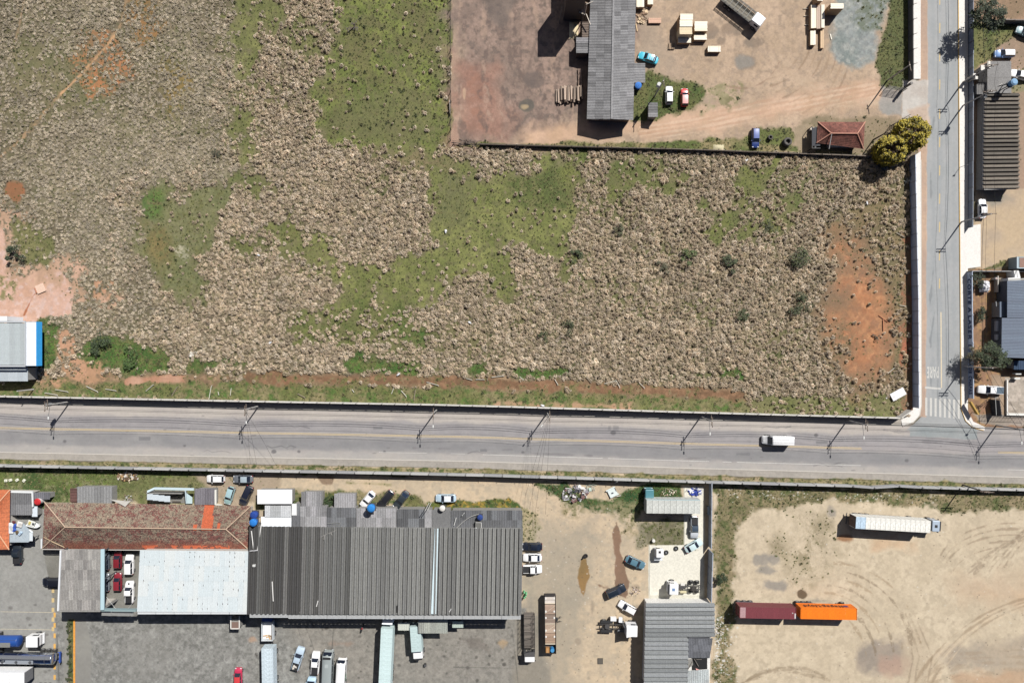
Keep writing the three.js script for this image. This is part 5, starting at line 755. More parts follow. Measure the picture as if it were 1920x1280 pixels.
{ // tank trucks on the western yard
  const tank = (t, x0, x1, y, r, m, endM) => { const g = new THREE.CylinderGeometry(r, r, x1 - x0, 28, 1, true); g.rotateZ(Math.PI / 2); g.translate((x0 + x1) / 2, y, 0); mesh('tank', planar(g), m, t); for (const [x, s] of [[x0, -1], [x1, 1]]) { const e = new THREE.SphereGeometry(r, 24, 8, 0, 6.2832, 0, Math.PI / 2); e.scale(1, 0.28, 1); e.rotateZ(-s * Math.PI / 2); e.translate(x, y, 0); mesh('tank_end', planar(e), endM, t); } };
  const a = truckAt('tank_truck', 'blue tank truck with a white cab facing the narrow kerb bed', 'truck', 10, 1201, 0, 2); tank(a, -5, 3.0, 2.1, 1.2, M([44, 84, 158], { r: 0.3 }), M([40, 78, 150], { r: 0.35 })); mesh('walkway', bx(-1.4, 3.32, 0.35, 6.6, 0.06, 1.0), M([132, 132, 128], { t: 'grime', ts: 1 }), a); cabParts(a, 7.4, WHITE, { len: 2.6, h: 2.8, W: 2.4, sunvisor: 1 }); chassis(a, -5, 6.8, [-3.6, -2.3, 6.2]);
  mesh('ladder_rail', [bar([-5, 3.2, -0.6], [3, 3.2, -0.6], 0.04, 0.04)], steelM, a);
  const b = truckAt('tank_trailer', 'long polished steel tank trailer with a blue rear frame', 'trailer', 38, 1233, 181, 2); const st = new THREE.MeshStandardMaterial({ metalness: 1, roughness: 0.22 }); st.color.setRGB(0.62, 0.65, 0.7); st.name = 'polished_steel'; tank(b, -7.2, 7.5, 2.1, 1.22, st, st); for (let i = 0; i < 5; i++) mesh('tank_band', (() => { const g = new THREE.TorusGeometry(1.235, 0.035, 6, 28); g.rotateY(Math.PI / 2); g.translate(-6 + i * 3.1, 2.1, 0); return planar(g); })(), steelM, b);
  mesh('walkway', bx(-0.6, 3.36, -0.3, 6, 0.05, 0.7), M([150, 156, 164]), b); for (let i = 0; i < 3; i++) mesh('hatch', rod([-3 + i * 3, 3.25, -0.3], [-3 + i * 3, 3.48, -0.3], 0.32, 0.3, 14), steelM, b); mesh('rear_frame', [bx(-8.2, 1.4, 0, 0.14, 0.5, 2.4), bx(-7.9, 1.1, 0.9, 0.8, 0.12, 0.1), bx(-7.9, 1.1, -0.9, 0.8, 0.12, 0.1)], M([48, 88, 178]), b); chassis(b, -7.6, 7, [-6.4, -5.1, -3.8, 5.4]);
  const c = truckAt('box_trailer', 'white box trailer below the polished steel tank trailer', 'trailer', -16, 1268, 0, 3); boxBody(c, -8, 7.6, 1.1, 3.9, 2.55, [246, 246, 246], { n: 5 }); chassis(c, -7.8, 7.4, [4.2, 5.5, 6.7]); mesh('rear_doors', bx(7.66, 2.5, 0, 0.08, 2.6, 2.4), M([120, 120, 122], { t: 'grime', ts: 2 }), c);
  for (let i = 0; i < 3; i++) { const w = thing('tyre', ['truck tyre lying below the white box trailer, nearest it', 'middle tyre of the three lying below the white box trailer', 'tyre nearest the dashed yellow line below the white box trailer'][i], 'tyre', [X(76 + i * 9), 0.16, Z(1283)], 0, 'tyres below the white trailer'); const g = new THREE.TorusGeometry(0.36, 0.16, 8, 18); g.rotateX(Math.PI / 2); mesh('tread', planar(g), tyreM, w); } }
{ // white tractor unit by the lower shed
  const t = truckAt('tractor_unit', 'white truck tractor with a bare black chassis facing the striped shed roof', 'truck', 1158, 1177, 2, 1.6); chassis(t, -4.0, 3.2, [-2.9, -1.6, 3.0]); cabParts(t, 4.1, WHITE, { len: 2.5, h: 3.3, W: 2.45, deflector: 3.8 });
  mesh('fifth_wheel', rod([-2.2, 1.05, 0], [-2.2, 1.2, 0], 0.6, 0.55, 14), darkSteel, t); for (const s of [-1, 1]) { mesh('mudguard', bx(-2.3, 1.12, s * 1.0, 2.6, 0.05, 0.6), blackM, t); mesh('fuel_tank', rod([0.1, 0.75, s * 0.95], [1.5, 0.75, s * 0.95], 0.34, 0.34, 12), steelM, t); } mesh('exhaust_stack', rod([1.2, 1, -0.9], [1.2, 3.2, -0.9], 0.1, 0.1, 10), rimM, t); mesh('side_box', [rb(-0.9, 0.9, -1.7, 1.3, 0.9, 0.8, 0.06), rb(0.6, 1.4, -1.75, 0.8, 0.6, 1.1, 0.06)], paintM(WHITE), t);
  const u = truckAt('tractor_unit', 'white cab truck with a stripped rusty chassis on the concrete pad', 'truck', 1282, 1102, 182, 1.6); chassis(u, -4.2, 2.0, [-3.2, -1.9, 2.4]); cabParts(u, 3.4, WHITE, { len: 2.0, h: 2.9, W: 2.4, sunvisor: 1 }); mesh('roof_hatch', rb(2.5, 2.93, 0, 0.6, 0.05, 0.6, 0.02), M([120, 150, 190]), u); mesh('engine', [rb(0.6, 1.3, 0.1, 1.3, 0.8, 0.9, 0.15), rod([-1.2, 1.2, 0.4], [0.2, 1.3, -0.2], 0.22, 0.18, 10)], darkSteel, u); mesh('gearbox', rb(-2.3, 1.3, -0.3, 1.2, 0.5, 0.8, 0.12), M([60, 56, 52], { t: 'grime', ts: 1 }), u); for (let i = 0; i < 5; i++) mesh('hose', rod([-3.6 + i, 1.2, rr(-0.9, 0.9)], [-2.8 + i, 1.5, rr(-0.9, 0.9)], 0.06, 0.06, 6), blackM, u); mesh('battery_box', rb(0.2, 1.5, 0.75, 0.9, 0.3, 0.6, 0.04), M([226, 222, 214]), u); mesh('side_tank', rod([-0.8, 0.9, -1.15], [0.6, 0.9, -1.15], 0.3, 0.3, 12), M([206, 196, 160]), u);
  const w = truckAt('truck_cab', 'white scrapped truck cab lying at the edge of the concrete pad', 'truck', 1237, 1035, 180, 1); cabParts(w, 1.0, WHITE, { len: 1.7, h: 2.1, W: 1.9 }); mesh('roof_opening', rb(0.2, 2.13, 0.35, 0.5, 0.05, 0.5, 0.02), blackM, w); mesh('folded_panel', [bx(0.3, 0.9, -1.35, 1.8, 0.06, 0.7), bx(0.3, 1.1, -1.7, 1.9, 0.5, 0.05)], paintM([226, 230, 234]), w);
  const v = truckAt('truck_cab', 'old teal truck with its nose to the road wall beside the long pale container', 'truck', 1217, 934, 270, 1.5); cabParts(v, 2.1, [86, 138, 148], { len: 2.0, h: 2.3, W: 1.9 }); chassis(v, -1.8, 1.2, [-1.2, 1.3], { W: 0.8 }); mesh('fender', [rb(-0.6, 1.1, 0, 1.3, 0.5, 1.8, 0.15)], paintM([96, 150, 156]), v);
  const x = truckAt('box_container', 'long pale grey container body with a rusty seamed roof beside the old teal truck', 'container', 1263, 950, 0.5, 3.8); boxBody(x, -5.8, 5.8, 0.9, 3.8, 2.9, [206, 208, 202], { n: 9, t: 'grime' }); mesh('eave_strip', bx(0, 3.7, -1.48, 11.6, 0.2, 0.06), M([150, 190, 200]), x); mesh('support', [[-5, -1.2], [-5, 1.2], [5, -1.2], [5, 1.2], [0, 1.2], [0, -1.2]].map(([a, b]) => bx(a, 0.45, b, 0.3, 0.9, 0.3)), darkSteel, x); }
// ---------- roofs of separate sheets ----------
const PROF = {
  wave: (n) => { const p = []; for (let i = 0; i <= n * 4; i++) p.push([i / (n * 4), 0.045 * Math.sin(i * Math.PI / 2)]); return p; },
  deep: () => [[0, 0], [0.14, 0], [0.2, 0.36], [0.58, 0.36], [0.7, 0], [1.0, 0]],
  seam: () => [[0, 0.05], [0.04, 0.05], [0.07, 0], [0.5, 0.008], [0.93, 0], [0.96, 0.05], [1, 0.05]],
  rib: (n) => { const p = []; for (let i = 0; i < n; i++) p.push([i / n, 0], [(i + 0.55) / n, 0], [(i + 0.68) / n, 0.05], [(i + 0.87) / n, 0.05]); p.push([1, 0]); return p; },
  flat: () => [[0, 0], [0.5, 0.006], [1, 0]],
};
const bil = (A, B, C, D, u, v) => { const p = []; for (let k = 0; k < 3; k++) p.push(lerp(lerp(A[k], B[k], u), lerp(D[k], C[k], u), v)); return p; };
// A-B is the upper edge, D-C the lower one; corrugations run from upper to lower edge
function roofSheets(parent, A, B, C, D, o) {
  const prof = PROF[o.p ?? 'wave'](o.n ?? 3), nu = o.nu, nv = o.nv ?? 1;
  const a = new THREE.Vector3(...A), n = new THREE.Vector3(...B).sub(a).cross(new THREE.Vector3(...D).sub(a)).normalize(); if (n.y < 0) n.negate();
  const lenV = new THREE.Vector3(...D).sub(a).length() / nv, over = 0.06 / lenV;
  for (let i = 0; i < nu; i++) for (let j = 0; j < nv; j++) {
    const lift = rr(0, 0.02), rows = [0, 1].map((e) => { const v = (j + e + (e ? over : 0)) / nv; return prof.map(([t, h]) => { const p = bil(A, B, C, D, (i + t) / nu, v), q = h * (o.amp ?? 1) + lift + (e ? 0.03 : 0) * (nv > 1 ? 1 : 0) - (e && v > 1 ? 0 : 0); return [p[0] + n.x * q, p[1] + n.y * q, p[2] + n.z * q]; }); });
    const m = o.pick ? o.pick(i, j, nu, nv) : o.mats[(rnd() * o.mats.length) | 0];
    mesh(o.name ?? 'roof_sheet', gridGeo(rows, false), m, parent);
  }
}
const rp = (px, py, h) => [X(px, h), h, Z(py, h)];
const tones = (c, f, o = {}) => f.map((k) => M(c.map((v) => Math.round(v * k)), { t: 'streak', ts: 5, r: 0.9, ...o }));
const FIB = tones([146, 145, 146], [0.86, 0.94, 1, 1.06, 1.12]), FIBD = tones([104, 105, 108], [0.8, 0.92, 1, 1.12], { t: 'grime', ts: 4 }), CAN = tones([120, 120, 118], [0.74, 0.86, 0.95, 1.02, 1.08, 1.13]), CAND = tones([106, 105, 103], [0.66, 0.78, 0.9, 1.04]);
const wallM = M([206, 200, 190], { t: 'grime', ts: 4 }), wallGrey = M([150, 148, 144], { t: 'grime', ts: 3 });
// walls standing under a roof outline given in photo pixels of the roof
function wallsUnder(t, pts, h, top, m = wallM, inset = 0.3, name = 'wall') {
  const P = pts.map(([x, y]) => [X(x, h), Z(y, h)]), cx = P.reduce((s, p) => s + p[0], 0) / P.length, cz = P.reduce((s, p) => s + p[1], 0) / P.length;
  const Q = P.map(([x, z]) => [x - Math.sign(x - cx) * inset, z - Math.sign(z - cz) * inset]); mesh(name, prism(Q, 0, top), m, t); return Q;
}
function shedRoof(name, label, x0, y0, x1, y1, h, drop, dir, o) {      // one slope; dir: side of the lower edge
  const t = thing(name, label, o.cat ?? 'building'), hl = h - drop, e = { n: [x1, y1, x0, y1, x0, y0, x1, y0], s: [x0, y0, x1, y0, x1, y1, x0, y1], w: [x1, y0, x1, y1, x0, y1, x0, y0], e: [x0, y1, x0, y0, x1, y0, x1, y1] }[dir];
  wallsUnder(t, box(x0, y0, x1, y1), h, hl - 0.06, o.wall ?? wallGrey, o.inset ?? 0.2);
  const A = rp(e[0], e[1], h), B = rp(e[2], e[3], h), C = rp(e[4], e[5], hl), D = rp(e[6], e[7], hl), lu = Math.hypot(A[0] - B[0], A[2] - B[2]), lv = Math.hypot(A[0] - D[0], A[2] - D[2]);
  const part = new THREE.Group(); part.name = 'roof'; t.add(part);
  roofSheets(part, A, B, C, D, { nu: Math.max(1, Math.round(lu / (o.sw ?? 1.1))), nv: Math.max(1, Math.round(lv / (o.sl ?? 2.4))), ...o }); return t;
}
const fascia = (t, name, a, b, m, w = 0.12, hh = 0.3) => mesh(name, bar(a, b, w, hh), m, t);

{ // long grey timber shed at the top
  const t = thing('timber_shed', 'long grey corrugated gable roof running north to south in the timber yard', 'shed'), e = 3.4, r = 4.4;
  wallsUnder(t, [[1109, -50], [1193, -50], [1187, 224], [1101, 222]], e, 3.2, M([120, 100, 84], { t: 'wood', ts: 3 }), 0.5);
  const w = rp(1109, -50, e), w2 = rp(1101, 223, e), ea = rp(1193, -50, e), e2 = rp(1187, 225, e), a = rp(1151, -50, r), b = rp(1147, 223, r), part = new THREE.Group(); part.name = 'roof'; t.add(part);
  const pk = (i, j) => FIB[clamp(Math.floor(2.2 + 3 * (fld(8, i * 23 + j * 91, j * 57) - 0.5) + rr(-1, 1)), 0, 4)];
  roofSheets(part, a, b, w2, w, { nu: 31, nv: 3, pick: (i, j) => FIB[clamp(Math.floor(rr(0.2, 3.4)), 0, 4)] }); roofSheets(part, b, a, ea, e2, { nu: 31, nv: 3, pick: pk });
  mesh('ridge_cap', bar([a[0], r + 0.1, a[2]], [b[0], r + 0.1, b[2]], 0.4, 0.1), FIB[3], part);
  for (let i = 0; i < 4; i++) { const x = lerp(w2[0], e2[0], 0.08 + i * 0.24); mesh('gable_board', bx(x + 1, 3.25, w2[2] + 0.05, 1.6, 0.3, 0.06), M([196, 190, 180]), t); }
  mesh('gable_wall', tris([[[w2[0] + 0.4, 3.2, w2[2] - 0.6], [e2[0] - 0.4, 3.2, w2[2] - 0.6], [b[0], 4.25, w2[2] - 0.6]]]), M([120, 100, 84], { t: 'wood', ts: 3 }), t);
  shedRoof('lean_to', 'small grey lean-to roof on the east side of the long timber shed', 1187, 118, 1209.5, 155, 2.9, 0.4, 'e', { mats: FIB, cat: 'shed' });
  shedRoof('saw_shed', 'low patched grey roof on the west side of the long timber shed', 1081, 70, 1104, 99, 3.1, 0.5, 'w', { mats: FIB, cat: 'shed', wall: M([110, 92, 78], { t: 'wood', ts: 2 }) });
  shedRoof('saw_shed', 'narrow brown and grey roof panel north of the low patched roof', 1092, 41, 1106, 70, 3.2, 0.5, 'w', { mats: tones([140, 124, 112], [0.85, 1, 1.1]), cat: 'shed' });
  const tw = thing('sawdust_tower', 'tall dark timber silo house west of the long timber shed', 'silo'), m = M([104, 88, 76], { t: 'wood', ts: 2 });
  mesh('wall', prism(at0([[1056, -8], [1090, -8], [1090, 38], [1056, 38]]), 0, 10.8), m, tw); for (let i = 0; i < 5; i++) mesh('roof_sheet', bx(X(1060 + i * 7), 10.9 + (i % 2) * 0.02, Z(15), 0.86, 0.06, 5.6), FIB[i % 4], tw);
  const t2 = thing('saw_hall', 'lower timber hall north of the dark silo house, cut by the top edge', 'shed'); mesh('wall', prism(at0([[1056, -60], [1098, -60], [1098, -9], [1056, -9]]), 0, 5), m, t2); for (let i = 0; i < 5; i++) mesh('roof_sheet', bx(X(1060 + i * 8), 5.1 + (i % 2) * 0.02, Z(-35), 0.98, 0.06, 6.2), M([178, 152, 122].map((v, i_) => v * j1(i_, 0.9, 1.05)), { t: 'wood', ts: 2 }), t2);
  const cv = thing('conveyor', 'pale timber chute sloping down from the silo house to the sawdust', 'chute'); mesh('trough', bar(rp(1098, 4, 6), rp(1093, 26, 4.2), 0.9, 0.3), M([176, 152, 132], { t: 'wood', ts: 2 }), cv); mesh('beam', [bar(rp(1086, 22, 4.4), rp(1097, 27, 4.4), 0.2, 0.2), bar(rp(1099, 26, 4.4), rp(1107, 46, 4.4), 0.16, 0.16), bar(rp(1099, 8, 6.4), rp(1112, 3, 6.4), 0.12, 0.12)], M([218, 206, 190]), cv); mesh('leg', [rod([X(1096), 0, Z(32)], rp(1098, 26, 4.2), 0.1), rod([X(1090), 0, Z(36)], rp(1086, 22, 4.2), 0.1)], m, cv);
  const pl = thing('bare_pole', 'thin pole standing in the shadow west of the silo house', 'pole'); mesh('shaft', rod([X(1049), 0, Z(42)], [X(1049), 7.5, Z(42)], 0.1, 0.07), M([140, 132, 124]), pl);
  const sd = thing('sawdust_pile', 'bright heap of fresh sawdust beside the low patched roof', 'sawdust', [X(1076), 0, Z(57)]); const rows = []; for (let i = 0; i <= 10; i++) { const row = []; for (let j = 0; j <= 8; j++) { const u = i / 10 * 2 - 1, v = j / 8 * 2 - 1; row.push([v * 1.0, Math.max(0.01, 0.9 * (1 - u * u) * (1 - v * v) + 0.1 * rnd()), u * 1.9]); } rows.push(row); } mesh('heap', gridGeo(rows), M([238, 218, 180], { t: 'grime', ts: 1 }), sd);
  const rk = thing('rack', 'narrow rack of short logs under the west eaves of the long timber shed', 'rack'); for (let i = 0; i < 9; i++) mesh('log', rod([X(1084 + (i % 3) * 3), 0.3, Z(130 + ((i / 3) | 0) * 11)], [X(1084.5 + (i % 3) * 3), 0.3, Z(140 + ((i / 3) | 0) * 11)], 0.14, 0.12, 7), M([186, 160, 144].map((v, i_) => v * j1(i_, 0.7, 1.05)), { t: 'wood', ts: 1 }), rk);
  shedRoof('hut', 'small grey hut in the grass south of the grey lean-to', 1216.5, 192, 1233.5, 219, 2.6, 0.25, 'w', { mats: FIB, cat: 'hut' });
}
// tiled roofs: courses of curved tiles as real relief, mottled colour from age and lichen
function tileTex(w, h, fn) { const d = new Uint8Array(w * h * 4); for (let y = 0; y < h; y++) for (let x = 0; x < w; x++) { const c = alb(fn(x, y)), i = (y * w + x) * 4; d[i] = enc(c[0]); d[i + 1] = enc(c[1]); d[i + 2] = enc(c[2]); d[i + 3] = 255; } const t = new THREE.DataTexture(d, w, h, THREE.RGBAFormat); t.colorSpace = THREE.SRGBColorSpace; t.magFilter = t.minFilter = THREE.LinearFilter; t.needsUpdate = true; return t; }
// one slope from ridge R0-R1 to eave E0-E1 (points), tiles in courses; uvf maps x, z to uv
function tileSlope(R0, R1, E1, E0, uvf, wave = 0.28, course = 0.4) {
  const lenV = Math.max(Math.hypot(R0[0] - E0[0], R0[1] - E0[1], R0[2] - E0[2]) * 0.8, 1), lu = Math.max(Math.hypot(E0[0] - E1[0], E0[2] - E1[2]), Math.hypot(R0[0] - R1[0], R0[2] - R1[2])), nc = Math.max(2, Math.round(lenV / course)), nw = Math.round(lu / wave) * 4;
  const rows = []; for (let j = 0; j < nc; j++) for (const e of [0, 0.96]) { const v = (j + e) / nc, row = []; for (let i = 0; i <= nw; i++) { const p = bil(R0, R1, E1, E0, i / nw, v); row.push([p[0], p[1] + 0.035 * Math.sin(i * Math.PI / 2) + e * 0.05, p[2]]); } rows.push(row); }
  const g = gridGeo(rows, false), P = g.attributes.position, u = g.attributes.uv; for (let i = 0; i < P.count; i++) { const q = uvf(P.getX(i), P.getZ(i)); u.setXY(i, q[0], q[1]); } return g;
}
function hipRoof(t, nw, ne, se, sw, he, r0, r1, hr, tex, ridgeM) {     // px outlines; ridge r0 (west) to r1 (east)
  const N = rp(...nw, he), E = rp(...ne, he), S_ = rp(...se, he), W = rp(...sw, he), A = rp(...r0, hr), B = rp(...r1, hr);
  const x0 = Math.min(N[0], W[0]), x1 = Math.max(E[0], S_[0]), z0 = Math.min(N[2], E[2]), z1 = Math.max(W[2], S_[2]), uvf = (x, z) => [(x - x0) / (x1 - x0), (z - z0) / (z1 - z0)];
  const m = new THREE.MeshStandardMaterial({ map: tex, roughness: 0.92 }); m.name = 'roof_tiles'; const part = new THREE.Group(); part.name = 'roof'; t.add(part);
  for (const q of [[A, B, E, N], [B, A, W, S_], [A, A, N, W], [B, B, S_, E]]) { const o = mesh('tile_slope', tileSlope(...q, uvf), m, part); o.userData.kind = 'stuff'; }
  for (const [p, q] of [[A, B], [A, N], [A, W], [B, E], [B, S_]]) mesh('ridge_tiles', rod([p[0], p[1] + 0.06, p[2]], [q[0], q[1] + 0.08, q[2]], 0.13, 0.13, 7), ridgeM, part);
}
{ // gatehouse
  const t = thing('gatehouse', 'small house with a red tiled hip roof by the yard gate', 'house'); wallsUnder(t, [[1556, 232], [1620, 232], [1617, 276], [1556, 276]], 2.4, 2.35, wallM, 0.5); wallsUnder(t, [[1534, 232], [1556, 232], [1556, 264], [1534, 264]], 2.4, 2.35, wallM, 0.3, 'porch_wall');
  const tex = tileTex(256, 160, (x, y) => { const n = fld(8, x * 3, y * 3), k = 0.86 + 0.3 * (fld(32, x * 3, y * 3) - 0.5) + 0.35 * (n - 0.5); return [160 * k, 104 * k, 90 * k]; });
  hipRoof(t, [1533.5, 228.5], [1622.5, 228.5], [1619.5, 279.5], [1531.5, 268], 2.4, [1559, 250], [1608, 250.5], 3.9, tex, M([206, 150, 128]));
  fascia(t, 'verge', rp(1560, 251, 4.0), rp(1555, 279, 2.52), M([190, 186, 184]), 0.14, 0.12);
  const sh = thing('carport', 'dark open frame attached to the west side of the gatehouse', 'frame'); for (const [x, y] of [[1515, 243], [1530, 243], [1515, 283], [1530, 283]]) mesh('post', rod([X(x), 0, Z(y)], [X(x), 2.2, Z(y)], 0.08), blackM, sh); mesh('beam', [bar([X(1515), 2.2, Z(243)], [X(1515), 2.2, Z(283)], 0.14, 0.14), bar([X(1515), 2.2, Z(283)], [X(1530), 2.2, Z(283)], 0.14, 0.14), bar([X(1521), 2.2, Z(243)], [X(1521), 2.2, Z(283)], 0.3, 0.06)], blackM, sh); mesh('cover', bx(X(1522), 2.25, Z(262), 1.8, 0.05, 4.0), M([64, 66, 72]), sh);
  const st = thing('stone_block', 'pale stone block at the north west corner of the gatehouse', 'block', [X(1521.5), 0, Z(243.5)]); mesh('slab', rb(0, 0.4, 0, 1.1, 0.8, 0.7, 0.08), M([232, 222, 206]), st);
}
// the big shed with deep ribbed roofing, pale roof, canopy and tiled wing
{
  const t = thing('big_shed', 'big industrial shed with a grey deep ribbed roof beside the stone yard', 'building'), h = 4.4, hl = 6.5;
  { const w4 = [[467, 988, 4.4], [980, 990, 4.4], [977, 1151, 6.5], [463, 1151, 6.5]].map(([a, b, c]) => [X(a, c), Z(b, c)]); mesh('wall', prism([[w4[0][0] + 0.3, w4[0][1] + 0.2], [w4[1][0] - 0.3, w4[1][1] + 0.2], [w4[2][0] - 0.3, w4[2][1] - 0.3], [w4[3][0] + 0.3, w4[3][1] - 0.3]], 0, 4.2), wallGrey, t); mesh('front_wall', prism([[w4[3][0] + 0.3, w4[3][1] - 0.6], [w4[2][0] - 0.3, w4[2][1] - 0.6], [w4[2][0] - 0.3, w4[2][1] - 0.3], [w4[3][0] + 0.3, w4[3][1] - 0.3]], 4.2, 6.3), wallM, t); for (const [p, q] of [[w4[0], w4[3]], [w4[1], w4[2]]]) mesh('side_wall', tris([[[p[0], 4.2, p[1]], [q[0], 4.2, q[1] - 0.3], [q[0], 6.3, q[1] - 0.3]]]), wallM, t); }
  const part = new THREE.Group(); part.name = 'roof'; t.add(part); const A = rp(467, 986, h), B = rp(980.5, 990, h), C = rp(977.5, 1151.5, hl), D = rp(462.5, 1150, hl);
  roofSheets(part, A, B, C, D, { p: 'deep', amp: 1.3, nu: 62, nv: 1, pick: (i) => { const f = i / 62; return f < 0.26 ? CAND[clamp((rr(0, 4)) | 0, 0, 3)] : f < 0.36 ? CAN[clamp((rr(0, 3)) | 0, 0, 5)] : CAN[clamp((2.4 + rr(0, 3.6)) | 0, 0, 5)]; } });
  mesh('translucent_strip', quad(rp(815, 990.5, h + 0.38), rp(822, 990.5, h + 0.38), rp(817.5, 1151, hl + 0.38), rp(808, 1151, hl + 0.38)), M([206, 224, 230], { t: 'clean', ts: 3 }), part);
  const gm = M([176, 178, 178], { t: 'grime', ts: 2, r: 0.6 }), gw = M([220, 224, 226], { t: 'grime', ts: 2, r: 0.6 });
  for (let i = 0; i < 14; i++) { const x0 = lerp(468, 977, i / 14), x1 = lerp(468, 977, (i + 1) / 14) - 0.6, y = 1154 + (i > 1 ? 1.2 : -0.6) + i * 0.1; mesh('gutter', bar(rp(x0, y, 6.5), rp(x1, y, 6.5), 0.34, 0.62), gm, t); mesh('gutter_edge', bar(rp(x0, y + 3, 6.55), rp(x1, y + 3, 6.55), 0.2, 0.16), gw, t); }
  mesh('downpipe', [rod([X(560, 7), 0, Z(1150, 7)], [X(560, 7), 6.5, Z(1150, 7)], 0.08), rod([X(820, 7), 0, Z(1150, 7)], [X(820, 7), 6.5, Z(1150, 7)], 0.08)], wallGrey, t);
  mesh('flashing_strip', bar(rp(468, 1032.5, 5.4), rp(483, 1031.5, 5.4), 0.3, 0.1), M([230, 230, 232]), part);
  const rh = (y) => lerp(4.4, 6.5, (y - 987) / 164) + 0.42;
  for (const [x0, y0, x1, y1] of [[510, 1090, 512, 1127], [474, 1103, 472.5, 1121], [596, 1126, 593, 1137], [471, 995, 475, 1030], [490, 980, 482, 1032], [842, 1147, 846, 1141]]) mesh('batten', bar(rp(x0, y0, rh(y0)), rp(x1, y1, rh(y1)), 0.16, 0.1), M([232, 230, 226]), t);
  mesh('roof_opening', bx(X(746, 6.6), 6.72, Z(1141, 6.6), 0.5, 0.06, 1.5), M([20, 20, 22]), part); mesh('roof_vent', rb(X(476, 5.8), 5.8, Z(1060, 5.8), 0.6, 0.5, 0.5, 0.06), M([214, 214, 210]), part);
  // broken board frame lying on the roof
  mesh('board', [bar(rp(602, 1006, 5.1), rp(630, 994, 4.95), 0.14, 0.06), bar(rp(608, 1004, 5.1), rp(607, 1012, 5.15), 0.1, 0.06), bar(rp(620, 998, 5.05), rp(622, 1003, 5.05), 0.1, 0.06)], M([170, 166, 160]), t);

  const p = thing('pale_shed', 'shed with a pale bluish white metal roof between the court and the big ribbed roof', 'building'); wallsUnder(p, [[262, 1032], [468, 1033], [464, 1146], [257, 1146]], 5.4, 4.4, wallM, 0.3); const pr = new THREE.Group(); pr.name = 'roof'; p.add(pr);
  const PW = [M([219, 227, 229], { t: 'clean', ts: 4, r: 0.6, k: 0.52 }), M([214, 224, 227], { t: 'clean', ts: 4, r: 0.6, k: 0.52 }), M([222, 228, 228], { t: 'clean', ts: 4, r: 0.6, k: 0.52 })];
  roofSheets(pr, rp(262, 1031, 4.6), rp(469, 1033, 4.6), rp(464, 1147, 6.4), rp(256.5, 1146, 6.4), { p: 'seam', amp: 0.5, nu: 22, nv: 4, mats: PW });
  const rust = M([96, 84, 78]); for (let i = 0; i < 90; i++) { const u = rr(0.02, 0.98), v = (Math.floor(rr(0, 13)) + 0.5) / 13, p0 = bil(rp(262, 1031, 4.6), rp(469, 1033, 4.6), rp(464, 1147, 6.4), rp(256.5, 1146, 6.4), (Math.round(u * 22) + 0.02) / 22.05, v + rr(-0.01, 0.01)); mesh('lifted_flap', tris([[[p0[0] - 0.1, p0[1] + 0.03, p0[2] - rr(0.2, 0.4)], [p0[0] + rr(0.04, 0.14), p0[1] + rr(0.1, 0.2), p0[2] - 0.2], [p0[0] - 0.06, p0[1] + 0.03, p0[2] + rr(0.15, 0.45)]]]), rust, pr); }
  for (let i = 0; i < 6; i++) mesh('gutter', bar(rp(258 + i * 34.5, 1149, 6.3), rp(291.6 + i * 34.5, 1149, 6.3), 0.3, 0.4), gw, p);

  const c = thing('canopy', 'grey weathered canopy roof with white side fascias west of the narrow court', 'canopy'), cr = new THREE.Group(); cr.name = 'roof'; c.add(cr);
  roofSheets(cr, rp(115, 1030, 4.8), rp(188, 1030, 4.8), rp(187, 1143, 6.2), rp(110, 1143, 6.2), { nu: 9, nv: 6, mats: tones([150, 147, 143], [0.88, 0.95, 1, 1.05, 1.1]) });
  fascia(c, 'fascia', rp(113.5, 1031, 4.9), rp(108.5, 1145, 6.3), M([228, 230, 232]), 0.3, 0.35); fascia(c, 'gutter', rp(192, 1029, 4.9), rp(191.5, 1143, 6.2), M([180, 206, 214]), 0.75, 0.3); fascia(c, 'fascia', rp(109, 1145, 6.2), rp(188, 1145, 6.2), wallGrey, 0.35, 0.3);
  for (const [x, y] of [[112, 1034], [111, 1088], [110, 1142], [190, 1034], [190, 1088], [190, 1142]]) mesh('post', bx(X(x, 5.5), 2.35, Z(y, 5.5), 0.2, 4.7, 0.2), steelM, c);
  mesh('front_wall', prism([[X(112, 5.5), Z(1143, 5.5)], [X(188, 5.5), Z(1143, 5.5)], [X(188, 5.5), Z(1140, 5.5)], [X(112, 5.5), Z(1140, 5.5)]], 0, 5.1), wallM, c);
  const g = thing('gate_beam', 'pale grey beam with a small awning over the front of the narrow court', 'gate'); mesh('beam', bar(rp(188, 1142.5, 5.6), rp(256, 1143.5, 5.6), 0.8, 0.4), M([142, 164, 166]), g); mesh('awning', quad(rp(190, 1147, 5.2), rp(249, 1147, 5.2), rp(249, 1154, 4.8), rp(189.5, 1154, 4.8)), M([178, 178, 174], { t: 'streak', ts: 2 }), g); mesh('stay', [bar(rp(199, 1119, 5.8), rp(216, 1141, 5.7), 0.07, 0.07), bar(rp(255, 1122, 5.8), rp(239, 1141, 5.7), 0.07, 0.07), bar(rp(206, 1146, 5.5), rp(212, 1153, 5), 0.06, 0.06)], M([190, 190, 186]), g); mesh('post', [bx(X(192, 5.5), 2.6, Z(1142, 5.5), 0.25, 5.2, 0.25), bx(X(254, 5.5), 2.6, Z(1142, 5.5), 0.25, 5.2, 0.25)], wallGrey, g);

  const w = thing('tiled_wing', 'long wing with a mottled lichen covered red tile hip roof north of the pale shed', 'building'); wallsUnder(w, [[84, 943], [469, 950], [466, 1029], [80, 1027]], 2.9, 2.8, wallM, 0.5);
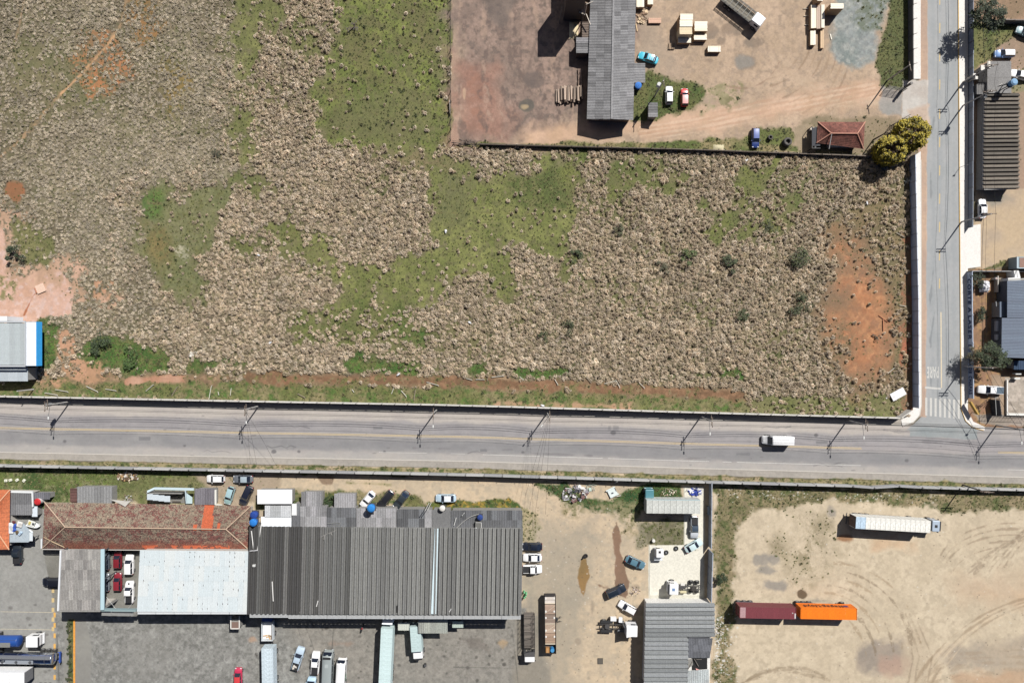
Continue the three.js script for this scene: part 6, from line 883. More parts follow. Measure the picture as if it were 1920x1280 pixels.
  const tex = tileTex(1024, 256, (x, y) => {
    const px = 79 + x / 1024 * 391, py = 941 + y / 256 * 90, n = fld(8, x * 2.2, y * 2.6), n2 = fld(4, x * 2, y * 2), b = fld(32, x * 1.3, y * 2), k = 0.92 + 0.3 * (n2 - 0.5) + 0.16 * (fld(2, x, y) - 0.5);
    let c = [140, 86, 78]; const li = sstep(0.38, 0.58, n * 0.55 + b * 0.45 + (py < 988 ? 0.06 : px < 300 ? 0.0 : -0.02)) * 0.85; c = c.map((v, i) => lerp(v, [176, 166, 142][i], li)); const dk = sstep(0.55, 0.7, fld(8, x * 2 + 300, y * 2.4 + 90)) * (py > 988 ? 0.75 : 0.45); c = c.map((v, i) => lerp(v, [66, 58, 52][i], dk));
    const red = sstep(1008, 1026, py + 10 * (fld(32, x, y) - 0.5)) * (px > 120 ? 1 : 0) * 0.75; c = c.map((v, i) => lerp(v, [158, 80, 58][i], red * (0.5 + 0.5 * n)));
    const ed = 2 * (fld(8, x, y) - 0.5), or = (px + ed > 383 && px < 400.5 + (py > 965 ? 3 : 0) + ed && py < 990) || (px > 368 && px < 375 && py > 979 && py < 990) || (px > 412 && px < 417.5 && py > 977 && py < 990) || (px > 267 && px < 430 && py > 1021 && fld(32, x, y) > 0.52); if (or) c = [222, 116, 76];
    return c.map((v) => clamp(v * k, 10, 250));
  });
  hipRoof(w, [83, 941], [470.5, 948], [467, 1031], [78.5, 1028], 2.9, [121.5, 988], [423, 992], 4.7, tex, M([196, 170, 146], { t: 'grime', ts: 2 }));
  mesh('gutter', [bar(rp(79, 1029.5, 2.9), rp(468, 1032.5, 2.9), 0.14, 0.14)], M([210, 204, 196]), w); mesh('side_gutter', bar(rp(77.5, 1010, 2.9), rp(77.5, 1028, 2.9), 0.3, 0.3), M([226, 230, 232]), w); mesh('repair_strip', [bar(rp(81, 1007, 3.2), rp(93, 1013, 3.65), 0.16, 0.06), bar(rp(95, 1014.5, 3.7), rp(120, 1026, 3.2), 0.16, 0.06)], M([196, 172, 140]), w); mesh('splashed_sheet', quad(rp(206, 936, 3.0), rp(243, 940, 3.1), rp(234, 950, 3.4), rp(228, 946, 3.4)), M([190, 186, 178], { t: 'grime', ts: 1 }), w);
  // row of low roofs along the north side of the big shed
  const R = [['white box roof of the northern annex row beside the black car', 482, 918, 547.5, 944.5, 2.6, 'n', [M([240, 240, 242], { t: 'clean', ts: 3 }), M([206, 210, 210], { t: 'clean', ts: 3 })], 'flat'], ['grey metal roof touching the south side of the white box roof', 496, 948, 546, 969, 3.0, 'n', tones([182, 184, 186], [0.9, 1, 1.05]), 'rib'], ['white metal roof directly north of the ribbed shed roof', 489, 969, 546, 988.5, 3.6, 'n', [M([226, 230, 234], { t: 'clean', ts: 3 })], 'rib'], ['narrow dark annex roof with a white skylight strip', 547, 945, 562, 988, 3.4, 'n', FIBD, 'wave'], ['upper brown grey annex roof west of the green shrub', 564.5, 922, 604, 949, 2.6, 'n', FIB, 'wave'], ['stepped brown grey annex roof south of the upper annex roof', 562.5, 949.5, 612, 988, 3.4, 'n', FIB, 'wave'], ['dark weathered annex roof with a bent pipe on it', 612.5, 952, 667, 989, 3.4, 'n', FIBD, 'wave'], ['separate small grey roof near the green shrub', 626.5, 925.5, 666, 952, 2.4, 'n', FIB, 'wave'], ['grey annex roof that carries the bright blue tank', 668, 953, 743, 989, 3.4, 'n', FIB, 'wave'], ['dark mottled annex roof east of the bright blue tank', 744.5, 955, 795.5, 990, 3.4, 'n', FIBD, 'wave'], ['narrow plain grey annex roof between two dark ones', 796, 955.5, 809.5, 990, 3.4, 'n', FIB, 'flat'], ['grey annex roof below the white roof tank', 810, 956, 845, 991, 3.4, 'n', tones([112, 112, 112], [0.9, 1, 1.06]), 'flat'], ['long mottled dark annex roof at the east end of the row', 845.5, 957, 979.5, 994, 3.4, 'n', FIBD, 'wave']];
  for (const [l, x0, y0, x1, y1, hh, d, mats, pr_] of R) shedRoof('annex', l, x0, y0, x1, y1, hh, y1 > 960 ? 0.8 : 0.2, d, { mats, p: pr_, sw: pr_ === 'flat' ? 4 : 1.1 });
  const sk = thing('skylight', 'white skylight strip on the narrow dark annex roof', 'skylight'); mesh('pane', bx(X(551.5, 3), 3.0, Z(955, 3), 1.0, 0.06, 2.5), M([240, 242, 242]), sk); mesh('frame', [bx(X(547, 3), 3.02, Z(955, 3), 0.08, 0.12, 2.6), bx(X(556, 3), 3.02, Z(955, 3), 0.08, 0.12, 2.6)], M([214, 214, 212]), sk);
  const pp = thing('bent_pipe', 'bent grey pipe lying on the dark weathered annex roof', 'pipe'); mesh('tube', [bar(rp(613, 981, 3.5), rp(638, 980, 3.5), 0.1, 0.08), bar(rp(638, 980, 3.5), rp(637, 984, 3.5), 0.1, 0.08), bar(rp(637, 984, 3.5), rp(622, 984, 3.5), 0.08, 0.08)], M([150, 150, 148]), pp);
  // court and yard details south of the shed
  shedRoof('loading_canopy', 'grey ribbed loading canopy in front of the big shed', 784.5, 1161, 839, 1186.5, 4.2, 0.3, 's', { mats: tones([170, 174, 166], [0.95, 1, 1.05]), p: 'rib', cat: 'canopy', inset: 2.2, sw: 1.2, sl: 4 });
  shedRoof('loading_canopy', 'small pale awning between the long white truck and the teal box truck', 746, 1167, 767.5, 1181, 3.2, 0.25, 's', { mats: [M([214, 218, 208], { t: 'clean', ts: 2 })], p: 'rib', cat: 'canopy', inset: 0.6, sl: 4 });
  shedRoof('loading_canopy', 'small pale green awning east of the grey ribbed loading canopy', 848, 1164.5, 868.5, 1176, 3.2, 0.25, 's', { mats: [M([196, 210, 200], { t: 'clean', ts: 2 })], p: 'rib', cat: 'canopy', inset: 0.6, sl: 4 });
  const k = thing('kiosk', 'small framed kiosk with a brown top standing against the front of the pale shed', 'kiosk'); mesh('top', bx(X(440.5, 2.4), 2.4, Z(1172, 2.4), 1.5, 0.1, 1.4), M([132, 108, 98]), k); mesh('frame', [bx(X(440.5, 2.4), 2.46, Z(1178, 2.4), 2.0, 0.16, 0.2), bx(X(432.5, 2.4), 2.46, Z(1166, 2.4), 0.2, 0.16, 2.9), bx(X(448.5, 2.4), 2.46, Z(1166, 2.4), 0.2, 0.16, 2.9)], M([236, 232, 226]), k); mesh('panel', prism([[X(433, 2.4), Z(1177, 2.4)], [X(448, 2.4), Z(1177, 2.4)], [X(448, 2.4), Z(1160, 2.4)], [X(433, 2.4), Z(1160, 2.4)]], 0, 2.3), wallGrey, k);
}
{ // sheds north of the tiled wing and house at the west edge
  shedRoof('outbuilding', 'plain grey flat roof in the grass north of the tiled wing', 144, 912, 209.5, 943, 2.3, 0.2, 's', { mats: tones([142, 142, 142], [0.95, 1, 1.04]), sw: 2, sl: 4 }); shedRoof('outbuilding', 'narrow rust brown roof beside the plain grey flat roof', 131, 915, 143.5, 941, 2.1, 0.3, 'w', { mats: tones([116, 82, 76], [0.9, 1]) });
  const r = thing('scrap_shed', 'ruined shed with a missing roof and pale blue wall strips beside a grey flat roof', 'shed'); mesh('floor', prism(at0([[281, 922], [351, 922], [351, 943], [281, 943]]), 0, 0.08), M([128, 126, 122], { t: 'grime', ts: 2 }), r); mesh('wall', [bar(rp(290, 915.5, 2.6), rp(363, 917, 2.6), 0.3, 0.5), bar(rp(276, 922, 2.6), rp(290, 915.5, 2.6), 0.3, 0.5), bar(rp(347, 918, 2.6), rp(349, 944, 2.6), 0.14, 0.3)], M([206, 224, 230]), r); mesh('wall_panel', prism(at0([[284, 919], [350, 920], [350, 921.5], [284, 920.5]]), 0, 2.4), wallGrey, r); for (let i = 0; i < 4; i++) mesh('roof_sheet', bx(X(280 + i * 11, 2.6), 2.5 + i * 0.03, Z(931.5 + i * 1.2, 2.6), 1.26, 0.05, 1.3), M([206, 216, 222], { t: 'grime', ts: 1 }), r); for (let i = 0; i < 9; i++) mesh('broken_board', bx(X(rr(305, 340)), rr(0.3, 1.2), Z(rr(922, 940)), rr(0.8, 2), 0.06, 0.2, rr(-0.4, 0.4)), M(i % 2 ? [170, 160, 150] : [96, 88, 82], { t: 'wood', ts: 1 }), r); mesh('tarp', quad(rp(349, 924, 2.4), rp(360, 932, 1.4), rp(360, 944, 1.2), rp(348, 944, 2.2)), M([200, 222, 226]), r);
  shedRoof('outbuilding', 'grey roof with a white side wall beside the pale teal hatchback', 364.5, 916, 402, 946, 2.3, 0.2, 'n', { mats: tones([120, 116, 122], [0.94, 1, 1.05]) }); const wv = thing('white_wall', 'white rendered wall end beside the grey roof near the pale teal hatchback', 'wall'); mesh('wall', bar(rp(404, 918, 2), rp(404, 946, 2), 0.3, 0.5), M([240, 238, 228]), wv); mesh('foot', bar(rp(404, 946, 2), rp(416, 947, 2), 0.3, 0.3), M([236, 232, 220]), wv);
  const hM = tileTex(256, 160, (x, y) => { const k = 0.93 + 0.22 * (fld(8, x * 3, y * 3) - 0.5) + 0.12 * ((y % 12) < 3 ? -0.5 : 0); return [224 * k, 132 * k, 88 * k]; });
  const h = thing('tiled_house', 'orange tiled house cut by the west edge beside a grey corrugated roof', 'house'); wallsUnder(h, [[-90, 920], [17, 920], [16, 1028], [-90, 1028]], 3, 2.9, wallM, 0.4); hipRoof(h, [-94, 917], [18.5, 917.5], [16.5, 1030], [-94, 1030], 3, [-48, 968], [-26, 968], 4.6, hM, M([234, 178, 140]));
  shedRoof('outbuilding', 'grey corrugated roof with a dark pole across it beside the orange tiled house', 18.5, 924, 59, 965, 2.3, 0.3, 's', { mats: tones([126, 126, 128], [0.92, 1, 1.06]) }); const pb = thing('white_parapet', 'white parapet along the north edge of the grey roof by the orange house', 'parapet'); mesh('coping', [bar(rp(18, 921.5, 2.3), rp(61, 922.5, 2.3), 0.3, 0.4), bar(rp(60, 922, 2.3), rp(61, 950, 2.3), 0.25, 0.3)], M([238, 240, 240]), pb); mesh('wall', prism([[X(18, 2.3), Z(922, 2.3)], [X(60, 2.3), Z(923, 2.3)], [X(60, 2.3), Z(924, 2.3)], [X(18, 2.3), Z(923, 2.3)]], 0, 2.1), wallM, pb);
  shedRoof('outbuilding', 'dark low roof with a pale worn corner north west of the tiled wing', 61, 923, 93, 935.5, 1.9, 0.2, 's', { mats: tones([112, 112, 118], [0.85, 1, 1.1]) }); shedRoof('outbuilding', 'small white flat roof beside the red roundel', 59, 949, 69.5, 968, 1.9, 0.15, 's', { mats: [M([222, 232, 240], { t: 'clean', ts: 2 })], p: 'flat', sw: 2, sl: 4 });
  const pk = thing('shade_roof', 'pale shade roof with a cut corner and clutter on it south of the grey roof', 'canopy'); mesh('roof', prism([[17, 984], [30, 984], [42, 980], [53, 992], [60, 998], [60, 1010], [52, 1016.5], [17, 1016.5]].map(([x, y]) => [X(x, 2.8), Z(y, 2.8)]), 2.7, 2.8), M([178, 190, 198], { t: 'streak', ts: 3 }), pk); mesh('edge', [bar(rp(54, 993, 2.86), rp(60, 998, 2.86), 0.3, 0.12), bar(rp(57.5, 998, 2.86), rp(57.5, 1014, 2.86), 0.7, 0.06)], M([224, 232, 236]), pk); for (const [x, y] of [[20, 988], [20, 1013], [56, 1010]]) mesh('post', rod([X(x, 2.8), 0, Z(y, 2.8)], [X(x, 2.8), 2.7, Z(y, 2.8)], 0.07), steelM, pk);
  const lb = ['white sack on the pale shade roof near the orange tiled house', 'blue tarpaulin bundle in the middle of the pale shade roof', 'small blue bundle on the pale shade roof below the larger one', 'dark red bundle at the top of the pale shade roof', 'white and blue box at the lower end of the clutter on the shade roof', 'brown bundle on the pale shade roof', 'white board on the pale shade roof beside the red bundle']; [[20, 990, 1, 2.4, [232, 234, 234]], [27, 986.5, 1.1, 0.7, [52, 92, 190]], [25, 993, 0.8, 0.9, [56, 98, 200]], [25, 979, 0.7, 0.6, [110, 44, 48]], [37, 1000, 1.0, 0.6, [190, 214, 236]], [31, 998, 0.8, 0.6, [110, 92, 64]], [36, 983, 1.2, 1.2, [236, 232, 226]]].forEach(([x, y, a, b, c], i) => { const q = thing('bundle', lb[i], 'bundle', [X(x, 3), 2.8, Z(y, 3)]); mesh('sack', rb(0, 0.18, 0, a, 0.36, b, 0.15, i), M(c), q); mesh('fold', rb(a * 0.15, 0.34, 0, a * 0.6, 0.12, b * 0.5, 0.05, i + 0.4), M(c.map((v) => v * 0.85)), q); });
  const rd = thing('water_tank', 'red lidded round tank at the white flat roof near the tiled wing', 'tank', [X(68, 2.5), 0, Z(941, 2.5)]); mesh('shell', rod([0, 0, 0], [0, 2.3, 0], 0.72, 0.66, 20), M([222, 216, 214]), rd); mesh('lid', [rod([0, 2.3, 0], [0, 2.55, 0], 0.76, 0.5, 20), rod([0, 2.55, 0], [0, 2.65, 0], 0.2, 0.15, 10)], M([200, 34, 40]), rd);
  const bt = thing('boat_shell', 'white shell shaped vessel with a yellow patch beside the pale shade roof', 'boat', [X(61, 0.8), 0, Z(982, 0.8)], -0.3); mesh('hull', (() => { const rows = []; for (let i = 0; i <= 8; i++) { const u = i / 8, x = -1.5 + 3 * u, w = 0.85 * Math.sqrt(1 - Math.pow(u, 4) * 0.95); rows.push([[x, 0.85, w], [x, 0.35, w * 0.7], [x, 0.15, 0], [x, 0.35, -w * 0.7], [x, 0.85, -w]]); } return gridGeo(rows); })(), M([240, 242, 240]), bt); mesh('deck', rb(-0.4, 0.8, 0, 1.6, 0.12, 1.2, 0.05), M([238, 238, 230]), bt); mesh('seat', rb(-0.7, 0.92, 0, 0.5, 0.16, 0.7, 0.05), M([206, 190, 110]), bt); mesh('opening', rb(0.1, 0.88, 0, 0.5, 0.08, 0.5, 0.03), M([56, 60, 70]), bt);
  const mt = thing('motorcycle', 'motorcycle parked between the pale shade roof and the tiled wing', 'motorcycle', [X(66), 0, Z(1011)], 0.5); for (const x of [-0.65, 0.65]) { const g = new THREE.TorusGeometry(0.3, 0.07, 8, 18); g.translate(x, 0.35, 0); mesh('wheel', planar(g), tyreM, mt); } mesh('frame', [rod([-0.6, 0.4, 0], [0.1, 0.6, 0], 0.06), rod([0.65, 0.35, 0], [0.4, 1, 0], 0.04), rb(-0.1, 0.5, 0, 0.5, 0.35, 0.3, 0.06)], darkSteel, mt); mesh('fuel_tank', rb(0.12, 0.85, 0, 0.5, 0.24, 0.3, 0.1), M([70, 86, 110]), mt); mesh('saddle', rb(-0.42, 0.82, 0, 0.65, 0.12, 0.28, 0.05), blackM, mt); mesh('handlebar', rod([0.36, 1.02, -0.36], [0.36, 1.02, 0.36], 0.03), steelM, mt);
  const m2 = thing('motorcycle', 'red motorcycle standing by the shade line of the big shed in the stone yard', 'motorcycle', [X(680), 0, Z(1176)], 1.3); for (const x of [-0.65, 0.65]) { const g = new THREE.TorusGeometry(0.3, 0.07, 8, 18); g.translate(x, 0.35, 0); mesh('wheel', planar(g), tyreM, m2); } mesh('frame', [rod([-0.6, 0.4, 0], [0.1, 0.6, 0], 0.06), rod([0.65, 0.35, 0], [0.4, 1, 0], 0.04), rb(-0.1, 0.5, 0, 0.5, 0.35, 0.3, 0.06)], darkSteel, m2); mesh('fuel_tank', rb(0.12, 0.85, 0, 0.5, 0.24, 0.32, 0.1), M([170, 52, 60]), m2); mesh('saddle', rb(-0.42, 0.82, 0, 0.65, 0.12, 0.28, 0.05), blackM, m2); mesh('handlebar', rod([0.36, 1.02, -0.36], [0.36, 1.02, 0.36], 0.03), steelM, m2);
}
{ // blue and white building at the west edge of the field
  const t = thing('warehouse', 'grey roofed building with a white and blue facade on the west edge of the field', 'building'), h = 4.8, x0 = X(-120), x1 = X(67, 4.8), xr = X(48, 4.8), z0 = Z(603, h), z1 = Z(686, h);
  mesh('wall', prism([[x0, z0 + 0.3], [x1 - 2.2, z0 + 0.3], [x1 - 2.2, z1 - 0.3], [x0, z1 - 0.3]], 0, h - 0.2), M([214, 216, 218], { t: 'clean', ts: 6 }), t); mesh('blue_fascia', prism([[x1, z0], [x1 + 0.06, z0], [x1 + 0.06, z1], [x1, z1]], h - 1.75, h + 0.02), M([48, 160, 226], { t: 'clean', ts: 6, k: 0.8 }), t);
  for (const [p, q] of [[z0, z0 + 0.05], [z1 - 0.05, z1]]) mesh('side_fascia', prism([[x1 - 2.2, p], [x1 - 0.01, p], [x1 - 0.01, q], [x1 - 2.2, q]], h - 1.75, h), M([48, 160, 226], { t: 'clean', ts: 6, k: 0.8 }), t);
  const nB = 5; for (let i = 0; i < nB; i++) mesh('roof_border', prism([[xr, lerp(z0, z1, i / nB) + 0.01], [x1, lerp(z0, z1, i / nB) + 0.01], [x1, lerp(z0, z1, (i + 1) / nB) - 0.01], [xr, lerp(z0, z1, (i + 1) / nB) - 0.01]], h - 0.15, h), M([240, 244, 248], { t: 'clean', ts: 6 }), t);
  const part = new THREE.Group(); part.name = 'roof'; t.add(part); roofSheets(part, [x0, h + 0.05, z0 + 0.3], [xr - 0.1, h + 0.05, z0 + 0.3], [xr - 0.1, h - 0.05, z1 - 0.3], [x0, h - 0.05, z1 - 0.3], { p: 'rib', n: 4, nu: 20, mats: tones([182, 190, 192], [0.97, 1, 1.02], { t: 'clean', r: 0.5 }) });
  for (const [a, b] of [[[x0, z0], [xr, z0]], [[xr, z0], [xr, z1]], [[xr, z1], [x0, z1]]]) mesh('parapet', bar([a[0], h + 0.15, a[1]], [b[0], h + 0.15, b[1]], 0.16, 0.34), M([196, 200, 204]), t);
  shedRoof('annex', 'lower pale grey roof along the south side of the blue and white building', -80, 688, 51.5, 714, 3.4, 0.25, 's', { mats: tones([186, 194, 200], [0.97, 1, 1.03], { t: 'clean', r: 0.5 }), p: 'rib', n: 4, sl: 5 }); const u = thing('roof_box', 'white box at the north edge of the grey roof of the blue and white building', 'box'); mesh('box', bx(X(2, 4.6), 2.4, Z(597, 4.6), 2.7, 4.8, 0.9), M([240, 242, 244]), u); mesh('lid', bx(X(2, 4.6), 4.84, Z(597, 4.6), 2.8, 0.06, 1.0), M([246, 246, 246]), u);
}
{ // east side buildings
  const t = shedRoof('flat_house', 'house with a plain grey flat roof and the shadow of a round tank on it', 1852, 114.5, 1897, 174, 3, 0.1, 's', { mats: tones([140, 138, 136], [0.98, 1, 1.02]), p: 'flat', sw: 2.6, sl: 3.5, wall: wallM }); mesh('white_panel', bx(X(1855, 3.1), 3.1, Z(121, 3.1), 0.6, 0.12, 1.5), M([240, 236, 226]), t); mesh('plank', bar(rp(1875, 160, 3.15), rp(1893, 156, 3.15), 0.1, 0.06), M([120, 118, 112]), t); mesh('plank', bar(rp(1874.5, 160, 3.2), rp(1880, 157.5, 3.2), 0.24, 0.08), M([236, 230, 222]), t);
  shedRoof('porch', 'low grey porch roof on the west side of the plain flat roof', 1832, 155, 1851, 176, 2.4, 0.2, 's', { mats: tones([124, 122, 120], [0.95, 1, 1.06]) });
  const pg = thing('pergola', 'dark slatted pergola between the flat roofed house and the side road wall', 'pergola'); for (let i = 0; i < 8; i++) mesh('slat', bx(X(1836.5 + i * 1.9, 2.8), 2.8, Z(143, 2.8), 0.1, 0.12, 2.6), M([58, 56, 54]), pg); mesh('beam', [bx(X(1843, 2.8), 2.68, Z(134, 2.8), 1.9, 0.14, 0.12), bx(X(1843, 2.8), 2.68, Z(152, 2.8), 1.9, 0.14, 0.12)], M([70, 68, 66]), pg); mesh('floor', bx(X(1843), 0.1, Z(143), 2, 0.2, 2.6), M([66, 62, 60]), pg); mesh('post', [bx(X(1836), 1.35, Z(134), 0.12, 2.7, 0.12), bx(X(1850), 1.35, Z(134), 0.12, 2.7, 0.12), bx(X(1836), 1.35, Z(152), 0.12, 2.7, 0.12), bx(X(1850), 1.35, Z(152), 0.12, 2.7, 0.12)], M([70, 68, 66]), pg);
  [[1845, 127, 1.2, 'white box cluster above the dark pergola'], [1828, 140, 0.6, 'white square post cap on the wall beside the dark pergola'], [1832.5, 145.5, 0.7, 'white block at the lower corner of the dark pergola']].forEach(([x, y, s, l]) => { const q = thing('white_box', l, 'box', [X(x, 2.6), 0, Z(y, 2.6)]); mesh('post', bx(0, 1.2, 0, s * 0.6, 2.4, s * 0.6), wallM, q); mesh('cap', rb(0, 2.5, 0, s, 0.3, s, 0.05), M([240, 236, 228]), q); });
  const tk = thing('water_tank', 'pale blue round tank on a stand beside the plain grey flat roof', 'tank', [X(1903.5, 6.5), 0, Z(153, 6.5)]); mesh('stand', [rod([0.4, 0, 0.4], [0.4, 5.2, 0.4], 0.1), rod([-0.4, 0, 0.4], [-0.4, 5.2, 0.4], 0.1), rod([0, 0, -0.5], [0, 5.2, -0.5], 0.1), rod([0, 5.1, 0], [0, 5.25, 0], 0.8, 0.8, 16)], steelM, tk); mesh('shell', rod([0, 5.25, 0], [0, 6.4, 0], 0.6, 0.72, 22), M([112, 156, 196]), tk); mesh('lid', rod([0, 6.4, 0], [0, 6.62, 0], 0.74, 0.45, 22), M([140, 180, 216]), tk); mesh('lid_rib', [bar([-0.5, 6.56, 0], [0.5, 6.56, 0], 0.05, 0.05), bar([0, 6.56, -0.5], [0, 6.56, 0.5], 0.05, 0.05)], M([96, 140, 180]), tk);
  const b = thing('ribbed_shed', 'long shed with a brown grey deep ribbed roof beside the side road', 'building'); wallsUnder(b, [[1847, 176], [1910, 176], [1908, 353], [1844, 354]], 2.7, 2.4, wallM, 0.3); const br = new THREE.Group(); br.name = 'roof'; b.add(br); roofSheets(br, rp(1910.5, 354, 2.9), rp(1911, 174, 2.9), rp(1846.5, 174.5, 2.6), rp(1843.5, 355, 2.6), { p: 'deep', nu: 23, mats: tones([122, 114, 104], [0.78, 0.9, 1, 1.08]) }); mesh('gutter', bar(rp(1846, 355, 2.7), rp(1906, 354, 2.7), 0.14, 0.16), M([214, 212, 208]), b);
  const g = thing('laser_shop', 'tall building with a blue grey metal roof behind the lettered wall', 'building'), hz = 3.6; const pts = [[1890, 526], [2010, 522], [2010, 674], [1879, 670], [1880, 596], [1890, 596]]; mesh('wall', prism(pts.map(([x, y]) => [X(x, hz) + 0.2, Z(y, hz)]), 0, hz - 0.2), M([88, 92, 100], { t: 'grime', ts: 4 }), g); const gr = new THREE.Group(); gr.name = 'roof'; g.add(gr); const BG = tones([116, 128, 146], [0.97, 1, 1.03], { t: 'clean', r: 0.55 }); roofSheets(gr, rp(1935, 524, 4.8), rp(1935, 595.5, 4.8), rp(1890, 595.5, hz), rp(1890, 526.5, hz), { p: 'rib', nu: 8, mats: BG }); roofSheets(gr, rp(1935, 596, 4.8), rp(1935, 672, 4.8), rp(1879, 670, hz), rp(1880, 596, hz), { p: 'rib', nu: 9, mats: BG }); mesh('parapet', [bar(rp(1890.5, 524.5, hz), rp(1935, 522, hz + 1.1), 0.2, 0.3)], M([196, 196, 190]), g); for (const [y, l] of [[611, 2.2], [632, 1.2]]) mesh('air_unit', rb(X(1872, 2), 2, Z(y, 2), 0.9, 1.0, l, 0.06), M([168, 172, 178]), g); mesh('duct', [bar(rp(1868, 565, 2), rp(1869, 574, 2), 0.16, 0.16), bar(rp(1869, 574, 2), rp(1876, 574, 2), 0.16, 0.16)], M([150, 152, 156]), g);
  const ga = thing('side_annex', 'dark flat annex in the shade on the west side of the tall blue grey roof', 'building'); mesh('wall', prism([[1876, 566], [1889, 566], [1889, 594], [1876, 594]].map(([x, y]) => [X(x, 2.6), Z(y, 2.6)]), 0, 2.5), wallGrey, ga); mesh('roof', prism([[1875.5, 565.5], [1889.5, 565.5], [1889.5, 594.5], [1875.5, 594.5]].map(([x, y]) => [X(x, 2.6), Z(y, 2.6)]), 2.5, 2.6), M([104, 116, 134]), ga);
  const gs = shedRoof('side_annex', 'dark navy awning at the south side of the tall blue grey roof', 1902, 676, 1990, 692, 2.6, 0.3, 's', { mats: tones([60, 82, 110], [0.97, 1.03], { t: 'clean' }), p: 'rib' }); for (let i = 0; i < 3; i++) { const q = thing('pallet_box', ['white board pack in the shade south of the navy awning, nearest the awning', 'middle white board pack in the shade south of the navy awning', 'white board pack beside the paver yard south of the navy awning'][i], 'box', [X(1904 + (i === 2 ? -2 : 0)), 0, Z(691 + i * 9)]); mesh('stack', bx(0, 0.5, 0, 1.2, 1.0, 0.35), M([214, 214, 208]), q); mesh('lid', bx(0, 1.02, 0, 1.25, 0.05, 0.4), M([226, 226, 222]), q); }
  const wb = thing('white_annex', 'bright white flat roof steps north of the tall blue grey roof', 'building'); mesh('roof', [prism([[1891, 521], [1904, 520], [1914, 518], [1915, 526], [1891, 528]].map(([x, y]) => [X(x, 3), Z(y, 3)]), 0, 3), prism([[1902, 507], [1911, 507], [1914, 518], [1904, 520]].map(([x, y]) => [X(x, 2.4), Z(y, 2.4)]), 0, 2.4)], M([242, 242, 240]), wb); mesh('ridge', bar(rp(1907, 507, 2.5), rp(1909, 519, 3.1), 0.1, 0.1), M([190, 190, 190]), wb);
  const cn = thing('box_container', 'teal framed container with a brown top on the sand at the east edge', 'container'); mesh('body', prism([[1908, 481], [1990, 481], [1990, 503], [1908, 503]].map(([x, y]) => [X(x, 2.6), Z(y, 2.6)]), 0, 2.5), M([150, 168, 176]), cn); mesh('top', prism([[1913, 483], [1990, 483], [1990, 501], [1913, 501]].map(([x, y]) => [X(x, 2.6), Z(y, 2.6)]), 2.5, 2.55), M([156, 122, 108], { t: 'grime', ts: 2 }), cn); mesh('rim', [bar(rp(1908.5, 481.5, 2.6), rp(1908.5, 502.5, 2.6), 0.3, 0.16), bar(rp(1908, 502.5, 2.6), rp(1990, 502.5, 2.6), 0.14, 0.16)], M([190, 206, 214]), cn);
  const cm = thing('covered_machine', 'machine wrapped in crumpled white sheeting inside the lettered wall', 'machine', [X(1850.5, 1.6), 0, Z(536.5, 1.6)]); mesh('base', rb(0, 0.5, 0, 1.5, 1.0, 2.2, 0.08), M([74, 74, 78]), cm); const rows = []; for (let i = 0; i <= 9; i++) { const row = []; for (let j = 0; j <= 7; j++) { const u = i / 9 * 2 - 1, v = j / 7 * 2 - 1, e = Math.max(Math.abs(u), Math.abs(v)); row.push([-v * 0.95, 1.75 - 0.9 * Math.pow(e, 4) + rr(-0.22, 0.22), -u * 1.25]); } rows.push(row); } mesh('sheeting', gridGeo(rows, false), M([240, 240, 244]), cm);
  const kt = thing('floor_hatch', 'square concrete hatch with a pale frame beside the tall blue grey roof', 'hatch', [X(1876), 0, Z(525)]); mesh('frame', [bx(0, 0.06, -0.55, 1.2, 0.12, 0.12), bx(0, 0.06, 0.55, 1.2, 0.12, 0.12), bx(0.54, 0.06, 0, 0.12, 0.12, 0.98), bx(-0.54, 0.06, 0, 0.12, 0.12, 0.98)], M([186, 176, 164]), kt); mesh('lid', bx(0, 0.04, 0, 0.96, 0.08, 0.96), M([160, 142, 122]), kt); const wp = thing('meter_post', 'small white square post near the wrapped machine', 'post', [X(1861), 0, Z(523)]); mesh('post', rb(0, 0.7, 0, 0.4, 1.4, 0.4, 0.04), M([240, 236, 232]), wp); mesh('cap', bx(0, 1.42, 0, 0.2, 0.04, 0.2), M([180, 90, 80]), wp); const lw = thing('low_wall', 'thin pale low wall between the wrapped machine and the tall building', 'wall'); mesh('wall', bar([X(1865), 0.6, Z(518)], [X(1865), 0.6, Z(548)], 0.14, 1.2), M([190, 184, 176]), lw); mesh('coping', bar([X(1865), 1.22, Z(518)], [X(1865), 1.22, Z(548)], 0.2, 0.05), M([206, 200, 192]), lw);
  // steel gate, lattice and advertising board at the corner
  const gt = thing('steel_gate', 'dark steel sheet gate with a pale frame south of the white pickup', 'gate'); mesh('panel', bar([X(1858), 1.3, Z(748)], [X(1862), 1.3, Z(778)], 0.06, 2.6), M([84, 88, 92], { t: 'grime', ts: 2 }), gt); for (let i = 0; i < 6; i++) mesh('rib', bar([X(1858 + i * 0.7), 1.3, Z(751 + i * 5)], [X(1858.3 + i * 0.7), 1.3, Z(752 + i * 5)], 0.14, 2.5), M([70, 74, 78]), gt); mesh('frame', [bar(rp(1867, 745, 3), rp(1869, 778, 3), 0.1, 0.1), bar(rp(1867, 745, 3), rp(1874, 745, 3), 0.1, 0.1), rod([X(1858), 0, Z(746)], [X(1858), 3, Z(746)], 0.08), rod([X(1862), 0, Z(778)], [X(1862), 3, Z(778)], 0.08)], M([170, 170, 168]), gt);
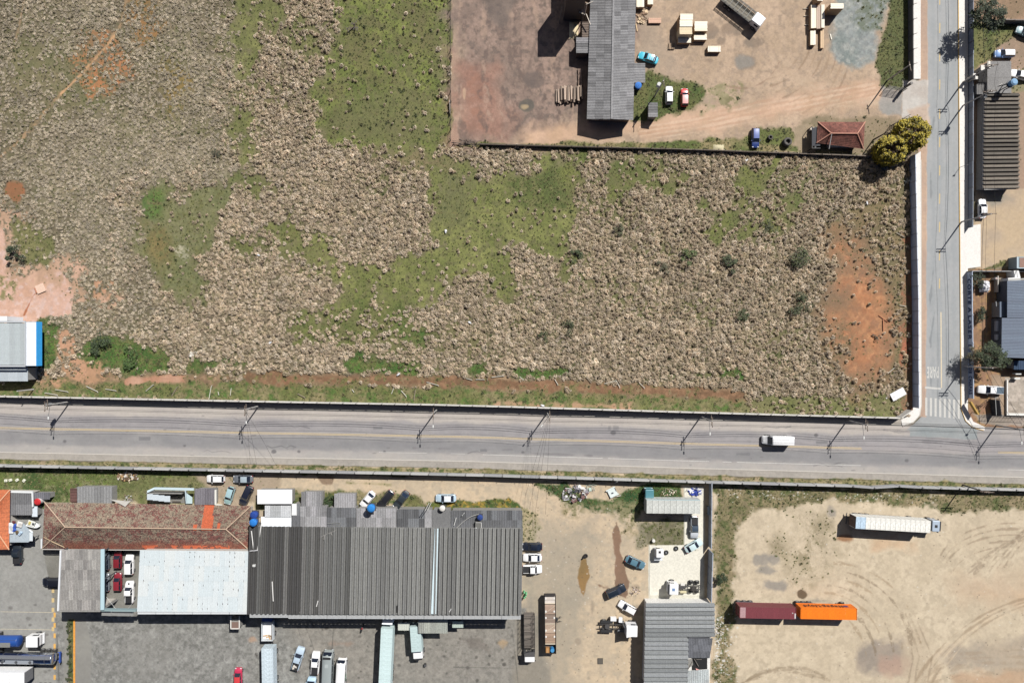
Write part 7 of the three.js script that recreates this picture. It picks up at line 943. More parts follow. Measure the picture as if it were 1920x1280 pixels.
  const ad = thing('advertising_board', 'yellow advertising board standing at an angle inside the road corner', 'sign', [X(1829, 2), 0, Z(765, 2)], -1.03); mesh('board', bx(0, 1.5, 0, 3.2, 1.0, 0.14), M([196, 158, 70], { t: 'grime', ts: 2 }), ad); mesh('post', [rod([-1.3, 0, 0], [-1.3, 2.0, 0], 0.07), rod([1.3, 0, 0], [1.3, 2.0, 0], 0.07)], steelM, ad); mesh('cap', bx(0, 2.03, 0, 3.3, 0.06, 0.34), M([198, 160, 84]), ad);
  const lt = thing('lattice_mast', 'black lattice girder leaning between the yellow board and the white pickup', 'mast'); const la = [1843, 745], lb2 = [1831, 766]; mesh('rail', [bar([X(la[0] - 2), 2.2, Z(la[1])], [X(lb2[0] - 2), 0.3, Z(lb2[1])], 0.08, 0.08), bar([X(la[0] + 2), 2.2, Z(la[1] + 1)], [X(lb2[0] + 2), 0.3, Z(lb2[1] + 1)], 0.08, 0.08)], blackM, lt); for (let i = 0; i < 6; i++) { const u = i / 6, v = (i + 1) / 6; mesh('brace', bar([X(lerp(la[0], lb2[0], u) - 2), lerp(2.2, 0.3, u), Z(lerp(la[1], lb2[1], u))], [X(lerp(la[0], lb2[0], v) + 2), lerp(2.2, 0.3, v), Z(lerp(la[1], lb2[1], v) + 1)], 0.06, 0.06), blackM, lt); }
  const rl = thing('iron_railing', 'black iron railing along the main road at the south east corner yard', 'railing'); for (let i = 0; i < 14; i++) mesh('picket', rod([X(1842 + i * 6), 0, Z(778 + i * 0.25)], [X(1842 + i * 6), 1.9, Z(778 + i * 0.25)], 0.035, 0.03, 6), blackM, rl); mesh('rail', [bar([X(1842), 1.8, Z(778)], [X(1925), 1.8, Z(781.5)], 0.05, 0.06), bar([X(1842), 0.5, Z(778)], [X(1925), 0.5, Z(781.5)], 0.05, 0.06)], blackM, rl); const wl = thing('white_kerb_wall', 'low white wall edging the paver yard', 'wall'); mesh('wall', [bar([X(1886.5), 0.25, Z(712)], [X(1886.5), 0.25, Z(776)], 0.18, 0.5), bar([X(1886.5), 0.25, Z(776)], [X(1985), 0.25, Z(778)], 0.18, 0.5)], M([240, 238, 232]), wl); mesh('coping', [bar([X(1886.5), 0.52, Z(712)], [X(1886.5), 0.52, Z(776)], 0.24, 0.05)], M([244, 242, 238]), wl);
}
{ // lower shed at the bottom, with its walls
  const t = thing('lower_shed', 'shed with a grey deep ribbed roof at the lower edge below the concrete pad', 'building'), h = 4.1; wallsUnder(t, [[1212, 1132], [1339, 1132], [1334, 1290], [1208, 1290]], h, 3.9, M([236, 234, 228], { t: 'grime', ts: 4 }), 0.35);
  const part = new THREE.Group(); part.name = 'roof'; t.add(part); const T = tones([146, 149, 150], [0.9, 0.97, 1.03, 1.08]);
  roofSheets(part, rp(1340, 1193.5, h), rp(1340, 1130, h), rp(1211.5, 1130.5, h), rp(1210, 1193.5, h), { p: 'deep', nu: 8, mats: T }); roofSheets(part, rp(1290.5, 1294, h), rp(1290.5, 1194, h), rp(1209.5, 1194, h), rp(1207.5, 1294, h), { p: 'deep', nu: 12, mats: T });
  const a = thing('patched_roof', 'dark grey corrugated patch roof let into the east side of the lower shed', 'roof'), ap = new THREE.Group(); ap.name = 'roof'; a.add(ap); roofSheets(ap, rp(1337, 1196, 4.25), rp(1291, 1196, 4.25), rp(1291, 1232.5, 4.15), rp(1331, 1232.5, 4.15), { nu: 5, nv: 3, mats: tones([112, 114, 120], [0.92, 1, 1.06]) }); mesh('upstand', bar(rp(1291, 1194.5, 4.35), rp(1331, 1196, 4.35), 0.1, 0.25), M([90, 92, 96]), a);
  const b = thing('patched_roof', 'pale grey sheet roof south of the open hole in the lower shed', 'roof'), bp = new THREE.Group(); bp.name = 'roof'; b.add(bp); roofSheets(bp, rp(1329, 1254.5, 4.25), rp(1289, 1258, 4.25), rp(1288, 1294, 4.15), rp(1330, 1294, 4.15), { nu: 4, nv: 2, mats: tones([186, 192, 192], [0.96, 1, 1.04], { t: 'grime' }) }); mesh('edge', bar(rp(1329, 1254.5, 3.5), rp(1289, 1258, 4.3), 0.1, 0.1), M([160, 166, 166]), b);
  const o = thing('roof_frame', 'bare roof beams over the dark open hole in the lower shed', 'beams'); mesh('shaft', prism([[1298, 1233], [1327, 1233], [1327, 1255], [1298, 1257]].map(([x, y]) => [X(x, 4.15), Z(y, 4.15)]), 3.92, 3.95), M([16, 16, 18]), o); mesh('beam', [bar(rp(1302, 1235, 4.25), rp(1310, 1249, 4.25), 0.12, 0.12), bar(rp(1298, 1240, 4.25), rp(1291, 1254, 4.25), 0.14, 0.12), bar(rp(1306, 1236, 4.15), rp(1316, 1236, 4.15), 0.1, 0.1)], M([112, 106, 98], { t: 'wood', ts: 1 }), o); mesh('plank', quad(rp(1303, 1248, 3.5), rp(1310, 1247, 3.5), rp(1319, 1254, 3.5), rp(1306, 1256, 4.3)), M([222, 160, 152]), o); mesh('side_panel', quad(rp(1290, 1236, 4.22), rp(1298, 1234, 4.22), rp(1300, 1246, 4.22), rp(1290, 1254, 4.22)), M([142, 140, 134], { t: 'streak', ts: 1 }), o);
}
// ---------- walls of precast bays: panels between posts ----------
function bayWall(name, label, pts, h, bay, m, postM, o = {}) {
  const t = thing(name, label, 'wall'); let acc = 0;
  for (let s = 1; s < pts.length; s++) {
    const a = [X(pts[s - 1][0], h), Z(pts[s - 1][1], h)], b = [X(pts[s][0], h), Z(pts[s][1], h)], L = Math.hypot(b[0] - a[0], b[1] - a[1]), n = Math.max(1, Math.round(L / bay));
    for (let i = 0; i < n; i++) {
      const u = i / n, v = (i + 1) / n, p = [lerp(a[0], b[0], u), lerp(a[1], b[1], u)], q = [lerp(a[0], b[0], v), lerp(a[1], b[1], v)], hh = h + rr(-0.05, 0.05), ang = -Math.atan2(q[1] - p[1], q[0] - p[0]), len = Math.hypot(q[0] - p[0], q[1] - p[1]), mx = (p[0] + q[0]) / 2, mz = (p[1] + q[1]) / 2;
      const pm = Array.isArray(m) ? m[(rnd() * m.length) | 0] : m;
      mesh('panel', [bx(mx, hh / 2 - 0.03, mz, len - 0.16, hh - 0.06, o.th ?? 0.12, ang), bx(mx, hh, mz, len - 0.14, 0.07, o.cap ?? 0.2, ang)], pm, t);
      mesh('post', o.arm ? [bx(p[0], hh / 2 + 0.06, p[1], 0.17, hh + 0.12, 0.2, ang), bar([p[0], hh + 0.05, p[1]], [p[0] + Math.sin(ang) * -o.arm, hh + 0.65, p[1] - Math.cos(ang) * o.arm], 0.08, 0.08)] : bx(p[0], hh / 2 + 0.05, p[1], 0.17, hh + 0.1, 0.22, ang), postM, t);
    }
  }
  return t;
}
const wallTop = M([226, 222, 214], { t: 'grime', ts: 3 }), greyWalls = [M([176, 176, 174], { t: 'grime', ts: 2 }), M([190, 189, 186], { t: 'grime', ts: 2 }), M([164, 164, 164], { t: 'grime', ts: 2 })];
bayWall('boundary_wall', 'long white precast wall between the open field and the main road', [...along(-58.5, OX + 2, 1690, 12), [1712, 769]], 2.2, 2.75, [wallTop, M([218, 214, 206], { t: 'grime', ts: 3 })], M([214, 208, 198], { t: 'grime', ts: 1 }), { arm: 0.35 });
bayWall('boundary_wall', 'long grey precast wall on the south side of the main road', along(71.5, OX + 2, 1600, 12).concat([[1640, 914.5], [1687, 911.5], [1730, 914], [1800, 916], [1978, 920]]), 2.1, 4.2, greyWalls, M([120, 118, 114], { t: 'grime', ts: 1 }), { cap: 0.42, arm: 0.0001 });
const bluePanel = [M([204, 214, 232], { t: 'clean', ts: 3 }), M([196, 208, 228], { t: 'clean', ts: 3 })];
bayWall('boundary_wall', 'white panelled wall along the east side of the open field beside the side road', [[1717, 290], [1722.5, 560], [1724, 766]], 2.3, 2.75, bluePanel, M([170, 176, 190]), { cap: 0.1, th: 0.08 });
bayWall('boundary_wall', 'dark wall with angled posts between the timber yard and the side road', [[1713, -48], [1713.5, 148]], 1.9, 3.1, M([120, 116, 112], { t: 'grime', ts: 2 }), M([96, 92, 90]), { cap: 0.16, arm: 0.5 });
bayWall('boundary_wall', 'grey wall on the east side of the side road north of the sandy lot', [[1826, -48], [1826, 150], [1825, 426]], 1.65, 2.9, [M([150, 158, 170], { t: 'grime', ts: 3 }), M([140, 148, 162], { t: 'grime', ts: 3 })], M([130, 130, 134]), { cap: 0.14 });
bayWall('boundary_wall', 'grey wall running east from the lettered wall above the wrapped machine', [[1823, 508], [1990, 508.5]], 1.75, 3, greyWalls, M([130, 126, 122]), { cap: 0.16 });
bayWall('boundary_wall', 'dark wall across the lot north of the grey flat roof', [[1875, 36.5], [1990, 38]], 1.8, 3, M([140, 128, 120], { t: 'grime', ts: 2 }), M([120, 112, 106]));
bayWall('boundary_wall', 'grey wall between the concrete pad and the eastern dirt yard', [[1335.5, 905], [1334.5, 1030]], 2.2, 3.2, [M([176, 182, 192], { t: 'grime', ts: 3 })], M([150, 156, 166]), { cap: 0.18 });
bayWall('boundary_wall', 'low dark wall between the timber yard and the open field', [[900, 269.5], [1300, 280], [1640, 292.5]], 1.1, 2.4, M([128, 116, 104], { t: 'grime', ts: 2 }), M([110, 98, 88], { t: 'wood', ts: 1 }));
bayWall('boundary_wall', 'taller grey wall beside the truck on the concrete pad, east of the pad', [[1337, 1038], [1334.5, 1131]], 3.3, 3.2, [M([176, 182, 192], { t: 'grime', ts: 3 })], M([150, 156, 166]), { cap: 0.18 });
{ // painted wall with lettering
  const t = bayWall('lettered_wall', 'pale blue wall with dark blue capital lettering facing the side road', [[1823.5, 510], [1826.5, 748]], 1.75, 3, [M([206, 218, 236], { t: 'clean', ts: 4 })], M([190, 202, 222]), { cap: 0.12 });
  const h = 1.75, a = [X(1823.5, h), Z(510, h)], b = [X(1826.5, h), Z(748, h)], dx = b[0] - a[0], dz = b[1] - a[1], L = Math.hypot(dx, dz), ang = Math.atan2(dx, dz), nm = M([30, 54, 104]);
  const put = (txt, u0, u1) => { const g = lettering(txt, 0.98, 0.02); g.computeBoundingBox(); const w = g.boundingBox.max.x - g.boundingBox.min.x; g.scale((u1 - u0) * L / w, 1, 1); g.rotateY(-Math.PI / 2); g.rotateY(ang); const u = (u0 + u1) / 2; g.translate(a[0] + dx * u - 0.13 * Math.cos(ang), 0.95, a[1] + dz * u + 0.13 * Math.sin(ang)); mesh('lettering', planar(g), nm, t); };
  put('CORTE A LASER', 0.05, 0.53); put('E DOBRA DE', 0.57, 0.8); put('CHAPAS', 0.82, 0.965);
  // PARE on the road, read by drivers heading to the main road
  const g = lettering('PARE', 1.1, 0.004); g.scale(0.74, 2.3, 1); g.rotateX(-Math.PI / 2); g.rotateY(0); const g2 = g; g2.rotateY(Math.PI); g2.translate(X(1750), 0.0085, Z(698)); struct('road_lettering', planar(g2), wht);
}
// ---------- utility poles, wires, lamps ----------
const concreteM = M([196, 192, 186], { t: 'grime', ts: 1 }), wireM = M([30, 30, 32]), porcelain = M([120, 84, 66]);
const POLES = {};
function pole(key, label, px, py, h, o = {}) {
  const t = thing('utility_pole', label, 'utility pole', [X(px), 0, Z(py)], o.turn ?? 0, o.group); POLES[key] = [X(px), h, Z(py), o.turn ?? 0];
  mesh('shaft', rod([0, 0, 0], [0, h, 0], 0.17, 0.11, 10), o.m ?? concreteM, t);
  if (o.arms !== 0) for (let k = 0; k < (o.arms ?? 2); k++) { const y = h - 0.25 - k * 0.75, z = k === 0 ? 0.25 : -0.1; mesh('crossarm', bx(0.14, y, z, 0.12, 0.12, 2.1), M([140, 128, 116]), t); for (const s of [-0.9, -0.3, 0.9]) mesh('insulator', rod([0.14, y + 0.06, z + s], [0.14, y + 0.28, z + s], 0.06, 0.045, 8), porcelain, t); }
  if (o.lamp) { const L = o.lamp; mesh('lamp_arm', rod([0, h * 0.76, 0], [L[0], h * 0.83, L[1]], 0.045, 0.035, 7), steelM, t); mesh('lamp_head', rb(L[0] * 1.08, h * 0.83, L[1] * 1.08, 0.28, 0.14, 0.62, 0.06, Math.atan2(L[0], L[1])), M([226, 226, 222]), t); }
  if (o.trafo) { mesh('transformer', rod([-0.5, h - 2.9, 0], [-0.5, h - 1.8, 0], 0.42, 0.42, 14), o.trafo === 2 ? M([226, 226, 224]) : M([110, 112, 114]), t); mesh('bracket', bar([0, h - 2.3, 0], [-0.5, h - 2.3, 0], 0.1, 0.1), steelM, t); }
  return t;
}
const PG = 'utility poles along the main road';
pole('m1', 'utility pole with a transformer, westmost along the main road', 131, 753, 8.6, { lamp: [0, 2.6], trafo: 1, arms: 2 });
pole('m2', 'concrete utility pole between the westmost pole and the round asphalt patch', 485, 761, 8.6, { lamp: [0, 2.6] });
pole('m3', 'concrete utility pole standing nearly upright west of the double crossarm pole', 819, 768, 8.6, { lamp: [0, 2.6] });
pole('m4', 'utility pole with double crossarms in the middle of the main road wall', 1026, 774, 8.6, { lamp: [-1.4, 1.8], arms: 3 });
pole('m5', 'concrete utility pole along the main road west of the white moving van', 1314, 781, 8.6, { lamp: [0, 2.6] });
pole('m6', 'concrete utility pole along the main road east of the white moving van', 1589, 788, 8.6, { lamp: [0, 2.6] });
pole('m7', 'concrete utility pole at the south east corner beside the iron railing', 1869, 797, 9, { lamp: [0, 2.6] });
pole('m0', 'short pole at the foot of the pale annex of the blue and white building', 62, 730, 5, { arms: 0 });
pole('s1', 'utility pole on the side road pavement level with the dark pergola', 1806, 154, 9.4, { turn: Math.PI / 2 });
pole('s2', 'utility pole with a round transformer on the side road pavement', 1806, 198, 9, { turn: Math.PI / 2, trafo: 1 });
pole('s3', 'utility pole on the side road pavement by the south end of the brown ribbed roof', 1803, 416, 9.4, { turn: Math.PI / 2 });
pole('s4', 'pale utility pole on the side road pavement beside the tree and lettered wall', 1807, 687, 9.2, { turn: Math.PI / 2 });
pole('y1', 'pole in the timber yard near the sliding gate', 1664, 151, 8.6, { arms: 1, turn: 0.2 });
pole('y2', 'pole with a white round transformer beside the small hut in the timber yard', 1227, 181, 9.2, { trafo: 2, arms: 1 });
pole('y3', 'short dark pole between the gatehouse and the yellow green conifers', 1638, 262, 5.4, { arms: 0, m: M([90, 80, 72], { t: 'wood', ts: 1 }) });
pole('e1', 'dark pole with a crossarm at the wavy wall of the eastern yard', 1806, 909, 8.2, { arms: 2, m: M([80, 76, 74]), turn: Math.PI / 2 });
function wire(a, b, sag, r = 0.026) { const g = [], n = 9; let p = null; for (let i = 0; i <= n; i++) { const u = i / n, q = [lerp(a[0], b[0], u), lerp(a[1], b[1], u) - sag * 4 * u * (1 - u), lerp(a[2], b[2], u)]; if (p) g.push(rod(p, q, r, r, 4)); p = q; } return g; }
function span(label, A, B, list) { const t = thing('power_line', label, 'cable'); for (const [dy, d, sag, r] of list) { const off = (P) => [P[0] + Math.sin(P[3]) * d, P[1] + dy, P[2] + Math.cos(P[3]) * d]; mesh('wire', wire(off(A), off(B), sag, r), wireM, t); } }
const ML = [[0, 0.95, 0.7], [0, -0.65, 0.7], [-0.6, 0.75, 0.6], [-2.6, 0.2, 0.8, 0.04], [-3.1, 0.15, 0.9, 0.05], [-3.4, -0.1, 1.0, 0.03]];
const off = (P, dx, dz = 0) => [P[0] + dx, P[1], P[2] + dz, P[3]];
span('overhead wires west of the transformer pole, leaving at the west edge', off(POLES.m1, -44, -1.6), POLES.m1, ML); span('overhead wires between the transformer pole and the second main road pole', POLES.m1, POLES.m2, ML); span('overhead wires over the main road north of the round asphalt patch', POLES.m2, POLES.m3, ML); span('overhead wires just west of the double crossarm pole', POLES.m3, POLES.m4, ML); span('overhead wires just east of the double crossarm pole', POLES.m4, POLES.m5, ML); span('overhead wires above the white moving van', POLES.m5, POLES.m6, ML); span('overhead wires across the junction of the two roads', POLES.m6, POLES.m7, ML); span('overhead wires east of the corner pole, leaving at the east edge', POLES.m7, off(POLES.m7, 30, 1), ML);
const SL = [[0, 0.95, 0.6], [0, -0.9, 0.6], [-2.4, 0.1, 0.8, 0.04]];
span('overhead wires along the side road from the north edge to the pergola', off(POLES.s1, 0, -30), POLES.s1, SL); span('short overhead wires between the two close poles on the side road', POLES.s1, POLES.s2, SL); span('overhead wires along the side road past the brown ribbed roof', POLES.s2, POLES.s3, SL); span('overhead wires along the side road past the lettered wall', POLES.s3, POLES.s4, SL); span('overhead wires from the tree by the lettered wall to the corner pole', POLES.s4, POLES.m7, SL);
{ const t = thing('service_cable', 'thin service cables crossing the main road to the sandy lane', 'cable'); const P = POLES.m4; for (const [x, y] of [[985, 925], [992, 950], [1002, 965], [1022, 960]]) mesh('cable', wire([P[0] + (x - 1000) * 0.01, 8, P[2]], [X(x, 3), 5, Z(y, 3)], 0.6, 0.02), wireM, t); const u = thing('service_cable', 'thin service cables crossing the main road to the grey flat outbuildings', 'cable'); const Q = POLES.m2; for (const [x, y] of [[466, 872], [478, 872], [516, 876]]) mesh('cable', wire([Q[0], 8, Q[2]], [X(x, 3), 2.2, Z(y, 3)], 0.4, 0.02), wireM, u); }
// ---------- fences, gates ----------
{ const t = thing('post_fence', 'leaning dark wooden posts with wire along the west side of the timber yard', 'fence'); for (let i = 0; i < 16; i++) { const y = -20 + i * 19 + rr(-3, 3); mesh('post', rod([X(845 + rr(-1, 1)), 0, Z(y)], [X(845 + rr(-3, 3)), rr(1.2, 1.8), Z(y) + rr(-0.2, 0.2)], 0.09, 0.07, 6), M([96, 84, 76], { t: 'wood', ts: 1 }), t); } for (const y of [0.5, 1, 1.4]) mesh('strand', bar([X(845), y, Z(-25)], [X(845), y, Z(268)], 0.03, 0.03), wireM, t); mesh('board', [bar([X(843.5), 0.5, Z(190)], [X(844.5), 0.5, Z(216)], 0.08, 1)], M([210, 202, 194]), t);
  const u = thing('post_fence', 'tangle of leaning wooden posts along the south west corner of the timber yard', 'fence'); for (let i = 0; i < 32; i++) { const x = 846 + i * 25 + rr(-6, 6), y = 270 + i * 0.7; mesh('post', rod([X(x), 0, Z(y)], [X(x) + rr(-0.3, 0.3), rr(1.1, 1.7), Z(y) + rr(-0.4, 0.1)], 0.08, 0.06, 6), M([88, 78, 70], { t: 'wood', ts: 1 }), u); } for (const y of [0.6, 1.2]) mesh('strand', bar([X(846), y, Z(270)], [X(1640), y, Z(293)], 0.03, 0.03), wireM, u);
  for (let i = 0; i < 12; i++) mesh('fallen_post', bar([X(842 + rr(0, 60)), rr(0.1, 0.8), Z(264 + rr(0, 14))], [X(846 + rr(0, 60)), rr(0.1, 1.2), Z(258 + rr(0, 22))], 0.1, 0.1), M([112, 98, 88], { t: 'wood', ts: 1 }), u);
  const g = thing('sliding_gate', 'grey barred sliding gate by the entrance of the timber yard', 'gate'); const a = [1659, 167], b = [1692, 172]; for (let i = 0; i < 6; i++) mesh('bar', bar([X(a[0] - i * 0.2), 0.25 + i * 0.35, Z(a[1])], [X(b[0] - i * 0.2), 0.25 + i * 0.35, Z(b[1])], 0.06, 0.07), M([130, 128, 122]), g); for (const u2 of [0, 0.33, 0.66, 1]) mesh('upright', rod([X(lerp(a[0], b[0], u2)), 0, Z(lerp(a[1], b[1], u2))], [X(lerp(a[0], b[0], u2)), 2.1, Z(lerp(a[1], b[1], u2))], 0.06), steelM, g);
  const p = thing('gate_post', 'thick dark gate post beside the barred sliding gate', 'post', [X(1692), 0, Z(167)]); mesh('shaft', bx(0, 1.8, 0, 0.4, 3.6, 0.4), M([122, 116, 112], { t: 'grime', ts: 1 }), p); mesh('cap', bx(0, 3.63, 0, 0.5, 0.08, 0.5), M([140, 136, 132]), p);
  const l = thing('entrance_gate', 'dark open gate leaf beside the yellow green conifers', 'gate'); for (let i = 0; i < 9; i++) mesh('bar', rod([X(1668 + i * 3.6), 0.1, Z(237 - i * 2)], [X(1668 + i * 3.6), 1.9, Z(237 - i * 2)], 0.05, 0.05, 6), M([92, 78, 74]), l); mesh('rail', [bar([X(1667), 1.85, Z(237.5)], [X(1699), 1.85, Z(219.5)], 0.1, 0.1), bar([X(1667), 0.3, Z(237.5)], [X(1699), 0.3, Z(219.5)], 0.08, 0.1), bar([X(1667), 1.1, Z(237.5)], [X(1699), 1.1, Z(219.5)], 0.06, 0.08)], M([92, 78, 74]), l); }
// street sign at the junction
{ const t = thing('street_sign', 'small sign post at the corner kerb of the junction', 'sign', [X(1824), 0, Z(800)]); mesh('post', rod([0, 0, 0], [0, 2.6, 0], 0.05), steelM, t); mesh('plate', bx(0, 2.4, 0.04, 0.6, 0.6, 0.03), M([190, 188, 182]), t); const u = thing('street_sign', 'small sign post on the side road pavement south of the two close poles', 'sign', [X(1800), 0, Z(314)]); mesh('post', rod([0, 0, 0], [0, 2.6, 0], 0.05), steelM, u); mesh('plate', bx(0, 2.4, 0.04, 0.5, 0.5, 0.03), M([160, 158, 154]), u); }
// ---------- timber ----------
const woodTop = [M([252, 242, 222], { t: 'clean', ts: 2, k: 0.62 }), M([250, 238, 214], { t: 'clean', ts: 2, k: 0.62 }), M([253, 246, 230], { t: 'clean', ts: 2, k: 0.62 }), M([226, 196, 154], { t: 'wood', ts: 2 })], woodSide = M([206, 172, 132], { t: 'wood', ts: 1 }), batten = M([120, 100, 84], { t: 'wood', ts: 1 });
function lumber(label, x0, y0, x1, y1, h, group, o = {}) {      // stacked boards: layers of boards over bearers, px outline at the top
  const cx = (X(x0, h) + X(x1, h)) / 2, cz = (Z(y0, h) + Z(y1, h)) / 2, sx = Math.abs(X(x1, h) - X(x0, h)), sz = Math.abs(Z(y1, h) - Z(y0, h)), alongX = sx > sz, t = thing('lumber_stack', label, 'lumber stack', [cx, 0, cz], 0, group), w = alongX ? sz : sx, l = alongX ? sx : sz, nb = Math.max(3, Math.round(w / 0.3)), layers = Math.max(1, Math.round(h / 0.55));
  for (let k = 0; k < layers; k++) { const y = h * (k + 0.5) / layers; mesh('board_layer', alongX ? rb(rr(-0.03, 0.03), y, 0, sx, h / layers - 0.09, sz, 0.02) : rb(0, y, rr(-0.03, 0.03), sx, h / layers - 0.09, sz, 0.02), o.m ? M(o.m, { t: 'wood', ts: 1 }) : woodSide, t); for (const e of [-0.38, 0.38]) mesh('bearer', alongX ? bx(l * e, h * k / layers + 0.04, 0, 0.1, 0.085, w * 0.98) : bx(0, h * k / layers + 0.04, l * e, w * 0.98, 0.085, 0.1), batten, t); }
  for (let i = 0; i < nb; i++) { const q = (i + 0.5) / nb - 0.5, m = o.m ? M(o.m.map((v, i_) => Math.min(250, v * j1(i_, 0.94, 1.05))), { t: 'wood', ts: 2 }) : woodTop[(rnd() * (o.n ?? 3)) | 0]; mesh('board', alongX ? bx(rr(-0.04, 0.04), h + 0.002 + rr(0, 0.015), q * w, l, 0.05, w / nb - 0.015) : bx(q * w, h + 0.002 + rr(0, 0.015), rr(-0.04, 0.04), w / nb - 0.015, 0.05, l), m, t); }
  if (o.straps) for (const e of [-0.35, 0.35]) mesh('strap', bx(l * e, h + 0.05, 0, 0.06, 0.012, w + 0.02), M([190, 186, 178]), t);
}
const LG = 'lumber stacks in the timber yard';
lumber('tall pale lumber stack, north part of the tall group west of the stake truck', 1275.5, 25.5, 1299.5, 37, 3.0, LG); lumber('tall pale lumber stack, second from north in the tall group', 1275, 37.4, 1299, 49.5, 2.95, LG); lumber('tall tan lumber stack, third from north in the tall group', 1274.5, 50, 1298, 64, 2.8, LG, { m: [246, 226, 190] }); lumber('low pale lumber stack at the south end of the tall group', 1271.5, 71, 1296, 80, 1.1, LG); lumber('broad pale lumber stack just east of the tall group', 1302.5, 40, 1326.5, 58, 1.9, LG); lumber('low pale lumber stack below the broad stack', 1301.5, 63.5, 1325.5, 74.5, 1.1, LG); lumber('single strapped lumber pack on the open sand below the stake truck', 1327.5, 86, 1351.5, 97, 0.9, LG, { straps: 1 }); lumber('low pinkish board pack beside the east eaves of the long shed', 1216, 33.5, 1239.5, 43, 0.5, LG, { m: [226, 184, 158] }); lumber('white lumber stack cut by the top edge beside the long shed', 1193.5, -14, 1208, 13, 1.4, LG); lumber('small white lumber stack cut by the top edge, second from the long shed', 1214.5, -14, 1225, 8, 1.1, LG);
const LR = 'long lumber stacks by the gravel'; lumber('long white board stack west of the gravel, upper one', 1521, 9, 1531, 52.5, 1.3, LR); lumber('grey weathered plank stack between two long pale stacks by the gravel', 1531.6, 11, 1538.8, 53.5, 1.0, LR, { m: [206, 184, 166] }); lumber('long narrow pale stack nearest the gravel, upper one', 1540.5, 8.5, 1546.5, 52, 1.2, LR); lumber('short white board stack west of the gravel, lower one', 1520, 57.5, 1529.8, 84, 0.9, LR); lumber('narrow tan board stack nearest the gravel, lower one', 1539, 56, 1545, 90, 0.6, LR, { m: [224, 194, 158] }); lumber('tall lumber stack alone on the gravel near the top edge', 1558, 6, 1582.5, 16, 3.1, LR); lumber('lumber stack cut by the top edge above the long white board stack', 1533, -12, 1543, 1.5, 2.6, LR);
{ const t = thing('log_pile', 'pile of pale peeled logs lying side by side west of the long timber shed', 'log pile'); for (let i = 0; i < 17; i++) { const x = 1043 + i * 3, l = 26 + rr(-4, 5) - Math.abs(i - 11) * 0.3, y0 = 163 + rr(-1, 3) + (i < 3 ? 6 : 0), tilt = rr(-1.6, 1.6), hh = 0.25 + (i % 2) * 0.4 + (i > 4 ? 0.35 : 0); mesh('log', rod([X(x), hh, Z(y0)], [X(x + tilt), hh, Z(y0 + l)], rr(0.15, 0.2), rr(0.17, 0.24), 9), M([214, 190, 170].map((v, i_) => v * j1(i_, 0.62, 1.05)), { t: 'wood', ts: 1 }), t); }
  for (let i = 0; i < 14; i++) mesh('log', rod([X(1044 + i * 3.4), 0.2, Z(172)], [X(1044 + i * 3.4), 0.2, Z(192 + rr(-2, 3))], 0.17, 0.2, 8), M([150, 128, 112].map((v, i_) => v * j1(i_, 0.6, 1)), { t: 'wood', ts: 1 }), t);
  const u = thing('log_bundle', 'small bundle of short logs south west of the tall lumber group', 'log bundle'); for (let i = 0; i < 4; i++) mesh('log', rod([X(1255 + i * 3), 0.2, Z(82)], [X(1254 + i * 3), 0.2, Z(93)], 0.18, 0.16, 8), M([206, 178, 150].map((v, i_) => v * j1(i_, 0.7, 1)), { t: 'wood', ts: 1 }), u);
  for (let i = 0; i < 7; i++) { const b = thing('loose_plank', ['loose plank beside the upper long white stack, northmost', 'loose plank beside the upper long white stack, in the middle', 'loose plank beside the upper long white stack, southmost', 'plank leaning on the east eaves of the long shed', 'pale offcut board beside the low pinkish board pack', 'short board between the two white stacks at the top edge', 'thin board on the gravel edge near the narrow tan stack'][i], 'plank'); const P = [[1506, 16.5, 1518, 16.5], [1507, 30.5, 1518, 30.5], [1509, 47, 1518.5, 47], [1192.5, 45, 1195, 59], [1196, 26, 1214, 14], [1197, 18, 1216, 22], [1557, 64, 1559, 74]][i]; mesh('board', bar([X(P[0]), 0.12, Z(P[1])], [X(P[2]), 0.12, Z(P[3])], 0.2, 0.06), woodTop[i % 4], b); mesh('block', bx(X((P[0] + P[2]) / 2), 0.045, Z((P[1] + P[3]) / 2), 0.14, 0.09, 0.14), batten, b); }
  for (const [i, x, y, r] of [[0, 1443, 259, 0.55], [1, 1474, 268, 0.95]]) { const w = thing('tyre_stack', i ? 'large stacked tyre ring near the low wall east of the dark blue car' : 'small tyre lying in the grass between the dark blue car and the large tyre ring', 'tyre', [X(x), 0, Z(y)]); for (let k = 0; k < 3; k++) { const g = new THREE.TorusGeometry(r * 0.72, r * 0.27, 8, 22); g.rotateX(Math.PI / 2); g.translate(0, 0.2 + k * r * 0.45, 0); mesh('tyre', planar(g), M([92, 88, 84], { t: 'grime', ts: 1 }), w); } mesh('core', rod([0, 0, 0], [0, 0.7 * r, 0], r * 0.5, r * 0.5, 16), M([120, 114, 106]), w); }
  const m = thing('stone_heap', 'pale heap of soil in the grass by the low timber yard wall', 'heap', [X(1348), 0, Z(278)]); const rows = []; for (let i = 0; i <= 6; i++) { const row = []; for (let j = 0; j <= 8; j++) { const u2 = i / 6 * 2 - 1, v = j / 8 * 2 - 1; row.push([v * 1.2, Math.max(0.01, 0.5 * (1 - u2 * u2) * (1 - v * v)), u2 * 0.8]); } rows.push(row); } mesh('heap', gridGeo(rows), M([206, 196, 160], { t: 'grime', ts: 1 }), m); }
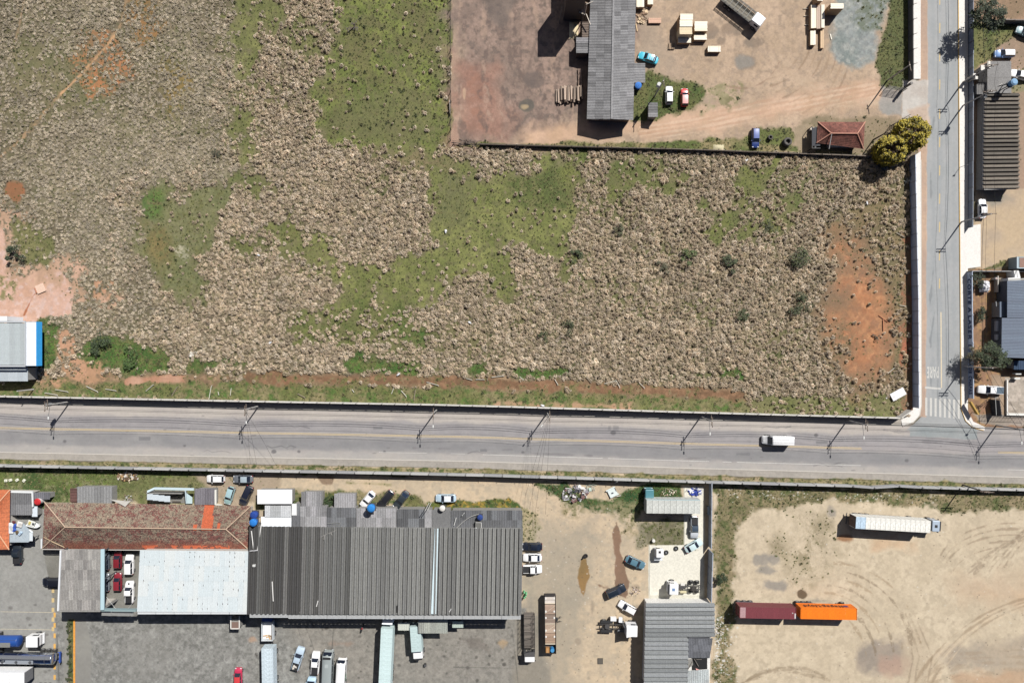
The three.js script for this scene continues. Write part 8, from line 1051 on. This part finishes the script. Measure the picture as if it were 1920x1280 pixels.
// ---------- roof tanks and roof boxes ----------
function tank(label, px, py, y0, hh, r, c, lid) { const t = thing('water_tank', label, 'water tank', [X(px, y0 + hh), 0, Z(py, y0 + hh)]); mesh('shell', [rod([0, y0, 0], [0, y0 + hh * 0.85, 0], r * 0.86, r, 22), rod([0, y0 + hh * 0.4, 0], [0, y0 + hh * 0.46, 0], r * 0.97, r * 0.98, 22)], M(c), t); mesh('lid', [rod([0, y0 + hh * 0.85, 0], [0, y0 + hh, 0], r * 1.03, r * 0.55, 22), rod([0, y0 + hh, 0], [0, y0 + hh + 0.06, 0], r * 0.25, r * 0.2, 12)], M(lid ?? c), t); for (let i = 0; i < 6; i++) { const a = i / 6 * 6.283; mesh('lid_rib', bar([Math.cos(a) * r, y0 + hh * 0.87, Math.sin(a) * r], [Math.cos(a) * r * 0.3, y0 + hh, Math.sin(a) * r * 0.3], 0.05, 0.04), M(c.map((v) => v * 0.8)), t); } mesh('base', bx(0, y0 - 0.1, 0, r * 2, 0.16, r * 2), darkSteel, t); if (y0 > 4.5) mesh('stand', [[-1, -1], [1, -1], [-1, 1], [1, 1]].map(([a, b]) => rod([a * r * 0.7, 2.8, b * r * 0.7], [a * r * 0.7, y0, b * r * 0.7], 0.07)), steelM, t); return t; }
tank('bright blue round tank on the grey annex roof below the white sedan', 695, 953, 4.6, 1.3, 0.82, [32, 122, 196], [36, 134, 212]); tank('bright blue round tank at the corner of the tiled wing', 473.5, 980, 4.6, 1.2, 0.78, [24, 104, 186], [30, 128, 214]); tank('darker blue tank just north of the bright blue tank at the tiled wing', 474.5, 966, 3.7, 1.2, 0.78, [24, 66, 150]); tank('navy round tank on the mottled dark annex roof', 900, 970.5, 3.4, 1.0, 0.58, [36, 66, 136]); tank('white round tank at the north edge of the annex roofs', 829, 953.5, 3.0, 1.0, 0.6, [236, 232, 224]); tank('blue tank with a white base by the grey lean-to of the long shed', 1197.5, 159, 3.0, 1.1, 0.7, [50, 104, 186], [64, 130, 214]);
{ const t = thing('chimney_box', 'dark roof box with a white vent beside the navy tank', 'vent'); mesh('box', bx(X(896, 4), 3.7, Z(984, 4), 1.1, 0.9, 1.3), M([112, 112, 108], { t: 'grime', ts: 1 }), t); mesh('rim', [bar(rp(892, 979.5, 4.2), rp(902, 979.5, 4.2), 0.16, 0.1), bar(rp(902.5, 979.5, 4.2), rp(902.5, 992, 4.2), 0.16, 0.1)], M([200, 198, 194]), t); mesh('vent', rod([X(892.5, 4), 3.6, Z(990, 4)], [X(892.5, 4), 4.5, Z(990, 4)], 0.25, 0.18, 10), M([240, 240, 238]), t);
  const h = thing('roof_hose', 'pale curved hose lying on the mottled dark annex roof', 'hose'); const pts = []; for (let i = 0; i <= 10; i++) { const u = i / 10; pts.push(rp(lerp(852, 898, u), 993 - 29 * Math.sin(u * 1.5), 3.6)); } mesh('tube', pts.slice(1).map((p, i) => rod(pts[i], p, 0.05, 0.05, 6)), M([196, 194, 188]), h); for (const [a, b, c, d, l] of [[851, 985, 855.5, 970, 'white batten on the mottled annex roof beside the curved hose'], [866, 967, 871, 961, 'short pale batten on the mottled annex roof north of the hose']]) { const q = thing('batten', l, 'batten'); mesh('board', bar(rp(a, b, 3.6), rp(c, d, 3.6), 0.12, 0.05), M([226, 226, 222]), q); mesh('clip', bx(...rp((a + c) / 2, (b + d) / 2, 3.63), 0.2, 0.05, 0.1), M([120, 120, 118]), q); }
  // pale flue pipes on the edge of the annexes
  const f = thing('flue_pipe', 'pair of pale pipes standing at the annex edge west of the white roof tank', 'pipe'); mesh('tube', [rod([X(799, 5), 0, Z(953, 5)], [X(799, 5), 6.2, Z(953, 5)], 0.09), rod([X(803.5, 5), 0, Z(952, 5)], [X(803.5, 5), 6.4, Z(952, 5)], 0.09)], M([206, 204, 196]), f); mesh('cap', [rod([X(799, 5), 6.2, Z(953, 5)], [X(799, 5), 6.3, Z(953, 5)], 0.13, 0.13), rod([X(803.5, 5), 6.4, Z(952, 5)], [X(803.5, 5), 6.5, Z(952, 5)], 0.13, 0.13)], M([190, 188, 182]), f); }
// ---------- junk, boards, stones ----------
function pile(name, label, cat, px, py, rx, ry, cols, n, hh = 0.5, big = 1.2) { const t = thing(name, label, cat, [X(px), 0, Z(py)]); for (let i = 0; i < n; i++) { const a = rnd() * 6.283, q = Math.sqrt(rnd()), x = Math.cos(a) * q * rx * S, z = Math.sin(a) * q * ry * S, c = cols[(rnd() * cols.length) | 0].map((v, i_) => clamp(v * j1(i_, 0.85, 1.08), 0, 250)), l = rr(0.25, 1) * big, g = rnd() < 0.5 ? bar([-l / 2, 0, 0], [l / 2, rr(-0.2, 0.3), 0], rr(0.06, 0.2), rr(0.05, 0.1)) : rb(0, 0, 0, l * 0.6, rr(0.05, 0.3), l * rr(0.3, 0.6), 0.03); const o = mesh('scrap_piece', g, M(c.map(Math.round)), t); o.position.set(x, rr(0.05, hh) * (1 - q * 0.6) + 0.06, z); o.rotation.set(rr(-0.4, 0.4), rnd() * 6.283, rr(-0.3, 0.3)); } return t; }
pile('scrap_heap', 'heap of white and grey scrap by the grass at the bend of the sandy lane', 'scrap heap', 1078, 925, 24, 15, [[236, 234, 232], [150, 148, 156], [120, 88, 84], [196, 192, 190], [84, 84, 92]], 90, 0.7, 1.6); pile('scrap_heap', 'heap of broken pale boards in the grass near the road wall', 'scrap heap', 240, 893, 19, 9, [[222, 206, 180], [196, 160, 110], [236, 230, 222], [120, 96, 72]], 70, 0.5, 1.3); pile('scrap_heap', 'few pale boards in the grass east of the white scrap heap', 'scrap heap', 1110, 914, 10, 6, [[206, 196, 176], [190, 206, 196], [120, 112, 80]], 14, 0.2, 1.8); pile('rag_heap', 'white and blue sheeting thrown in the corner of the long walls', 'sheeting', 1303, 920, 14, 7, [[244, 244, 246], [240, 240, 244], [44, 66, 156], [52, 76, 176]], 46, 0.4, 1.7); pile('scrap_heap', 'rubble of pale stones along the stone wall beside the ruined shed', 'rubble', 240, 935, 12, 7, [[200, 198, 192], [160, 156, 150], [140, 120, 100]], 26, 0.25, 0.9); pile('scrap_heap', 'small white litter beside the tall green bush in the eastern yard corner', 'rubble', 1348, 1180, 8, 26, [[232, 230, 226], [206, 202, 194]], 36, 0.12, 0.6); pile('scrap_heap', 'pale building rubble on the wet soil near the pad corner', 'rubble', 1190, 1108, 9, 9, [[206, 190, 178], [150, 130, 116]], 22, 0.15, 0.7); pile('scrap_heap', 'pale splintered wood in the field by the weeds', 'wood scrap', 363, 664, 9, 6, [[232, 226, 214], [206, 198, 184]], 14, 0.4, 1.6); pile('scrap_heap', 'dark branches and bits at the east wall near the white panel in the field', 'wood scrap', 1672, 748, 10, 6, [[160, 140, 120], [110, 90, 76], [226, 222, 214]], 18, 0.2, 0.9); pile('scrap_heap', 'broken pale slabs in the dry grass near the orange earth', 'wood scrap', 1704, 340, 8, 6, [[206, 206, 190], [170, 166, 150]], 10, 0.3, 1.6); pile('scrap_heap', 'pale offcuts on the grass east of the grey hut', 'wood scrap', 1255, 922, 14, 8, [[214, 196, 170], [232, 222, 204]], 26, 0.15, 0.7); pile('scrap_heap', 'sawmill offcuts scattered by the east eaves of the long shed', 'wood scrap', 1203, 30, 10, 14, [[232, 206, 170], [206, 178, 146], [170, 140, 116]], 40, 0.25, 1.6);
{ const t = thing('sheet_panel', 'white rectangular panel lying in the grass at the south east corner of the field', 'panel', [X(1682.5), 0.4, Z(738.5)], 0.5); mesh('sheet', rb(0, 0.06, 0, 3.3, 0.08, 1.75, 0.02), M([246, 246, 248]), t); mesh('batten', [bx(-0.9, -0.02, 0, 0.1, 0.08, 1.4), bx(0.9, -0.02, 0, 0.1, 0.08, 1.4)], batten, t);
  const v = thing('scrap_sheet', 'white dismantled vehicle panel lying on the grass by the road wall', 'panel', [X(1148), 0.2, Z(922)], 0.45); mesh('panel', [rb(0, 0.15, 0, 1.9, 0.12, 2.0, 0.04), rb(-0.1, 0.25, -0.85, 2.2, 0.14, 0.3, 0.05), rb(0.1, 0.25, 0.9, 2.1, 0.1, 0.24, 0.05)], M([226, 236, 234]), v); mesh('slot', [rb(-0.1, 0.22, 0.15, 0.5, 0.02, 0.3, 0.01), rb(0.85, 0.22, -0.3, 0.16, 0.02, 1.0, 0.01)], M([60, 66, 76]), v); mesh('pole', bar([0.4, 0.2, 1.2], [1.4, 0.1, 1.5], 0.12, 0.1), M([226, 224, 214]), v);
  const w = thing('ladder', 'short white board leaning on the road wall above the white dismantled panel', 'board'); mesh('board', bar([X(1153), 0.1, Z(905)], [X(1155), 2.0, Z(899)], 0.3, 0.06), M([240, 238, 230]), w); mesh('rung', bar([X(1152), 0.9, Z(903)], [X(1156), 0.9, Z(903)], 0.06, 0.06), M([220, 216, 206]), w);
  const a = thing('loose_boards', 'two crossed boards lying on the orange earth', 'boards'); mesh('board', bar([X(1648), 0.1, Z(591)], [X(1665), 0.1, Z(604)], 0.2, 0.1), M([196, 130, 96], { t: 'wood', ts: 1 }), a); mesh('board', bar([X(1656), 0.2, Z(599)], [X(1656.5), 0.2, Z(620)], 0.18, 0.08), M([190, 128, 92], { t: 'wood', ts: 1 }), a);
  const bkt = ['white block in the grass by the west edge, westmost of four in a row', 'white block in the grass, second of four in a row', 'white block in the grass, third of four in a row', 'white block in the grass, eastmost of four in a row']; [[11.5, 900.5], [20, 899.5], [32.5, 899.5], [45.5, 900.5]].forEach(([x, y], i) => { const q = thing('concrete_block', bkt[i], 'block', [X(x), 0, Z(y)], i * 0.3); mesh('block', rb(0, 0.2, 0, 0.65, 0.4, 0.6, 0.1), M([232, 232, 214], { t: 'grime', ts: 1 }), q); mesh('hole', rod([0, 0.38, 0], [0, 0.405, 0], 0.12, 0.12, 10), M([170, 168, 150]), q); });
  const sl = thing('slab', 'pale square slab on the pink earth at the end of a rusty ditch', 'slab', [X(76), 0, Z(541)], 0.4); mesh('slab', rb(0, 0.15, 0, 1.9, 0.3, 1.9, 0.05), M([232, 200, 178], { t: 'grime', ts: 1 }), sl); mesh('pipe', rod([-1.1, 0.2, -0.6], [-1.1, 0.2, 0.6], 0.14, 0.14, 10), M([190, 130, 100]), sl);
  const man = thing('manhole_cover', 'square dark drain cover on the dirt yard near the lower shed', 'drain cover', [X(1125.5), 0.02, Z(1239)]); mesh('plate', rb(0, 0.03, 0, 1.0, 0.06, 1.1, 0.02), M([96, 90, 82], { t: 'grime', ts: 1 }), man); mesh('frame', [bx(0, 0.03, 0.6, 1.2, 0.08, 0.1), bx(0, 0.03, -0.6, 1.2, 0.08, 0.1), bx(0.55, 0.03, 0, 0.1, 0.08, 1.1), bx(-0.55, 0.03, 0, 0.1, 0.08, 1.1)], M([70, 66, 60]), man);
  const dh = thing('black_hose', 'black curled hose at the head of the ochre puddle on the dirt yard', 'hose'); const hp = []; for (let i = 0; i <= 14; i++) { const u = i / 14; hp.push([X(1090.5 + 9 * u + 1.2 * Math.sin(u * 9)), 0.16 + 0.1 * Math.sin(u * 6), Z(1046 - 5.5 * u + 1.6 * Math.cos(u * 8))]); } mesh('tube', hp.slice(1).map((p, i) => rod(hp[i], p, 0.17, 0.17, 7)), M([26, 26, 28]), dh); mesh('coil', planar(new THREE.TorusGeometry(0.34, 0.16, 8, 16).rotateX(Math.PI / 2).translate(X(1098), 0.2, Z(1041.5))), M([26, 26, 28]), dh);
  for (const [x, y, l] of [[1267.5, 1027.5, 'tyre lying on the concrete pad, the darker east one'], [1249, 1035, 'tyre lying against the scrapped white cab']]) { const w2 = thing('tyre', l, 'tyre', [X(x), 0.06, Z(y)]); mesh('tread', planar(new THREE.TorusGeometry(0.36, 0.17, 8, 20).rotateX(Math.PI / 2).translate(0, 0.17, 0)), tyreM, w2); mesh('rim', rod([0, 0.1, 0], [0, 0.2, 0], 0.22, 0.22, 12), rimM, w2); }
  const wd = thing('white_drum', 'white round drum on the grass north west of the concrete pad', 'drum', [X(1224.5), 0, Z(1012)]); mesh('barrel', rod([0, 0, 0], [0, 0.8, 0], 0.36, 0.36, 18), M([226, 224, 216]), wd); mesh('lid', rod([0, 0.8, 0], [0, 0.86, 0], 0.32, 0.3, 18), M([236, 234, 226]), wd);
  const bn = thing('long_bench', 'pale board standing against the wall beside the concrete strip', 'board', [X(1326.5), 0, Z(955)]); mesh('board', bx(0, 1.1, 0, 0.5, 0.08, 1.9), M([170, 186, 196]), bn); mesh('leg', [bx(0, 0.55, 0.8, 0.4, 1.1, 0.08), bx(0, 0.55, -0.8, 0.4, 1.1, 0.08)], steelM, bn);
  const gp = thing('gas_cylinders', 'cluster of small green cylinders against the east wall of the big shed', 'cylinders', [X(984.5), 0, Z(1112)]); for (const [x, z] of [[-0.2, -0.5], [0.25, -0.2], [0.1, 0.25], [-0.15, 0.6]]) mesh('cylinder', [rod([x, 0, z], [x, 1.2, z], 0.2, 0.2, 12), rod([x, 1.2, z], [x, 1.4, z], 0.2, 0.06, 12)], M([120, 196, 140]), gp); mesh('valve', rod([0.25, 1.4, -0.2], [0.25, 1.5, -0.2], 0.06), rimM, gp);
  const mb = thing('machine_block', 'small dark machine beside the teal box truck in the stone yard', 'machine', [X(797.5), 0, Z(1245)]); mesh('body', rb(0, 0.35, 0, 0.5, 0.7, 0.6, 0.06), M([52, 52, 54]), mb); mesh('top', bx(0, 0.72, 0, 0.36, 0.04, 0.4), M([90, 90, 92]), mb);
  const ft = thing('fence_trestle', 'black metal frame beside the loaded open trailer', 'frame', [X(1047), 0, Z(1160)]); for (let i = 0; i < 5; i++) mesh('rod', rod([rr(-0.6, 0.9), 0.05, rr(-0.8, 0.8)], [rr(-0.6, 0.9), rr(0.3, 1.2), rr(-0.8, 0.8)], 0.05, 0.05, 6), blackM, ft); mesh('pad', rb(-0.4, 0.3, 0, 0.5, 0.6, 0.8, 0.1), blackM, ft); }
// fallen concrete posts and sticks in the strip inside the main road wall
{ const L = [[162, 724, 184, 734], [198, 729, 218, 732], [274, 733, 288, 721], [322, 742, 333, 725], [392, 748, 397, 723], [409, 734, 411, 740], [432, 741, 434, 728], [558, 738, 572, 745], [660, 730, 664, 735], [734, 738, 738, 728], [752, 732, 762, 743], [776, 750, 779, 731], [800, 716, 822, 722], [874, 709, 885, 712], [892, 711, 908, 711], [914, 714, 914, 709], [922, 707, 944, 704], [974, 706, 982, 712], [1040, 711, 1046, 721], [1098, 706, 1108, 717], [1133, 719, 1153, 714], [1154, 712, 1162, 726], [1198, 717, 1208, 727], [1268, 706, 1276, 726], [104, 730, 128, 734], [84, 736, 108, 740], [1680, 436, 1694, 444], [1690, 500, 1698, 488], [1686, 572, 1698, 574], [1664, 700, 1676, 690]];
  const ORD = 'first second third fourth fifth sixth seventh eighth ninth tenth eleventh twelfth thirteenth fourteenth fifteenth sixteenth seventeenth eighteenth nineteenth twentieth'.split(' ').concat(['twenty first', 'twenty second', 'twenty third', 'twenty fourth']), order = L.slice(0, 26).map((p, i) => [p[0], i]).sort((p, q) => p[0] - q[0]).map((p) => p[1]);
  const place = (i) => { const k = order.indexOf(i); return k < 24 ? ORD[k] + ' from the west' : k === 24 ? 'second from the east end' : 'nearest the east end'; };
  L.forEach(([a, b, c, d], i) => { const t = thing('fallen_post', `${i % 4 === 3 ? 'grey' : 'pale'} post lying inside the main road wall, ${i < 26 ? place(i) : ''}`, 'post', [X(a), 0, Z(b)], 0, 'fallen posts inside the main road wall'); if (i >= 26) { tag(t, ['broken post in the rough grass by the panelled wall, northmost', 'long thin stick by the panelled wall, second from the north', 'stick by the panelled wall level with the crossed boards', 'broken post by the panelled wall nearest the white panel'][i - 26], 'post', 'fallen posts by the panelled wall'); } const dx = X(c) - X(a), dz = Z(d) - Z(b), m = M(i % 4 === 3 ? [150, 138, 120] : [206, 202, 188], { t: 'grime', ts: 1 }); mesh('shaft', bar([0, 0.22, 0], [dx, 0.3, dz], 0.13, 0.12), m, t); mesh('stub', bar([dx * 0.96, 0.28, dz * 0.96], [dx * 1.06 - dz * 0.06, 0.34, dz * 1.06 + dx * 0.06], 0.1, 0.09), m, t); }); }
// small white litter in the field
{ const P = [[484, 478, 'in the tan grass east of the grey field'], [1398, 302, 'beside the low wall near the green hollow'], [1625, 382, 'in the rough grass north of the orange earth'], [1018, 760, 'near the brown track'], [748, 701, 'by the green weed strip'], [836, 433, 'in the bright green grass'], [880, 604, 'beside the pale splinters in the tan grass'], [506, 643, 'in the grey dry strip']]; P.forEach(([x, y, l], i) => { const t = thing('litter', 'small scrap of white litter ' + l, 'litter', [X(x), 0.12, Z(y)], i); mesh('bag', rb(0, 0.2, 0, rr(0.4, 0.8), 0.3, rr(0.3, 0.5), 0.12), M([236, 236, 238]), t); mesh('flap', bx(0.3, 0.3, 0.1, 0.4, 0.03, 0.25), M([220, 222, 226]), t); }); }
renderer.render(scene, camera);
